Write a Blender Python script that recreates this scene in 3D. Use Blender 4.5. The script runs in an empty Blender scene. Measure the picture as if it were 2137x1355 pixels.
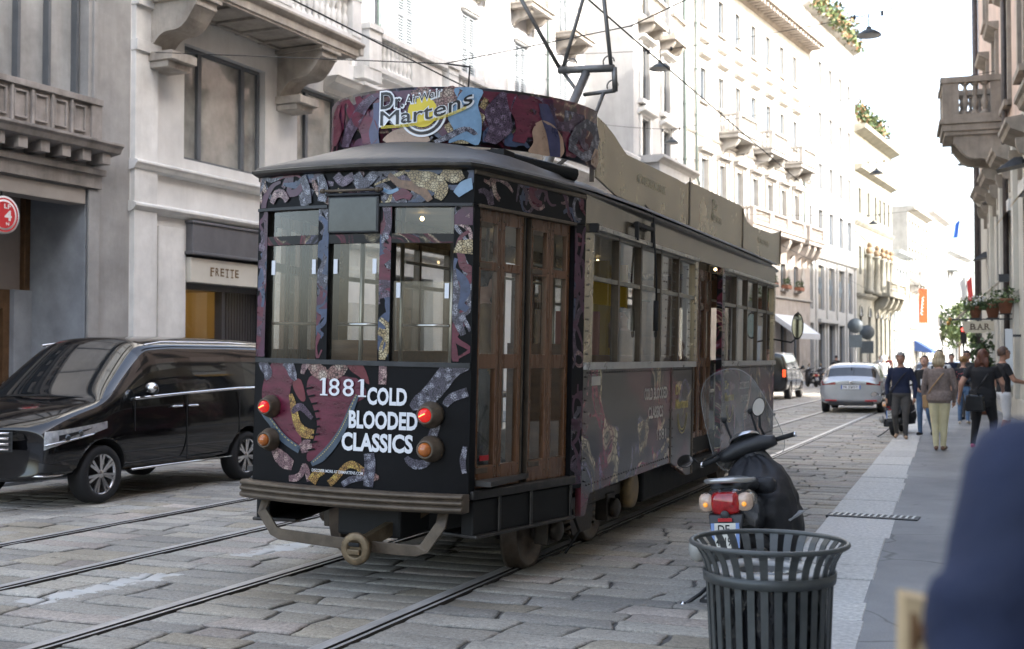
import bpy, bmesh, math, random
from mathutils import Vector, Matrix
S = bpy.context.scene
COL = S.collection
rnd = random.Random(7)
R = math.radians

# ---------------------------------------------------------------- camera
cam_d = bpy.data.cameras.new("camera")
cam = bpy.data.objects.new("camera", cam_d); COL.objects.link(cam)
cam.location = (0, 0, 1.57)
cam.rotation_euler = (R(90 + 1.615), 0, R(22.225))
cam_d.sensor_width = 36.0
cam_d.lens = 36.0 * 2500.0 / 2137.0
cam_d.clip_start = 0.05; cam_d.clip_end = 2000
cam_d.dof.use_dof = True
cam_d.dof.focus_distance = 8.6
cam_d.dof.aperture_fstop = 3.1
cam_d.dof.aperture_blades = 0
S.camera = cam

# ---------------------------------------------------------------- sky, sun, exposure
SUN_EL, SUN_AZ = 31.0, -12.0          # azimuth measured from +X towards +Y
W = bpy.data.worlds.new("World"); S.world = W; W.use_nodes = True
nt = W.node_tree
bg = nt.nodes["Background"]
sky = nt.nodes.new("ShaderNodeTexSky"); sky.sky_type = 'NISHITA'; sky.sun_disc = False
sky.sun_elevation = R(SUN_EL); sky.sun_rotation = R(90 - SUN_AZ)
sky.air_density = 1.0; sky.dust_density = 4.0; sky.ozone_density = 0.6; sky.altitude = 100
hs = nt.nodes.new("ShaderNodeHueSaturation"); hs.inputs["Saturation"].default_value = 0.75
nt.links.new(sky.outputs[0], hs.inputs["Color"]); nt.links.new(hs.outputs[0], bg.inputs[0])
bg.inputs[1].default_value = 0.15
sd = bpy.data.lights.new("sun", 'SUN'); sd.energy = 2.0; sd.angle = R(0.6); sd.color = (1, .96, .90)
sun = bpy.data.objects.new("sun", sd); COL.objects.link(sun)
_d = Vector((math.cos(R(SUN_EL)) * math.cos(R(SUN_AZ)), math.cos(R(SUN_EL)) * math.sin(R(SUN_AZ)), math.sin(R(SUN_EL))))
sun.rotation_euler = _d.to_track_quat('Z', 'Y').to_euler(); sun.location = (20, 0, 40)
S.view_settings.view_transform = 'Standard'; S.view_settings.look = 'None'
S.view_settings.exposure = 2.7; S.view_settings.gamma = 1
S.cycles.max_bounces = 8; S.cycles.transparent_max_bounces = 24
S.cycles.diffuse_bounces = 4; S.cycles.glossy_bounces = 4
S.cycles.caustics_reflective = False; S.cycles.caustics_refractive = False
S.cycles.sample_clamp_indirect = 6
S.cycles.use_denoising = True

# ---------------------------------------------------------------- mesh builder
class MB:
    def __init__(s): s.v = []; s.f = []; s.m = []; s.s = []
    def add(s, vs, fs, mat=0, smooth=False, M=None):
        o = len(s.v)
        s.v += [tuple(M @ Vector(p)) if M is not None else tuple(p) for p in vs]
        for f in fs: s.f.append([i + o for i in f]); s.m.append(mat); s.s.append(smooth)
        return s
    def box(s, x0, x1, y0, y1, z0, z1, mat=0, M=None):
        vs = [(x0,y0,z0),(x1,y0,z0),(x1,y1,z0),(x0,y1,z0),(x0,y0,z1),(x1,y0,z1),(x1,y1,z1),(x0,y1,z1)]
        return s.add(vs, [(3,2,1,0),(4,5,6,7),(0,1,5,4),(1,2,6,5),(2,3,7,6),(3,0,4,7)], mat, False, M)
    def bar(s, a, b, w, h, mat=0, up=(0,0,1)):
        a = Vector(a); b = Vector(b); d = (b - a); L = d.length; d.normalize()
        u = Vector(up); x = d.cross(u)
        if x.length < 1e-5: x = d.cross(Vector((1,0,0)))
        x.normalize(); z = x.cross(d)
        M = Matrix((x, d, z)).transposed().to_4x4(); M.translation = a
        return s.box(-w/2, w/2, 0, L, -h/2, h/2, mat, M)
    def tube(s, pts, r, n=8, mat=0, caps=True, smooth=True, flat=1.0):
        pts = [Vector(p) for p in pts]; k = len(pts)
        rs = r if isinstance(r, (list, tuple)) else [r] * k
        vs = []; prev = None
        for i, p in enumerate(pts):
            t = (pts[min(i+1,k-1)] - pts[max(i-1,0)]).normalized()
            if prev is None:
                x = t.cross(Vector((0,0,1)))
                if x.length < 1e-3: x = t.cross(Vector((1,0,0)))
            else:
                x = prev - t * prev.dot(t)
            x.normalize(); prev = x; y = t.cross(x)
            for j in range(n):
                a = 2*math.pi*j/n
                vs.append(p + (x*math.cos(a) + y*math.sin(a)*flat) * rs[i])
        fs = []
        for i in range(k-1):
            for j in range(n):
                fs.append((i*n+j, i*n+(j+1)%n, (i+1)*n+(j+1)%n, (i+1)*n+j))
        s.add(vs, fs, mat, smooth)
        if caps:
            o = len(s.v) - len(vs)
            s.f.append([o + j for j in range(n)][::-1]); s.m.append(mat); s.s.append(False)
            s.f.append([o + (k-1)*n + j for j in range(n)]); s.m.append(mat); s.s.append(False)
        return s
    def lathe(s, prof, n=16, mat=0, M=None, smooth=True, caps=True, a0=0, a1=2*math.pi):
        vs = []; k = len(prof); full = abs(a1 - a0 - 2*math.pi) < 1e-6; nn = n if full else n + 1
        for r, z in prof:
            for j in range(nn):
                a = a0 + (a1-a0)*j/n; vs.append((r*math.cos(a), r*math.sin(a), z))
        fs = []
        for i in range(k-1):
            for j in range(n):
                j2 = (j+1) % nn
                fs.append((i*nn+j, i*nn+j2, (i+1)*nn+j2, (i+1)*nn+j))
        s.add(vs, fs, mat, smooth, M)
        if caps and full:
            o = len(s.v) - len(vs)
            if prof[0][0] > 1e-4: s.f.append([o+j for j in range(nn)][::-1]); s.m.append(mat); s.s.append(False)
            if prof[-1][0] > 1e-4: s.f.append([o+(k-1)*nn+j for j in range(nn)]); s.m.append(mat); s.s.append(False)
        return s
    def prism(s, poly, d0, d1, ax='y', mat=0, M=None, sides=True, smooth=False):
        """extrude a 2d polygon; ax = extrusion axis; poly coords are the other two in order"""
        def P(a, b, d):
            return (d,a,b) if ax == 'x' else (a,d,b) if ax == 'y' else (a,b,d)
        n = len(poly)
        vs = [P(a,b,d0) for a,b in poly] + [P(a,b,d1) for a,b in poly]
        s.add(vs, [tuple(range(n)), tuple(range(2*n-1, n-1, -1))], mat, False, M)
        if sides:
            s.add(vs, [(i, i+n, (i+1)%n+n, (i+1)%n) for i in range(n)], mat, smooth, M)
        return s
    def loft(s, rings, mat=0, closed=True, caps=True, smooth=True, M=None):
        n = len(rings[0]); vs = [p for r in rings for p in r]; fs = []
        for i in range(len(rings)-1):
            for j in range(n if closed else n-1):
                fs.append((i*n+j, i*n+(j+1)%n, (i+1)*n+(j+1)%n, (i+1)*n+j))
        s.add(vs, fs, mat, smooth, M)
        if caps and closed:
            o = len(s.v) - len(vs)
            s.f.append([o+j for j in range(n)][::-1]); s.m.append(mat); s.s.append(smooth)
            s.f.append([o+(len(rings)-1)*n+j for j in range(n)]); s.m.append(mat); s.s.append(smooth)
        return s
    def ball(s, c, r, n=10, mat=0, sc=(1,1,1)):
        k = max(4, n//2+1)
        prof = [(max(1e-5, math.sin(math.pi*i/k)), -math.cos(math.pi*i/k)) for i in range(k+1)]
        M = Matrix.Translation(Vector(c)) @ Matrix.Diagonal((r*sc[0], r*sc[1], r*sc[2], 1))
        return s.lathe(prof, n, mat, M, True, False)
    def mesh(s, name, mats):
        me = bpy.data.meshes.new(name)
        me.from_pydata(s.v, [], s.f)
        for m in (mats if isinstance(mats, (list, tuple)) else [mats]): me.materials.append(m)
        me.polygons.foreach_set("material_index", s.m)
        me.polygons.foreach_set("use_smooth", s.s)
        me.update()
        return me
    def build(s, name, mats, parent=None, bevel=0, seg=2, fix=True):
        me = s.mesh(name, mats)
        if fix:
            bm = bmesh.new(); bm.from_mesh(me); bmesh.ops.recalc_face_normals(bm, faces=bm.faces); bm.to_mesh(me); bm.free()
        return link(name, me, parent, bevel, seg)

def link(name, me, parent=None, bevel=0, seg=2):
    o = bpy.data.objects.new(name, me); COL.objects.link(o)
    if parent is not None: o.parent = parent
    if bevel:
        md = o.modifiers.new("bevel", 'BEVEL'); md.width = bevel; md.segments = seg; md.limit_method = 'ANGLE'; md.angle_limit = R(40)
    return o

def tag(o, label=None, cat=None, group=None, kind=None):
    if label: o["label"] = label
    if cat: o["category"] = cat
    if group: o["group"] = group
    if kind: o["kind"] = kind
    return o

def thing(name, label, cat, loc=(0,0,0), rz=0, group=None):
    o = bpy.data.objects.new(name, None); COL.objects.link(o)
    o.empty_display_size = .2
    o.location = loc; o.rotation_euler = (0, 0, rz)
    return tag(o, label, cat, group)

def struct(o): o["kind"] = "structure"; return o

def copy_tree(o, parent=None):
    c = o.copy(); COL.objects.link(c)
    if parent is not None: c.parent = parent
    for ch in list(o.children): copy_tree(ch, c)
    return c

def evaluated(ob):
    dg = bpy.context.evaluated_depsgraph_get(); dg.update()
    return bpy.data.meshes.new_from_object(ob.evaluated_get(dg))

# ---------------------------------------------------------------- lettering
_tc = {}
def text_polys(body, bold=0.0):
    """flat letter faces (x, z) scaled to a unit box"""
    k = (body, bold)
    if k not in _tc:
        cu = bpy.data.curves.new("lettering", 'FONT'); cu.body = body; cu.offset = bold; cu.resolution_u = 3
        ob = bpy.data.objects.new("lettering", cu); COL.objects.link(ob)
        me = evaluated(ob)
        bpy.data.objects.remove(ob)
        vs = [(v.co.x, v.co.y) for v in me.vertices]; fs = [tuple(p.vertices) for p in me.polygons]
        bpy.data.meshes.remove(me); bpy.data.curves.remove(cu)
        x0 = min(v[0] for v in vs); x1 = max(v[0] for v in vs); y0 = min(v[1] for v in vs); y1 = max(v[1] for v in vs)
        _tc[k] = ([((a-x0)/(x1-x0), (b-y0)/(y1-y0)) for a, b in vs], fs, (x1-x0)/(y1-y0))
    return _tc[k]

def put_text(mb, body, fn, w, h, mat=0, bold=0.0, x=0, z=0, slant=0):
    """fn(u, v) -> 3d point"""
    vs, fs, asp = text_polys(body, bold)
    mb.add([fn(x + a*w + slant*b*h, z + b*h) for a, b in vs], fs, mat)
    return mb

# ---------------------------------------------------------------- materials
_mc = {}
def _new(name):
    m = bpy.data.materials.new(name); m.use_nodes = True
    return m, m.node_tree, m.node_tree.nodes["Principled BSDF"]

def _nd(nt, t, **kw):
    n = nt.nodes.new(t)
    for k, v in kw.items():
        if k in n.inputs: n.inputs[k].default_value = v
        else: setattr(n, k, v)
    return n

def c4(c): return (c[0], c[1], c[2], 1)

def mat(name, col, rough=.5, metal=0, var=0.0, scale=6.0, bump=0.0, bscale=60.0, coat=0, spec=.5, streak=0, emis=None, es=1, col2=None, stretch=(1,1,1)):
    if name in _mc: return _mc[name]
    m, nt, b = _new(name)
    b.inputs["Roughness"].default_value = rough; b.inputs["Metallic"].default_value = metal
    b.inputs["Specular IOR Level"].default_value = spec
    if coat: b.inputs["Coat Weight"].default_value = coat; b.inputs["Coat Roughness"].default_value = .03
    L = nt.links.new
    if var or bump or streak or col2:
        tc = _nd(nt, "ShaderNodeTexCoord"); mp = _nd(nt, "ShaderNodeMapping"); mp.inputs["Scale"].default_value = stretch
        L(tc.outputs["Object"], mp.inputs[0])
        n1 = _nd(nt, "ShaderNodeTexNoise", Scale=scale, Detail=8.0, Roughness=.62)
        L(mp.outputs[0], n1.inputs["Vector"])
        rp = _nd(nt, "ShaderNodeValToRGB")
        d = col2 or tuple(max(0, x*(1-var)) for x in col); e = tuple(min(1, x*(1+var*.6)) for x in col)
        rp.color_ramp.elements[0].position = .32; rp.color_ramp.elements[0].color = c4(d)
        rp.color_ramp.elements[1].position = .68; rp.color_ramp.elements[1].color = c4(e if not col2 else col)
        L(n1.outputs["Fac"], rp.inputs[0])
        out = rp.outputs[0]
        if streak:
            mp2 = _nd(nt, "ShaderNodeMapping"); mp2.inputs["Scale"].default_value = (1.7, 1.7, .22)
            L(tc.outputs["Object"], mp2.inputs[0])
            n2 = _nd(nt, "ShaderNodeTexNoise", Scale=1.6, Detail=7.0, Roughness=.7); L(mp2.outputs[0], n2.inputs["Vector"])
            r2 = _nd(nt, "ShaderNodeMapRange"); r2.inputs[1].default_value = .45; r2.inputs[2].default_value = .75; r2.inputs[4].default_value = streak
            L(n2.outputs["Fac"], r2.inputs[0])
            mx = _nd(nt, "ShaderNodeMixRGB", blend_type='MULTIPLY'); mx.inputs[2].default_value = (.45,.42,.38,1)
            L(r2.outputs[0], mx.inputs[0]); L(out, mx.inputs[1]); out = mx.outputs[0]
        L(out, b.inputs["Base Color"])
        rr = _nd(nt, "ShaderNodeMapRange"); rr.inputs[3].default_value = max(.02, rough-.12*(1 if rough > .2 else .3)); rr.inputs[4].default_value = min(1, rough+.12*(1 if rough > .2 else .3))
        L(n1.outputs["Fac"], rr.inputs[0]); L(rr.outputs[0], b.inputs["Roughness"])
        if bump:
            n3 = _nd(nt, "ShaderNodeTexNoise", Scale=bscale, Detail=6.0); L(tc.outputs["Object"], n3.inputs["Vector"])
            bp = _nd(nt, "ShaderNodeBump", Strength=bump, Distance=.01); L(n3.outputs["Fac"], bp.inputs["Height"]); L(bp.outputs[0], b.inputs["Normal"])
    else:
        b.inputs["Base Color"].default_value = c4(col)
    if emis:
        b.inputs["Emission Color"].default_value = c4(emis); b.inputs["Emission Strength"].default_value = es
    _mc[name] = m; return m

def glass(name, tint=(.9,.92,.92), refl=1.0, haze=0.0, hazecol=(.5,.5,.48), rough=.02):
    """thin window pane: see-through, mirror-like at grazing angles"""
    if name in _mc: return _mc[name]
    m, nt, b = _new(name); nt.nodes.remove(b); out = nt.nodes["Material Output"]; L = nt.links.new
    tr = _nd(nt, "ShaderNodeBsdfTransparent"); tr.inputs[0].default_value = c4(tint)
    gl = _nd(nt, "ShaderNodeBsdfGlossy"); gl.inputs["Roughness"].default_value = rough
    fr = _nd(nt, "ShaderNodeFresnel", IOR=1.5)
    geo = _nd(nt, "ShaderNodeNewGeometry"); fl = _nd(nt, "ShaderNodeMix", data_type='FLOAT')
    fl.inputs[2].default_value = 1.5; fl.inputs[3].default_value = 1/1.5
    L(geo.outputs["Backfacing"], fl.inputs[0])
    mu = _nd(nt, "ShaderNodeMath", operation='MULTIPLY'); mu.inputs[1].default_value = 1.7*refl; mu.use_clamp = True
    # same reflectance from both sides
    fr2 = _nd(nt, "ShaderNodeLayerWeight"); fr2.inputs[0].default_value = .5
    L(fl.outputs[0], fr.inputs["IOR"]); L(fr.outputs[0], mu.inputs[0])
    mx = _nd(nt, "ShaderNodeMixShader"); L(mu.outputs[0], mx.inputs[0]); L(tr.outputs[0], mx.inputs[1]); L(gl.outputs[0], mx.inputs[2])
    last = mx
    if haze:
        df = _nd(nt, "ShaderNodeBsdfDiffuse"); df.inputs[0].default_value = c4(hazecol)
        m2 = _nd(nt, "ShaderNodeMixShader"); m2.inputs[0].default_value = haze
        if haze < .9:
            tc = _nd(nt, "ShaderNodeTexCoord"); n = _nd(nt, "ShaderNodeTexNoise", Scale=3.0, Detail=8.0); L(tc.outputs["Object"], n.inputs["Vector"])
            mr = _nd(nt, "ShaderNodeMapRange"); mr.inputs[1].default_value = .3; mr.inputs[2].default_value = .7; mr.inputs[3].default_value = haze*.4; mr.inputs[4].default_value = haze*1.6
            L(n.outputs["Fac"], mr.inputs[0]); L(mr.outputs[0], m2.inputs[0])
        L(mx.outputs[0], m2.inputs[1]); L(df.outputs[0], m2.inputs[2]); last = m2
    L(last.outputs[0], out.inputs[0])
    _mc[name] = m; return m

STEEL = mat("polished_steel", (.55,.55,.55), .28, 1, .25, 8)
DKMETAL = mat("dark_painted_metal", (.035,.036,.038), .45, .2, .4, 9, .1, 40)
BLACK = mat("black_rubber", (.012,.012,.012), .75, 0, .3, 20)
CHROME = mat("chrome", (.75,.75,.76), .12, 1)
WIRE = mat("wire_black", (.02,.02,.02), .6)
PANE = mat("dark_window_pane", (.035,.045,.055), .06, 0, .5, 1.2, spec=.8)
WHITE = mat("white_lettering", (.75,.76,.78), .5)
# ================================================================ ground, road, tracks, pavements
m_mortar = mat("road_mortar", (.095,.091,.086), .9, 0, .5, 9, .6, 70)
g = MB()
g.add([(-400,-120,-.013),(400,-120,-.013),(400,900,-.013),(-400,900,-.013)], [(0,1,2,3)])
struct(g.build("ground", m_mortar))

def kerb_out(t): return -1.22 - .03*t
def kerb_in(t): return -.5 - .041*t

def stone_material():
    m, nt, b = _new("granite_setts"); L = nt.links.new
    at = _nd(nt, "ShaderNodeAttribute", attribute_name="tint")
    tc = _nd(nt, "ShaderNodeTexCoord")
    n1 = _nd(nt, "ShaderNodeTexNoise", Scale=38.0, Detail=8.0, Roughness=.8); L(tc.outputs["Object"], n1.inputs["Vector"])
    n2 = _nd(nt, "ShaderNodeTexNoise", Scale=1.1, Detail=5.0); L(tc.outputs["Object"], n2.inputs["Vector"])
    n3 = _nd(nt, "ShaderNodeTexVoronoi", Scale=75.0); L(tc.outputs["Object"], n3.inputs["Vector"])
    r = _nd(nt, "ShaderNodeMapRange"); r.inputs[1].default_value = .3; r.inputs[2].default_value = .7; r.inputs[3].default_value = .45; r.inputs[4].default_value = 1.4
    L(n1.outputs["Fac"], r.inputs[0])
    r2 = _nd(nt, "ShaderNodeMapRange"); r2.inputs[1].default_value = .3; r2.inputs[2].default_value = .7; r2.inputs[3].default_value = .74; r2.inputs[4].default_value = 1.18
    L(n2.outputs["Fac"], r2.inputs[0])
    mu = _nd(nt, "ShaderNodeMath", operation='MULTIPLY'); L(r.outputs[0], mu.inputs[0]); L(r2.outputs[0], mu.inputs[1])
    sp = _nd(nt, "ShaderNodeMapRange"); sp.inputs[1].default_value = 0; sp.inputs[2].default_value = .33; sp.inputs[3].default_value = .40; sp.inputs[4].default_value = 1
    L(n3.outputs["Distance"], sp.inputs[0])
    mu2 = _nd(nt, "ShaderNodeMath", operation='MULTIPLY'); L(mu.outputs[0], mu2.inputs[0]); L(sp.outputs[0], mu2.inputs[1])
    mx = _nd(nt, "ShaderNodeVectorMath", operation='SCALE'); L(at.outputs["Color"], mx.inputs[0]); L(mu2.outputs[0], mx.inputs["Scale"])
    # worn white road paint on some setts: a broken line between the two tracks
    sx = _nd(nt, "ShaderNodeSeparateXYZ"); L(tc.outputs["Object"], sx.inputs[0])
    def math2(op, a, c):
        q = _nd(nt, "ShaderNodeMath", operation=op)
        for k, v in ((0, a), (1, c)):
            if isinstance(v, (int, float)): q.inputs[k].default_value = v
            else: L(v, q.inputs[k])
        return q.outputs[0]
    dx = math2('ABSOLUTE', math2('SUBTRACT', sx.outputs[0], math2('ADD', math2('MULTIPLY', sx.outputs[1], .11), -6.45)), 0)
    npn = _nd(nt, "ShaderNodeTexNoise", Scale=4.0, Detail=6.0, Roughness=.7); L(tc.outputs["Object"], npn.inputs["Vector"])
    lim = math2('MULTIPLY', math2('SUBTRACT', npn.outputs["Fac"], .36), .75)
    mk = math2('MULTIPLY', math2('LESS_THAN', dx, lim), math2('MULTIPLY', math2('GREATER_THAN', math2('SINE', math2('MULTIPLY', sx.outputs[1], 3.1), 0), -.35), math2('LESS_THAN', sx.outputs[1], 12.5)))
    pm_ = _nd(nt, "ShaderNodeMixRGB"); pm_.inputs[2].default_value = (.62,.61,.58,1)
    L(math2('MULTIPLY', mk, .8), pm_.inputs[0]); L(mx.outputs[0], pm_.inputs[1])
    L(pm_.outputs[0], b.inputs["Base Color"])
    b.inputs["Roughness"].default_value = .5
    rr = _nd(nt, "ShaderNodeMapRange"); rr.inputs[1].default_value = .3; rr.inputs[2].default_value = .7; rr.inputs[3].default_value = .5; rr.inputs[4].default_value = .85
    L(n2.outputs["Fac"], rr.inputs[0]); L(rr.outputs[0], b.inputs["Roughness"])
    bp = _nd(nt, "ShaderNodeBump", Strength=.8, Distance=.014); L(n1.outputs["Fac"], bp.inputs["Height"]); L(bp.outputs[0], b.inputs["Normal"])
    return m
M_SETT = stone_material()

RAILS = [-8.5+.0, -7.05, -4.845, -3.40]
RAILS = [-7.78, -6.33, -4.845, -3.40]
def make_road():
    r = random.Random(3); vs = []; fs = []; tint = []; sm = []
    def stone(q, near):
        """q: four corners (counter-clockwise) of one worn sett"""
        nx = 6 if near else 2; ny = 3 if near else 1; per = []
        j = .011 if near else .008
        for (a, b_), n in zip(zip(q, q[1:]+q[:1]), (nx, ny, nx, ny)):
            for i in range(n):
                t = i/n; k = j*(.5 if i == 0 else 1)
                per.append((a[0]+(b_[0]-a[0])*t+(r.random()-.5)*2*k, a[1]+(b_[1]-a[1])*t+(r.random()-.5)*2*k*.8))
        cx = sum(p[0] for p in q)/4; cy = sum(p[1] for p in q)/4
        tz = (r.random()-.5)*.010; ax = (r.random()-.5)*.012; ay = (r.random()-.5)*.02
        n = len(per); o = len(vs)
        for k, z in ((0,-.034),(0,-.009),(.010,-.001),(.032,.003)):
            for a, b_ in per:
                d = Vector((cx-a, cy-b_)); L_ = d.length; f = min(k/L_, .4)
                vs.append((a+d.x*f, b_+d.y*f, z+(tz+ax*(a-cx)+ay*(b_-cy) if z > -.03 else 0)))
        base = r.choice([(.40,.37,.32),(.43,.40,.345),(.37,.345,.30),(.45,.41,.34),(.34,.32,.285),(.43,.375,.325),(.39,.345,.27),(.41,.385,.335)])
        k = .88 + r.random()*.26
        if r.random() < .05: k *= 1.2
        if r.random() < .08: k *= .8
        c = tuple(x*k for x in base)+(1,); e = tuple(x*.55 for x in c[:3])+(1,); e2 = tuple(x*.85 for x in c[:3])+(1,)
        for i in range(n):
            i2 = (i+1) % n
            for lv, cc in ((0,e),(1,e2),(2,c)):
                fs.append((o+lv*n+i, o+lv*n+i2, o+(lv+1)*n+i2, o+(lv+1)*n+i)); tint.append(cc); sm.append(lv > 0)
        fs.append(tuple(range(o+3*n, o+4*n))); tint.append(c); sm.append(True)
    y = 2.2
    edges = [-11.35] + RAILS
    while y < 64:
        near = y < 17
        d = .20 + r.random()*.085
        segs = []
        for a, b in zip(edges, edges[1:] + [kerb_out(y) + .12]):
            segs.append((a + (.070 if a != -11.35 else 0), b - (.066 if b in RAILS else 0)))
        gy = .0115
        for a, b in segs:
            x = a; sk0 = 0; xl = a
            while x < b - .02:
                w = .34 + r.random()*.42
                if b - x - w < .26: w = b - x
                if w > .9: w = w/2
                x2 = x+w; last = x2 > b-.02
                sk1 = 0 if last else (r.random()-.5)*.06
                g0 = .002 if x == a else .006+sg; sg = r.random()**2*.012; g1 = .002 if last else .006+sg
                stone([(x+g0-sk0, y+gy), (x2-g1-sk1, y+gy), (x2-g1+sk1, y+d-gy), (x+g0+sk0, y+d-gy)], near)
                x = x2; sk0 = sk1
        y += d
    me = bpy.data.meshes.new("road"); me.from_pydata(vs, [], fs)
    me.materials.append(M_SETT)
    at = me.attributes.new("tint", 'FLOAT_COLOR', 'FACE')
    at.data.foreach_set("color", [x for c in tint for x in c])
    me.polygons.foreach_set("use_smooth", sm); me.update()
    bm = bmesh.new(); bm.from_mesh(me); bmesh.ops.recalc_face_normals(bm, faces=bm.faces); bm.to_mesh(me); bm.free()
    o = link("road", me); struct(o)
make_road()

def brick_mat(name, c1, c2, cm, scale, w, h, msize=.02, rough=.7, bump=.4):
    m, nt, b = _new(name); L = nt.links.new
    tc = _nd(nt, "ShaderNodeTexCoord")
    br = _nd(nt, "ShaderNodeTexBrick", Scale=scale); br.inputs["Color1"].default_value = c4(c1); br.inputs["Color2"].default_value = c4(c2); br.inputs["Mortar"].default_value = c4(cm)
    br.inputs["Brick Width"].default_value = w; br.inputs["Row Height"].default_value = h; br.inputs["Mortar Size"].default_value = msize
    n = _nd(nt, "ShaderNodeTexNoise", Scale=2.0, Detail=8.0); L(tc.outputs["Object"], n.inputs["Vector"])
    L(tc.outputs["Object"], br.inputs["Vector"])
    mx = _nd(nt, "ShaderNodeMixRGB", blend_type='MULTIPLY'); mx.inputs[0].default_value = .6
    rp = _nd(nt, "ShaderNodeMapRange"); rp.inputs[1].default_value = .3; rp.inputs[2].default_value = .7; rp.inputs[3].default_value = .6; rp.inputs[4].default_value = 1.2
    L(n.outputs["Fac"], rp.inputs[0]); L(br.outputs["Color"], mx.inputs[1]); L(rp.outputs[0], mx.inputs[2])
    L(mx.outputs[0], b.inputs["Base Color"]); b.inputs["Roughness"].default_value = rough
    n4 = _nd(nt, "ShaderNodeTexNoise", Scale=90.0, Detail=4.0); L(tc.outputs["Object"], n4.inputs["Vector"])
    bp = _nd(nt, "ShaderNodeBump", Strength=bump, Distance=.006); L(n4.outputs["Fac"], bp.inputs["Height"]); L(bp.outputs[0], b.inputs["Normal"])
    return m
g = MB()
g.add([(-16,64,-.002),(0,64,-.002),(6,300,-.002),(-16,300,-.002)], [(0,1,2,3)])
struct(g.build("far_road", brick_mat("far_setts", (.38,.36,.33),(.33,.31,.29),(.15,.14,.13), 1, .7, .32)))

# pavements: asphalt on the near side, granite kerb slabs along it
def asphalt():
    m, nt, b = _new("pavement_asphalt"); L = nt.links.new; tc = _nd(nt, "ShaderNodeTexCoord")
    n1 = _nd(nt, "ShaderNodeTexNoise", Scale=.55, Detail=9.0, Roughness=.68); L(tc.outputs["Object"], n1.inputs["Vector"])
    r1 = _nd(nt, "ShaderNodeValToRGB"); e = r1.color_ramp.elements; e[0].position = .3; e[0].color = (.135,.138,.145,1); e[1].position = .7; e[1].color = (.265,.265,.265,1); L(n1.outputs["Fac"], r1.inputs[0])
    v = _nd(nt, "ShaderNodeTexVoronoi", Scale=2.6); v.inputs["Randomness"].default_value = 1; L(tc.outputs["Object"], v.inputs["Vector"])      # trodden gum and stains
    r2 = _nd(nt, "ShaderNodeMapRange"); r2.inputs[1].default_value = .05; r2.inputs[2].default_value = .085; r2.inputs[3].default_value = .5; r2.inputs[4].default_value = 1; L(v.outputs["Distance"], r2.inputs[0])
    nw = _nd(nt, "ShaderNodeTexNoise", Scale=1.2, Detail=3.0); L(tc.outputs["Object"], nw.inputs["Vector"])
    va = _nd(nt, "ShaderNodeVectorMath", operation='MULTIPLY_ADD'); va.inputs[1].default_value = (.5,.5,.5); L(nw.outputs["Color"], va.inputs[0]); L(tc.outputs["Object"], va.inputs[2])
    v2 = _nd(nt, "ShaderNodeTexVoronoi", Scale=.42, feature='DISTANCE_TO_EDGE'); L(va.outputs[0], v2.inputs["Vector"])      # cracks
    r3 = _nd(nt, "ShaderNodeMapRange"); r3.inputs[1].default_value = .0; r3.inputs[2].default_value = .006; r3.inputs[3].default_value = .45; r3.inputs[4].default_value = 1; L(v2.outputs["Distance"], r3.inputs[0])
    n3 = _nd(nt, "ShaderNodeTexNoise", Scale=140.0, Detail=4.0); L(tc.outputs["Object"], n3.inputs["Vector"])
    r4 = _nd(nt, "ShaderNodeMapRange"); r4.inputs[1].default_value = .3; r4.inputs[2].default_value = .7; r4.inputs[3].default_value = .75; r4.inputs[4].default_value = 1.25; L(n3.outputs["Fac"], r4.inputs[0])
    out = r1.outputs[0]
    for s_ in (r2, r3, r4):
        x = _nd(nt, "ShaderNodeVectorMath", operation='SCALE'); L(out, x.inputs[0]); L(s_.outputs[0], x.inputs["Scale"]); out = x.outputs[0]
    L(out, b.inputs["Base Color"]); b.inputs["Roughness"].default_value = .62
    bp = _nd(nt, "ShaderNodeBump", Strength=.6, Distance=.008); L(n3.outputs["Fac"], bp.inputs["Height"]); L(bp.outputs[0], b.inputs["Normal"]); return m
M_ASPH = asphalt()
g = MB()
ts = [-12 + i*3 for i in range(34)]
for a, b in zip(ts, ts[1:]):
    vs = [(kerb_in(a),a,.035),(5,a,.035),(5,b,.035),(kerb_in(b),b,.035)]
    g.add(vs, [(0,1,2,3)]); g.add([(kerb_in(a),a,.035),(kerb_in(b),b,.035),(kerb_in(b),b,-.05),(kerb_in(a),a,-.05)], [(0,1,2,3)])
struct(g.build("pavement", M_ASPH))
M_KERB = [mat("kerb_granite_%d" % i, c, .6, 0, .35, 30, .5, 110) for i, c in enumerate([(.52,.51,.48),(.45,.44,.42),(.56,.54,.51)])]
g = MB(); r = random.Random(11); y = -4.0; k = 0
while y < 86:
    L_ = r.choice([.55,.8,1.0,1.25,1.5]) if y < 40 else 2.0
    y2 = y + L_; j = (r.random()-.5)*.05; h = .04 + (r.random()-.5)*.012
    wi = kerb_in(y + L_/2) + .02 + (r.random()-.4)*.05
    dw = (r.random()-.4)*.045; a = [(kerb_out(y)+.0, y+.012), (kerb_in(y)+.02+dw, y+.012+(r.random()-.5)*.02), (kerb_in(y2)+.02+dw, y2-.012), (kerb_out(y2), y2-.012)]
    vs = [(p[0],p[1],-.06) for p in a] + [(p[0],p[1],h-.008) for p in a] + [(p[0]+(.01 if i in (0,3) else -.01), p[1]+(.01 if i in (0,1) else -.01), h) for i, p in enumerate(a)]
    fs = [(8,9,10,11)] + [(i,(i+1)%4,(i+1)%4+4,i+4) for i in range(4)] + [(i+4,(i+1)%4+4,(i+1)%4+8,i+8) for i in range(4)]
    g.add(vs, fs, r.choice([0,0,1,2])); y = y2; k += 1
struct(g.build("kerb", M_KERB))
g = MB()
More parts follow.
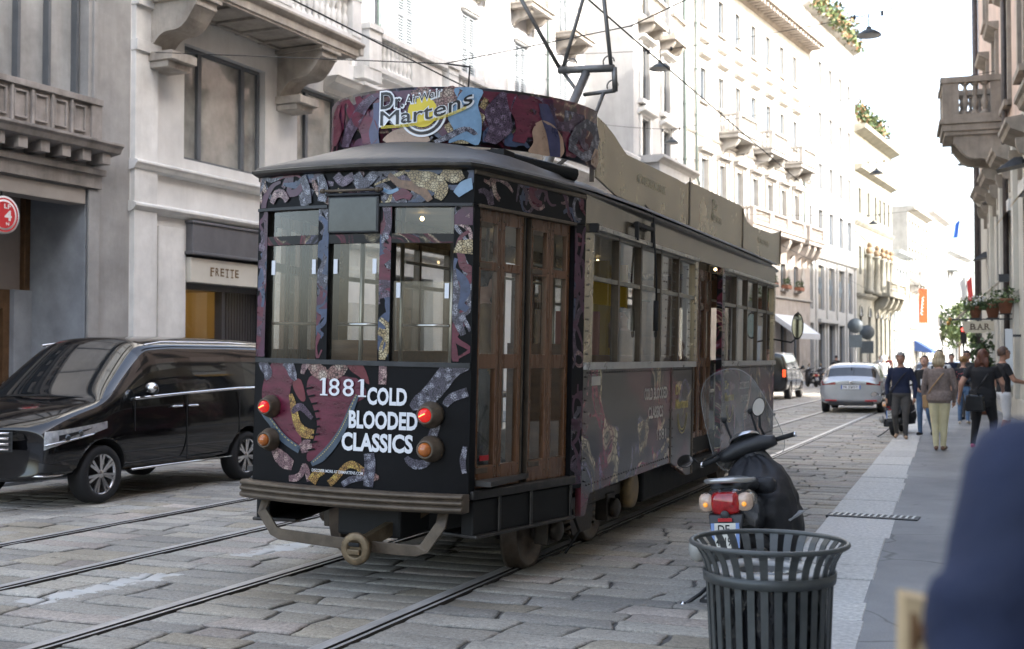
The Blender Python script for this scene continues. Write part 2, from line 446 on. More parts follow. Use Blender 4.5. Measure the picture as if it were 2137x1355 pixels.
g.add([(-11.3,-10,.04),(-15.5,-10,.04),(-15.5,120,.04),(-9.6,120,.04),(-11.3,62,.04)], [(0,1,2,3,4)])
g.add([(-11.3,-10,.04),(-11.3,62,.04),(-11.3,62,-.05),(-11.3,-10,-.05)], [(0,1,2,3)])
g.add([(-11.3,62,.04),(-9.6,120,.04),(-9.6,120,-.05),(-11.3,62,-.05)], [(0,1,2,3)])
struct(g.build("far_pavement", M_ASPH))

# tram rails
lab = {-7.78: "worn steel tram rail running closest to the parked black van", -6.33: "steel tram rail second from the black van, passing beside the tram",
       -4.845: "bright steel tram rail that runs under the round coupler of the tram", -3.40: "steel tram rail leading towards the silver car in the distance"}
M_RAIL = mat("rail_steel", (.62,.60,.57), .35, .35, .3, 5, .15, 30, stretch=(6,.6,6)); M_RAILD = mat("rail_rust", (.05,.042,.036), .7, .3, .4, 12)
for X in RAILS:
    g = MB()
    def strip(x0, x1, z0, z1, m):
        g.add([(x0,-1,z0),(x1,-1,z1),(x1,150,z1),(x0,150,z0)], [(0,1,2,3)], m)
    strip(-.068,-.064,-.03,.013,1); strip(-.064,-.05,.013,.0165,0); strip(-.05,.024,.0165,.0175,0); strip(.024,.0255,.0175,-.012,1); strip(.0255,.044,-.011,-.011,1); strip(.044,.045,-.012,.012,1); strip(.045,.07,.0125,.0125,0); strip(.07,.072,.012,-.03,1)
    o = g.build("tram_rail", [M_RAIL, M_RAILD]); o.location.x = X
    tag(o, lab[X], "rail", "tram rails")

# drain covers
def grate(name, label, loc, w, l, n, rz):
    t = thing(name, label, "drain", loc, rz, "cast iron drain covers")
    g = MB(); g.box(-w/2,w/2,-l/2,l/2,-.02,.004,0)
    g.build("frame", mat("cast_iron", (.05,.05,.052), .6, .6, .4, 25, .2, 60), t)
    g = MB()
    for i in range(n):
        x = -w/2 + .02 + (w-.04)*(i+.5)/n
        g.box(x-.012, x+.012, -l/2+.02, l/2-.02, .0045, .011)
    g.build("grille", mat("worn_iron", (.33,.33,.33), .45, .7, .3, 20), t)
grate("drain_grate", "narrow slotted iron drain across the pale kerb slabs behind the bin", (-1.17,12.1,.042), .85, .27, 14, -.05)
grate("drain_grate", "square slotted drain cover in the setts beside the litter bin", (-1.62,7.9,.012), .4, .5, 9, 0)
# ================================================================ buildings
def wall_holes(mb, x0, x1, z0, z1, holes, depth=.25, y=0, mat=0, rmat=None):
    rmat = mat if rmat is None else rmat
    hs_ = [h for h in holes if h[1] > x0 and h[0] < x1 and h[3] > z0 and h[2] < z1]
    xs = sorted(set([x0, x1] + [min(max(v, x0), x1) for h in hs_ for v in h[:2]]))
    zs = sorted(set([z0, z1] + [min(max(v, z0), z1) for h in hs_ for v in h[2:4]]))
    for a, b in zip(xs, xs[1:]):
        zrun = None
        for c, d in zip(zs, zs[1:]):
            mx, mz = (a+b)/2, (c+d)/2
            inside = any(h[0] < mx < h[1] and h[2] < mz < h[3] for h in hs_)
            if inside: 
                if zrun is not None: mb.add([(a,y,zrun),(b,y,zrun),(b,y,c),(a,y,c)], [(0,1,2,3)], mat); zrun = None
            elif zrun is None: zrun = c
        if zrun is not None: mb.add([(a,y,zrun),(b,y,zrun),(b,y,z1),(a,y,z1)], [(0,1,2,3)], mat)
    for h in hs_:
        a, b, c, d = h[:4]; e = y + (h[4] if len(h) > 4 else depth)
        mb.add([(a,y,c),(b,y,c),(b,y,d),(a,y,d),(a,e,c),(b,e,c),(b,e,d),(a,e,d)], [(0,4,5,1),(1,5,6,2),(2,6,7,3),(3,7,4,0)], rmat)

def shell(mb, x0, x1, z0, z1, back=9, y=0, mat=0):
    mb.add([(x0,y,z0),(x1,y,z0),(x1,back,z0),(x0,back,z0),(x0,y,z1),(x1,y,z1),(x1,back,z1),(x0,back,z1)],
           [(4,5,6,7),(1,2,6,5),(2,3,7,6),(3,0,4,7)], mat)

_wm = {}
def window_mesh(w, h, style, fmat, pmat, y):
    k = (round(w,3), round(h,3), style, fmat.name, pmat.name, y)
    if k in _wm: return _wm[k]
    mb = MB(); f = .07
    if style == 'shutter':
        mb.box(-w/2, -w/2+.05, y-.03, y+.03, 0, h); mb.box(w/2-.05, w/2, y-.03, y+.03, 0, h); mb.box(-.05, .05, y-.03, y+.03, 0, h)
        for z in (0, h/2-.04, h-.08): mb.box(-w/2+.05, -.05, y-.028, y+.028, z, z+.08); mb.box(.05, w/2-.05, y-.028, y+.028, z, z+.08)
        n = int(h/.085)
        for i in range(n):
            z = .1 + (h-.2)*i/n
            for a, b in ((-w/2+.05, -.05), (.05, w/2-.05)):
                mb.add([(a,y-.02,z),(b,y-.02,z),(b,y+.025,z+.055),(a,y+.025,z+.055)], [(0,1,2,3)])
        mb.add([(-w/2,y+.05,0),(w/2,y+.05,0),(w/2,y+.05,h),(-w/2,y+.05,h)], [(0,1,2,3)], 1)
    else:
        mb.box(-w/2, -w/2+f, y-.03, y+.05, 0, h); mb.box(w/2-f, w/2, y-.03, y+.05, 0, h)
        mb.box(-w/2+f, w/2-f, y-.03, y+.05, 0, f); mb.box(-w/2+f, w/2-f, y-.03, y+.05, h-f, h)
        if style in ('casement', 'cross'): mb.box(-.04, .04, y-.025, y+.045, f, h-f)
        if style == 'cross': mb.box(-w/2+f, w/2-f, y-.02, y+.04, h*.7, h*.7+.06)
        mb.add([(-w/2+f*.5,y+.03,f*.5),(w/2-f*.5,y+.03,f*.5),(w/2-f*.5,y+.03,h-f*.5),(-w/2+f*.5,y+.03,h-f*.5)], [(0,1,2,3)], 1)
    _wm[k] = mb.mesh("window", [fmat, pmat]); return _wm[k]

def window(p, x, z, w, h, style='casement', fmat=None, pmat=None, y=.17, name="window"):
    if pmat is None or pmat is PANE: pmat = rw.choice(PANES)
    o = link(name, window_mesh(w, h, style, fmat, pmat, y), p); o.location = (x, 0, z); return o

rw = random.Random(19)
PANES = [PANE, PANE, mat("curtained_pane", (.2,.2,.19), .08, 0, .5, 1.5, spec=.8, streak=.5), mat("grey_blue_pane", (.08,.10,.12), .05, 0, .5, 1.0, spec=1.0), mat("brown_pane", (.11,.095,.07), .08, 0, .6, 1.2, spec=.7)]  # pane tones picked at random per window
def baluster(mb, x, y, z, h, r=.06, mat=0, n=8):
    prof = [(r*1.05,0),(r*1.05,h*.07),(r*.55,h*.12),(r*.6,h*.2),(r*1.0,h*.36),(r*.85,h*.46),(r*.45,h*.58),(r*.45,h*.62),(r*.8,h*.72),(r*.5,h*.82),(r*.55,h*.9),(r*1.05,h*.93),(r*1.05,h)]
    mb.lathe(prof, n, mat, Matrix.Translation((x,y,z)), True, False)

def balustrade(mb, x0, x1, y, z, h=.95, sp=.22, pier=0, depth=.24, r=.075, returns=None, pw=.36):
    """rail on balusters along x at y (centre); piers at ends"""
    mb.box(x0, x1, y-depth/2, y+depth/2, z, z+.1); mb.box(x0-.02, x1+.02, y-depth/2-.03, y+depth/2+.03, z+h-.13, z+h)
    a, b = x0, x1
    if pier:
        for q in (x0, x1-pw): mb.box(q, q+pw, y-depth/2-.015, y+depth/2+.015, z+.1, z+h-.13)
        a, b = x0+pw, x1-pw
    n = max(1, int((b-a)/sp))
    for i in range(n): baluster(mb, a+(b-a)*(i+.5)/n, y, z+.1, h-.23, r)

def moulding(mb, x0, x1, z, prof, mat=0, y=0, wrap=True):
    """prof: list of (out, dz) from bottom to top, out towards the street (-y); closes at the wall"""
    poly = [(y+.05, z+prof[0][1])] + [(y-o, z+dz) for o, dz in prof] + [(y+.05, z+prof[-1][1])]
    mb.prism([(a, b) for a, b in poly], x0, x1, 'x', mat)

def corbel(mb, x0, x1, z_top, out, drop, y=0, mat=0, steps=14):
    """S-shaped bracket in the y-z plane"""
    pts = [(y+.03, z_top), (y-out, z_top), (y-out, z_top-drop*.22)]
    for i in range(steps+1):
        a = i/steps
        o = out*(1-a)*.95; zz = z_top - drop*.22 - drop*.78*(a + .16*math.sin(a*2*math.pi))
        pts.append((y-max(o, .04)-.02, zz))
    pts.append((y+.03, z_top-drop))
    mb.prism(pts, x0, x1, 'x', mat)

def place_left(name, label, origin, ang):
    return thing(name, label, "building", (origin[0], origin[1], 0), R(90-ang))

A0 = (-14.0, 17.0); AANG = 2.1
# ---------- L1 grey stone bank-like front
m_l1 = mat("grey_stone_render", (.33,.325,.315), .8, 0, .34, .9, .35, 35, streak=.35)
m_l1b = mat("blue_grey_marble", (.27,.29,.315), .45, 0, .25, 2.2, .1, 30)
m_l1d = mat("dark_shop_interior", (.035,.03,.028), .5, 0, .4, 2)
m_beige = mat("beige_shop_panel", (.33,.28,.25), .55, 0, .15, 1.5)
m_bronze = mat("bronze_frame", (.16,.09,.045), .4, .4, .3, 6)
m_gframe = mat("slate_grey_window_frame", (.105,.115,.125), .45, 0, .15, 4)
b = place_left("stone_building", "grey stone building with wide recessed shop entrance beside the pale marble building", A0, AANG)
b.location = (A0[0], A0[1], 0)
H1 = 20
mb = MB()
holes = [(-9,-1.2,0,4.38,1.6), (-9,-1.3,5.92,9.6,.42), (-9,-1.3,10.8,14.2,.3), (-9,-1.3,15.4,18.6,.3)]
wall_holes(mb, -14, -.3, 0, H1, holes, .4); shell(mb, -14, -.3, 0, H1)
mb.add([(-14,1.62,0),(-1.2,1.62,0),(-1.2,1.62,4.4),(-14,1.62,4.4)], [(0,1,2,3)])
mb.build("wall", m_l1, b)
mb = MB()
mb.box(-9.1,-1.06,-.1,.02,4.40,4.62); mb.box(-9.1,-1.02,-.16,.02,4.62,4.72)       # lintel
moulding(mb, -9.4, -.98, 4.86, [(.06,0),(.1,.06),(.42,.12),(.46,.2),(.5,.24),(.5,.28)])
for i in range(16):
    x = -1.2 - i*.44; mb.box(x-.13, x+.05, -.36, .02, 4.78, 4.965)
mb.box(-9.1,-1.06,-.1,.02,5.14,5.24); mb.box(-9.1,-1.06,-.12,.02,5.80,5.90); mb.box(-9.1,-1.06,-.045,.02,5.24,5.80)
mb.box(-1.3,-1.06,-.09,.02,5.24,5.8)
for i in range(16):
    x = -1.42 - i*.41
    for a, b_, c, d in ((x-.27,x-.24,5.30,5.74),(x-.03,x,5.30,5.74),(x-.24,x-.03,5.30,5.33),(x-.24,x-.03,5.71,5.74)): mb.box(a,b_,-.085,.0,c,d)
    mb.box(x-.34,x-.29,-.10,0,5.24,5.80)
mb.build("cornice", mat("weathered_trim_stone", (.30,.275,.255), .8, 0, .4, 2.0, .3, 40, streak=.7), b, .006)
mb = MB(); mb.box(-1.3,-1.06,-.05,.0,0,4.38); mb.box(-1.22,-1.13,-.05,.03,5.92,9.6); mb.build("door_surround", m_l1, b, .01)
mb = MB(); mb.box(-1.3,-1.205,.03,1.6,0,4.37); mb.box(-1.68,-1.3,1.2,1.6,0,2.72); mb.build("pier", m_l1b, b, .01)
mb = MB(); mb.box(-8,-1.42,1.36,1.6,2.72,4.37); mb.build("sign_panel", m_beige, b)
mb = MB(); mb.box(-1.42,-1.3,1.25,1.55,2.72,4.37); mb.box(-1.82,-1.68,1.3,1.6,0,2.72); mb.box(-8,-1.82,1.3,1.6,2.4,2.72); mb.build("shop_frame", m_bronze, b, .008)
mb = MB(); mb.box(-8,-1.82,1.45,1.59,0,2.4); mb.build("shop_window", mat("warm_dark_glass", (.05,.028,.02), .08, 0, .6, 1.5), b)
mb = MB(); mb.box(-9,-1.35,-.02,.35,4.12,4.37); mb.build("roller_shutter_box", mat("grey_metal_box", (.34,.31,.28), .5, .2, .15, 2), b, .01)
for z0, z1 in ((5.92,9.6),(10.8,14.2),(15.4,18.6)):
    o = MB()
    for x in (-1.36,-1.97,-2.6,-3.2,-4.4,-5.6,-6.8): o.box(x-.03,x+.03,.18,.36,z0,z1)
    o.box(-9,-1.3,.2,.36,z0,z0+.06)
    o = o.build("window", m_gframe, b)
    q = MB(); q.add([(-9,.3,z0),(-1.3,.3,z0),(-1.3,.3,z1),(-9,.3,z1)], [(0,1,2,3)]); q.build("pane", mat("curtained_glass", (.36,.37,.37), .09, 0, .35, .8, spec=.6, streak=.4), o)
# round sign on the beige panel
t = thing("round_sign", "round red and white sign hanging in the recessed shop entrance", "sign")
M1 = b.matrix_basis.copy()
an = R(90-AANG); ux = Vector((math.cos(an), math.sin(an), 0)); uy = Vector((-math.sin(an), math.cos(an), 0))
def fpt(o, x, y, z): return Vector((o[0], o[1], 0)) + ux*x + uy*y + Vector((0,0,z))
t.location = fpt(A0, -3.05, .02, 3.76); t.rotation_euler = (0,0,an)
red = mat("sign_red", (.55,.03,.035), .4); whi = mat("sign_white", (.75,.74,.72), .4)
Mx = Matrix.Rotation(R(90), 4, 'X')
g = MB(); g.lathe([(0.0,0),(.29,0),(.29,.06),(0,.06)], 40, 0, Mx); g.build("disc", whi, t)
g = MB(); g.lathe([(.262,.0605),(.235,.0605)], 40, 0, Mx, False, False); g.lathe([(.205,.0605),(0.0001,.0605)], 40, 0, Mx, False, False); g.build("ring", red, t)
g = MB(); fn = lambda u, v: (u, -.063, v)
put_text(g, "LF", fn, .13, .07, 0, .03, -.01, .10); put_text(g, "4", fn, .14, .16, 0, .035, .0, -.085); put_text(g, "N", fn, .06, .05, 0, .03, .03, -.16)
g.build("lettering", whi, t)
g = MB(); g.bar((0,.0,.28),(0,.0,.62),.03,.03); g.build("bracket", DKMETAL, t)

# ---------- L2 pale marble building with the big balcony
m_l2 = mat("pale_marble", (.68,.67,.645), .6, 0, .18, .8, .12, 25, streak=.22)
m_l2t = mat("pale_marble_trim", (.71,.70,.67), .6, 0, .2, 1.6, .12, 25, streak=.25)
m_l2w = mat("grimy_balcony_stone", (.42,.38,.33), .8, 0, .4, 1.6, .3, 30, streak=.7)
b = place_left("marble_building", "pale marble building with heavy balcony on scrolled brackets and a linen shop", A0, AANG)
mb = MB()
holes = [(1.2,3.72,0,4.14,.5),(1.12,3.62,5.26,7.42,.28),(4.75,6.4,5.26,7.42,.28),(1.3,3.4,9.0,12.2,.25),(1.3,3.4,13.6,16.6,.25),(4.9,6.0,9.0,12.2,.25),(4.4,6.6,0,4.14,.5)]
wall_holes(mb, -.3, 6.8, 0, 21, holes, .25); shell(mb, -.3, 6.8, 0, 21)
mb.build("wall", m_l2, b)
mb = MB()
mb.box(-.28,.30,-.10,.02,0.5,8.0); mb.box(-.30,.32,-.14,.02,0,.5); mb.box(-.3,.33,-.17,.02,7.75,8.05); mb.box(-.3,.33,-.15,.02,6.95,7.15)
mb.box(.42,1.12,-.03,.02,.5,3.95)
moulding(mb, -.32, 6.8, 4.86, [(.05,0),(.13,.03),(.16,.09),(.19,.12),(.19,.16),(.1,.19)])
moulding(mb, -.33, 6.8, 4.13, [(.05,0),(.12,.04),(.17,.1),(.17,.14),(.08,.18)])
moulding(mb, 5.75, 6.8, 7.45, [(.05,0),(.1,.1),(.3,.2),(.36,.3),(.4,.34)])
mb.build("trim", m_l2t, b, .008)
m_box = mat("grey_awning_box", (.115,.112,.118), .55, 0, .2, 3, streak=.3)
mb = MB(); mb.box(1.2,3.72,-.16,.3,3.50,4.12); mb.box(1.16,3.76,-.19,.3,3.49,3.55); mb.box(1.16,3.76,-.19,.3,4.07,4.12); mb.build("awning_box", m_box, b, .015)
mb = MB(); mb.box(1.22,3.56,-.1,.28,2.98,3.44); mb.build("shop_sign", mat("cream_sign", (.56,.53,.46), .5, 0, .08, 2), b, .01)
mb = MB()
lx = 1.78
for ch in "FRETTE":
    put_text(mb, ch, lambda u, v: (u, -.104, v), .115, .155, 0, .02, lx, 3.135)
    w = .13                                            # slab serifs
    if ch in "FT": mb.box(lx+(.0 if ch=='F' else .03), lx+(.07 if ch=='F' else .1), -.1035, -.1, 3.12, 3.142)
    lx += .15
mb.build("lettering", mat("dark_gold_letters", (.16,.10,.045), .4, .5), b)
mb = MB()
mb.box(1.2,1.28,.1,.4,0,2.98); mb.box(3.6,3.72,-.05,.4,0,3.5); mb.box(1.28,3.6,.1,.3,2.86,2.98); mb.box(2.42,2.5,.12,.3,0,2.9)
for i in range(12):
    mb.box(2.55+i*.088, 2.6+i*.088, .18, .26, 0, 2.86)
mb.build("shop_frame", mat("charcoal_shopfront", (.045,.042,.045), .45, 0, .2, 4), b)
mb = MB(); mb.add([(1.28,.3,0),(3.6,.3,0),(3.6,.3,2.9),(1.28,.3,2.9)], [(0,1,2,3)]); mb.build("shop_window", glass("shop_glass", (.85,.85,.82)), b)
mb = MB(); mb.box(1.22,3.7,3.2,3.3,0,3.0,0); mb.box(1.22,3.7,.5,3.2,-.02,.06,1); mb.box(1.22,3.7,.5,3.2,2.95,3.0,0); mb.box(1.19,1.22,.5,3.2,0,3,0); mb.box(3.7,3.73,.5,3.2,0,3,0)
mb.add([(1.42+.012*k,.8+.03*(k%2),.2) for k in range(15)]+[(1.42+.012*k,.8+.03*(k%2),2.85) for k in range(15)], [(k,k+1,16+k,15+k) for k in range(14)], 2)
mb.add([(1.72+.02*k,1.1+.05*(k%2),.2) for k in range(15)]+[(1.72+.02*k,1.1+.05*(k%2),2.9) for k in range(15)], [(k,k+1,16+k,15+k) for k in range(14)], 3)
for k in range(6):
    mb.box(1.25,3.6,2.85,3.18,.4+.42*k,.43+.42*k,4)
    for q in range(9): mb.box(1.3+.25*q,1.3+.25*q+.12+.03*(q%3),2.9,3.15,.43+.42*k,.43+.42*k+.12+.04*((q*7+k*3)%4),(0,3,2,4,1)[(q*3+k)%5])
mb.box(2.05,2.4,1.7,1.95,.06,1.2,4); mb.box(2.1,2.35,1.72,1.93,1.2,1.5,2)
mb.build("shop_interior", [mat("shop_wall_warm", (.34,.25,.11), .7), mat("shop_floor", (.2,.15,.1), .5), mat("peach_curtain", (.75,.45,.28), .7), mat("gold_curtain", (.5,.36,.1), .6), mat("shop_shelf_wood", (.12,.06,.025), .5)], b)
mb = MB(); mb.ball((2.3,1.4,2.75), .07, 10); mb.ball((2.15,2.3,2.7), .08, 10); mb.build("shop_lamp", mat("lit_lamp", (1,.8,.45), .5, emis=(1,.75,.38), es=14), b)
def framed(p, x0, x1, z0, z1, mulls, fm, y=.14, tr=None):
    o = MB(); f = .075
    o.box(x0,x0+f,y,y+.12,z0,z1); o.box(x1-f,x1,y,y+.12,z0,z1); o.box(x0+f,x1-f,y,y+.12,z0,z0+f); o.box(x0+f,x1-f,y,y+.12,z1-f,z1)
    for m_ in mulls: o.box(m_-.055,m_+.055,y-.01,y+.11,z0+f,z1-f)
    if tr: o.box(x0+f,x1-f,y+.01,y+.1,tr-.03,tr+.03)
    o = o.build("window", fm, p, .01)
    q = MB(); q.add([(x0,y+.06,z0),(x1,y+.06,z0),(x1,y+.06,z1),(x0,y+.06,z1)], [(0,1,2,3)]); q.build("pane", mat("office_glass", (.36,.36,.335), .02, 0, .7, .55, spec=1.0, coat=1.0), o)  # pale mottled base colour imitates the bright front mirrored in the pane
framed(b, 1.12,3.62,5.26,7.42,[1.72,3.05],m_gframe); framed(b, 4.75,6.4,5.26,7.42,[5.3],m_gframe)
for x0,x1,z0,z1 in ((1.3,3.4,9.0,12.2),(1.3,3.4,13.6,16.6),(4.9,6.0,9.0,12.2)): framed(b, x0,x1,z0,z1,[(x0+x1)/2],m_gframe)
# balcony
mb = MB()
mb.box(-.12,5.3,-1.2,.02,7.98,8.14); moulding(mb, -.18, 5.38, 8.14, [(1.2,0),(1.25,.03),(1.3,.08),(1.3,.13)]); mb.box(-.18,-.06,-1.2,.02,8.0,8.25)
mb.box(5.28,5.40,-1.25,.02,8.02,8.27)
for i in range(7): mb.box(.35+i*.75,.42+i*.75,-1.12,.0,7.93,7.985)
mb.box(-.05,5.25,-1.17,-1.08,7.93,7.985); mb.box(-.05,5.25,-.14,-.05,7.93,7.985)
mb.build("balcony_slab", m_l2w, b, .008)
for x in (.38, 4.3):
    mb = MB(); corbel(mb, x-.28, x+.28, 7.95, 1.1, 1.0); mb.box(x-.34,x+.34,-.62,.02,6.82,6.98); mb.box(x-.30,x+.30,-.5,.02,6.7,6.82)
    mb.box(x-.36,x+.36,-1.16,.02,7.86,7.96)
    mb.build("balcony_bracket", m_l2w, b, .012)
mb = MB(); balustrade(mb, -.1, 2.4, -1.12, 8.27, 1.0, .2, 1); balustrade(mb, 2.4, 5.3, -1.12, 8.27, 1.0, .2, 1)
for yy in range(4): baluster(mb, 5.18, -.85+yy*.22, 8.3, .85, .07)
mb.box(5.06,5.30,-1.0,.02,9.14,9.27)
mb.build("balustrade", m_l2t, b)

# ---------- L3 white building: two-storey front with a terrace, shuttered wall set back
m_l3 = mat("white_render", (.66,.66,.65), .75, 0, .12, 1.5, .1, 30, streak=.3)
m_l3w = mat("white_stone", (.66,.65,.62), .7, 0, .2, 1.6, .15, 30, streak=.45)
m_shut = mat("white_louvre", (.42,.45,.47), .6, 0, .1, 4); m_greens = mat("green_shutter", (.05,.10,.095), .6, 0, .3, 5)
b = place_left("terrace_building", "white building with balustraded terrace and tall louvred shutters set back above it", A0, AANG)
mb = MB()
shops = [(8.0+i*4.2, 10.9+i*4.2, 0, 3.6, .4) for i in range(5)]
wins = [(8.3+i*4.2, 10.3+i*4.2, 5.0, 7.2, .25) for i in range(5)]
wall_holes(mb, 6.8, 27.2, 0, 8.3, shops + wins, .25)
mb.add([(6.8,0,8.3),(27.2,0,8.3),(27.2,2.0,8.3),(6.8,2.0,8.3)], [(0,1,2,3)])
cols = [13.0, 17.0, 21.0, 25.0]; ups = []
for c in [9.0] + cols:
    for z0, z1 in ((10.25,12.35),(13.6,15.9),(17.0,19.0)): ups.append((c-.48, c+.48, z0 if z0 > 11 else 9.0 if False else z0, z1, .14))
mb.build("wall", m_l3, b)
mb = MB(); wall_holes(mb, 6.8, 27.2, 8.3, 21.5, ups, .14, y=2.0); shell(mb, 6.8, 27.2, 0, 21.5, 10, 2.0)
mb.build("upper_wall", mat("white_render_sun_toned", (.44,.44,.445), .75, 0, .12, 1.5, .1, 30, streak=.3), b)  # same white render as below, colour lowered to offset the direct sun
for (x0,x1,z0,z1,_d2) in shops: window(b, (x0+x1)/2, z0, x1-x0, z1-z0, 'casement', m_gframe, mat("shop_pane", (.07,.065,.055), .05, 0, .7, .6), .3)
for (x0,x1,z0,z1,_d2) in wins: window(b, (x0+x1)/2, z0, x1-x0, z1-z0, 'casement', m_gframe, PANE, .17)
for (x0,x1,z0,z1,_d2) in ups:
    o = window(b, (x0+x1)/2, z0, x1-x0, z1-z0, 'shutter', m_shut if z0 < 11 else m_shut, mat("shutter_gap", (.09,.12,.14), .6), .06, "shutter"); o.location.y = 2.0
mb = MB()
moulding(mb, 6.8, 27.2, 7.45, [(.05,0),(.1,.1),(.28,.2),(.36,.3),(.42,.34),(.42,.42)])
moulding(mb, 6.8, 27.2, 4.1, [(.05,0),(.14,.06),(.14,.2),(.05,.24)])
for c in cols + [9.0]:
    mb.box(c-.62,c+.62,1.84,2.01,12.42,12.5); mb.box(c-.55,c+.55,1.9,2.01,12.37,12.42)
    moulding(mb, c-.8, c+.8, 16.05, [(.04,0),(.2,.1),(.26,.18)], y=2.0)
    for s_ in (-1, 1): mb.box(c+s_*1.1-.07,c+s_*1.1+.07,1.93,2.01,8.3,20.5); 
moulding(mb, 6.8, 27.2, 20.6, [(.05,0),(.2,.2),(.7,.35),(.8,.6),(.8,.75)], y=2.0)
mb.build("trim", m_l3w, b, .006)
for c in cols:
    mb = MB(); mb.box(c-.95,c+.95,1.15,2.01,13.38,13.52); mb.box(c-1.0,c+1.0,1.08,2.01,13.52,13.58)
    for s_ in (-.6,.6): corbel(mb, c+s_-.1, c+s_+.1, 13.38, .7, .5, 2.0)
    for k in range(14): mb.tube([(c-.92+k*.1415,1.14,13.58),(c-.92+k*.1415,1.14,14.4)], .012, 5)
    mb.box(c-.95,c+.95,1.12,1.16,14.4,14.44)
    mb.build("balcony", m_l2w, b)
x = 7.0
for k in range(5):
    mb = MB()
    mb.box(x, x+.8, -.28, .1, 8.02, 8.3); balustrade(mb, x+.8, x+2.4, -.14, 8.3, .95, .2, 0); mb.box(x+.2,x+.75,-.3,.03,8.3,9.2); mb.box(x+.15,x+.8,-.35,.08,9.2,9.33)
    mb.box(x+2.4,x+4.0,-.2,-.04,8.3,9.12); mb.box(x+2.38,x+4.15,-.3,.05,9.12,9.25)
    mb.build("balustrade", m_l3w, b); x += 4.0
def downpipe(p, x, y, z0, z1, m, r=.06, elbow=None):
    mb = MB(); pts = [(x,y,z1),(x,y,z0)]
    if elbow: pts += [(x+elbow*.35, y, z0-.12), (x+elbow, y, z0-.35)]
    mb.tube(pts, r, 8)
    z = z0 + .8
    while z < z1: mb.tube([(x,y,z),(x,y,z+.07)], r*1.35, 8); z += 2.4
    mb.build("drainpipe", m, p)
m_pipe = mat("grey_green_pipe", (.10,.13,.12), .5, .3, .2, 5)
downpipe(b, 11.3, 1.88, 9.65, 20.5, m_pipe, .07, -.35); downpipe(b, 23.2, 1.9, 8.4, 20.5, m_pipe, .05)

# ---------- L4 tall cream-white building
m_l4 = mat("warm_white_render", (.40,.395,.385), .75, 0, .12, 1.2, .1, 30, streak=.35)
b = place_left("cream_building", "tall cream building with pediment windows and a small railed balcony behind the pantograph", A0, AANG)
mb = MB(); x0, x1 = 27.2, 34.4
ww = []
for c in (28.6, 31.4):
    for z0, z1 in ((0.3,3.6),(5.0,7.4),(9.4,11.0),(11.7,13.9),(15.0,17.2),(18.4,20.2)): ww.append((c-.5, c+.5, z0, z1, .22))
wall_holes(mb, x0, x1, 0, 22.8, ww, .22); shell(mb, x0, x1, 0, 22.8); mb.build("wall", m_l4, b)
for k, (a, c, z0, z1, _d2) in enumerate(ww): window(b, (a+c)/2, z0, c-a, z1-z0, 'casement' if z0 < 12 else 'casement', m_gframe, PANE, .15)
mb = MB()
for (a, c, z0, z1, _d2) in ww:
    if z0 > 8:
        mb.box(a-.22,a,-.07,.02,z0,z1+.1); mb.box(c,c+.22,-.07,.02,z0,z1+.1); mb.box(a-.35,c+.35,-.22,.02,z0-.18,z0-.02)
        m_ = (a+c)/2
        if z0 < 11: mb.prism([(a-.4,z1+.25),(c+.4,z1+.25),(m_,z1+.75)], -.3, .02, 'y'); 
        moulding(mb, a-.4, c+.4, z1+.1, [(.04,0),(.1,.06),(.28,.12),(.3,.2)])
moulding(mb, x0, x1, 22.2, [(.05,0),(.2,.2),(.9,.35),(1.0,.55),(1.0,.7)]); moulding(mb, x0, x1, 8.5, [(.05,0),(.25,.15),(.32,.25),(.32,.35)])
mb.build("trim", m_l3w, b)
mb = MB(); mb.box(27.6,32.4,-.9,.02,4.2,9.1); moulding(mb, 27.4, 32.6, 9.1, [(.9,0),(1.0,.1),(1.15,.18),(1.15,.28)]); mb.build("bay", m_l4, b)
for c in (28.6, 31.4):
    mb = MB(); mb.box(c-.9,c+.9,-.7,.02,14.62,14.8)
    for s_ in (-.6,.6): corbel(mb, c+s_-.1, c+s_+.1, 14.62, .6, .55)
    balustrade(mb, c-.85, c+.85, -.58, 14.8, .9, .2, 0, .14, .05)
    mb.build("balcony", m_l2w, b)
downpipe(b, 33.95, -.1, 9.45, 22, m_pipe, .07, .3)

# ---------- L5 palazzo with pediments and balconies
m_l5 = mat("ivory_stone", (.36,.345,.32), .75, 0, .18, 1.1, .12, 30, streak=.4)
m_l5g = mat("ivory_stone_base", (.36,.32,.285), .75, 0, .25, 1.3, .2, 30, streak=.5)
B0 = (-14.8, 60.0)
b = place_left("ivory_palazzo", "ivory palazzo with triangular window pediments, long stone balcony and deep roof cornice", B0, 7.6)
mb = MB(); ww = []
cs = [2.3+2.78*k for k in range(7)]
for c in cs:
    ww += [(c-.52,c+.52,10.3,12.15,.3),(c-.42,c+.42,15.25,16.95,.2),(c-.4,c+.4,19.4,21.2,.2),(c-.5,c+.5,5.95,7.5,.25),(c-.6,c+.6,2.0 if False else .3,3.8,.35)]
wall_holes(mb, -2, 22.2, 8.9, 23.0, ww, .25); shell(mb, -2, 22.2, 0, 23.0); mb.build("wall", m_l5, b)
mb = MB(); wall_holes(mb, -2, 22.2, 0, 8.9, ww, .3, y=-.0); mb.build("base_wall", m_l5g, b)
m_bf = mat("blue_grey_frame", (.2,.23,.26), .5)
for (a, c, z0, z1, _d2) in ww: window(b, (a+c)/2, z0, c-a, z1-z0, 'casement', m_bf, PANE, .17 if z0 > 14 else .22)
mb = MB()
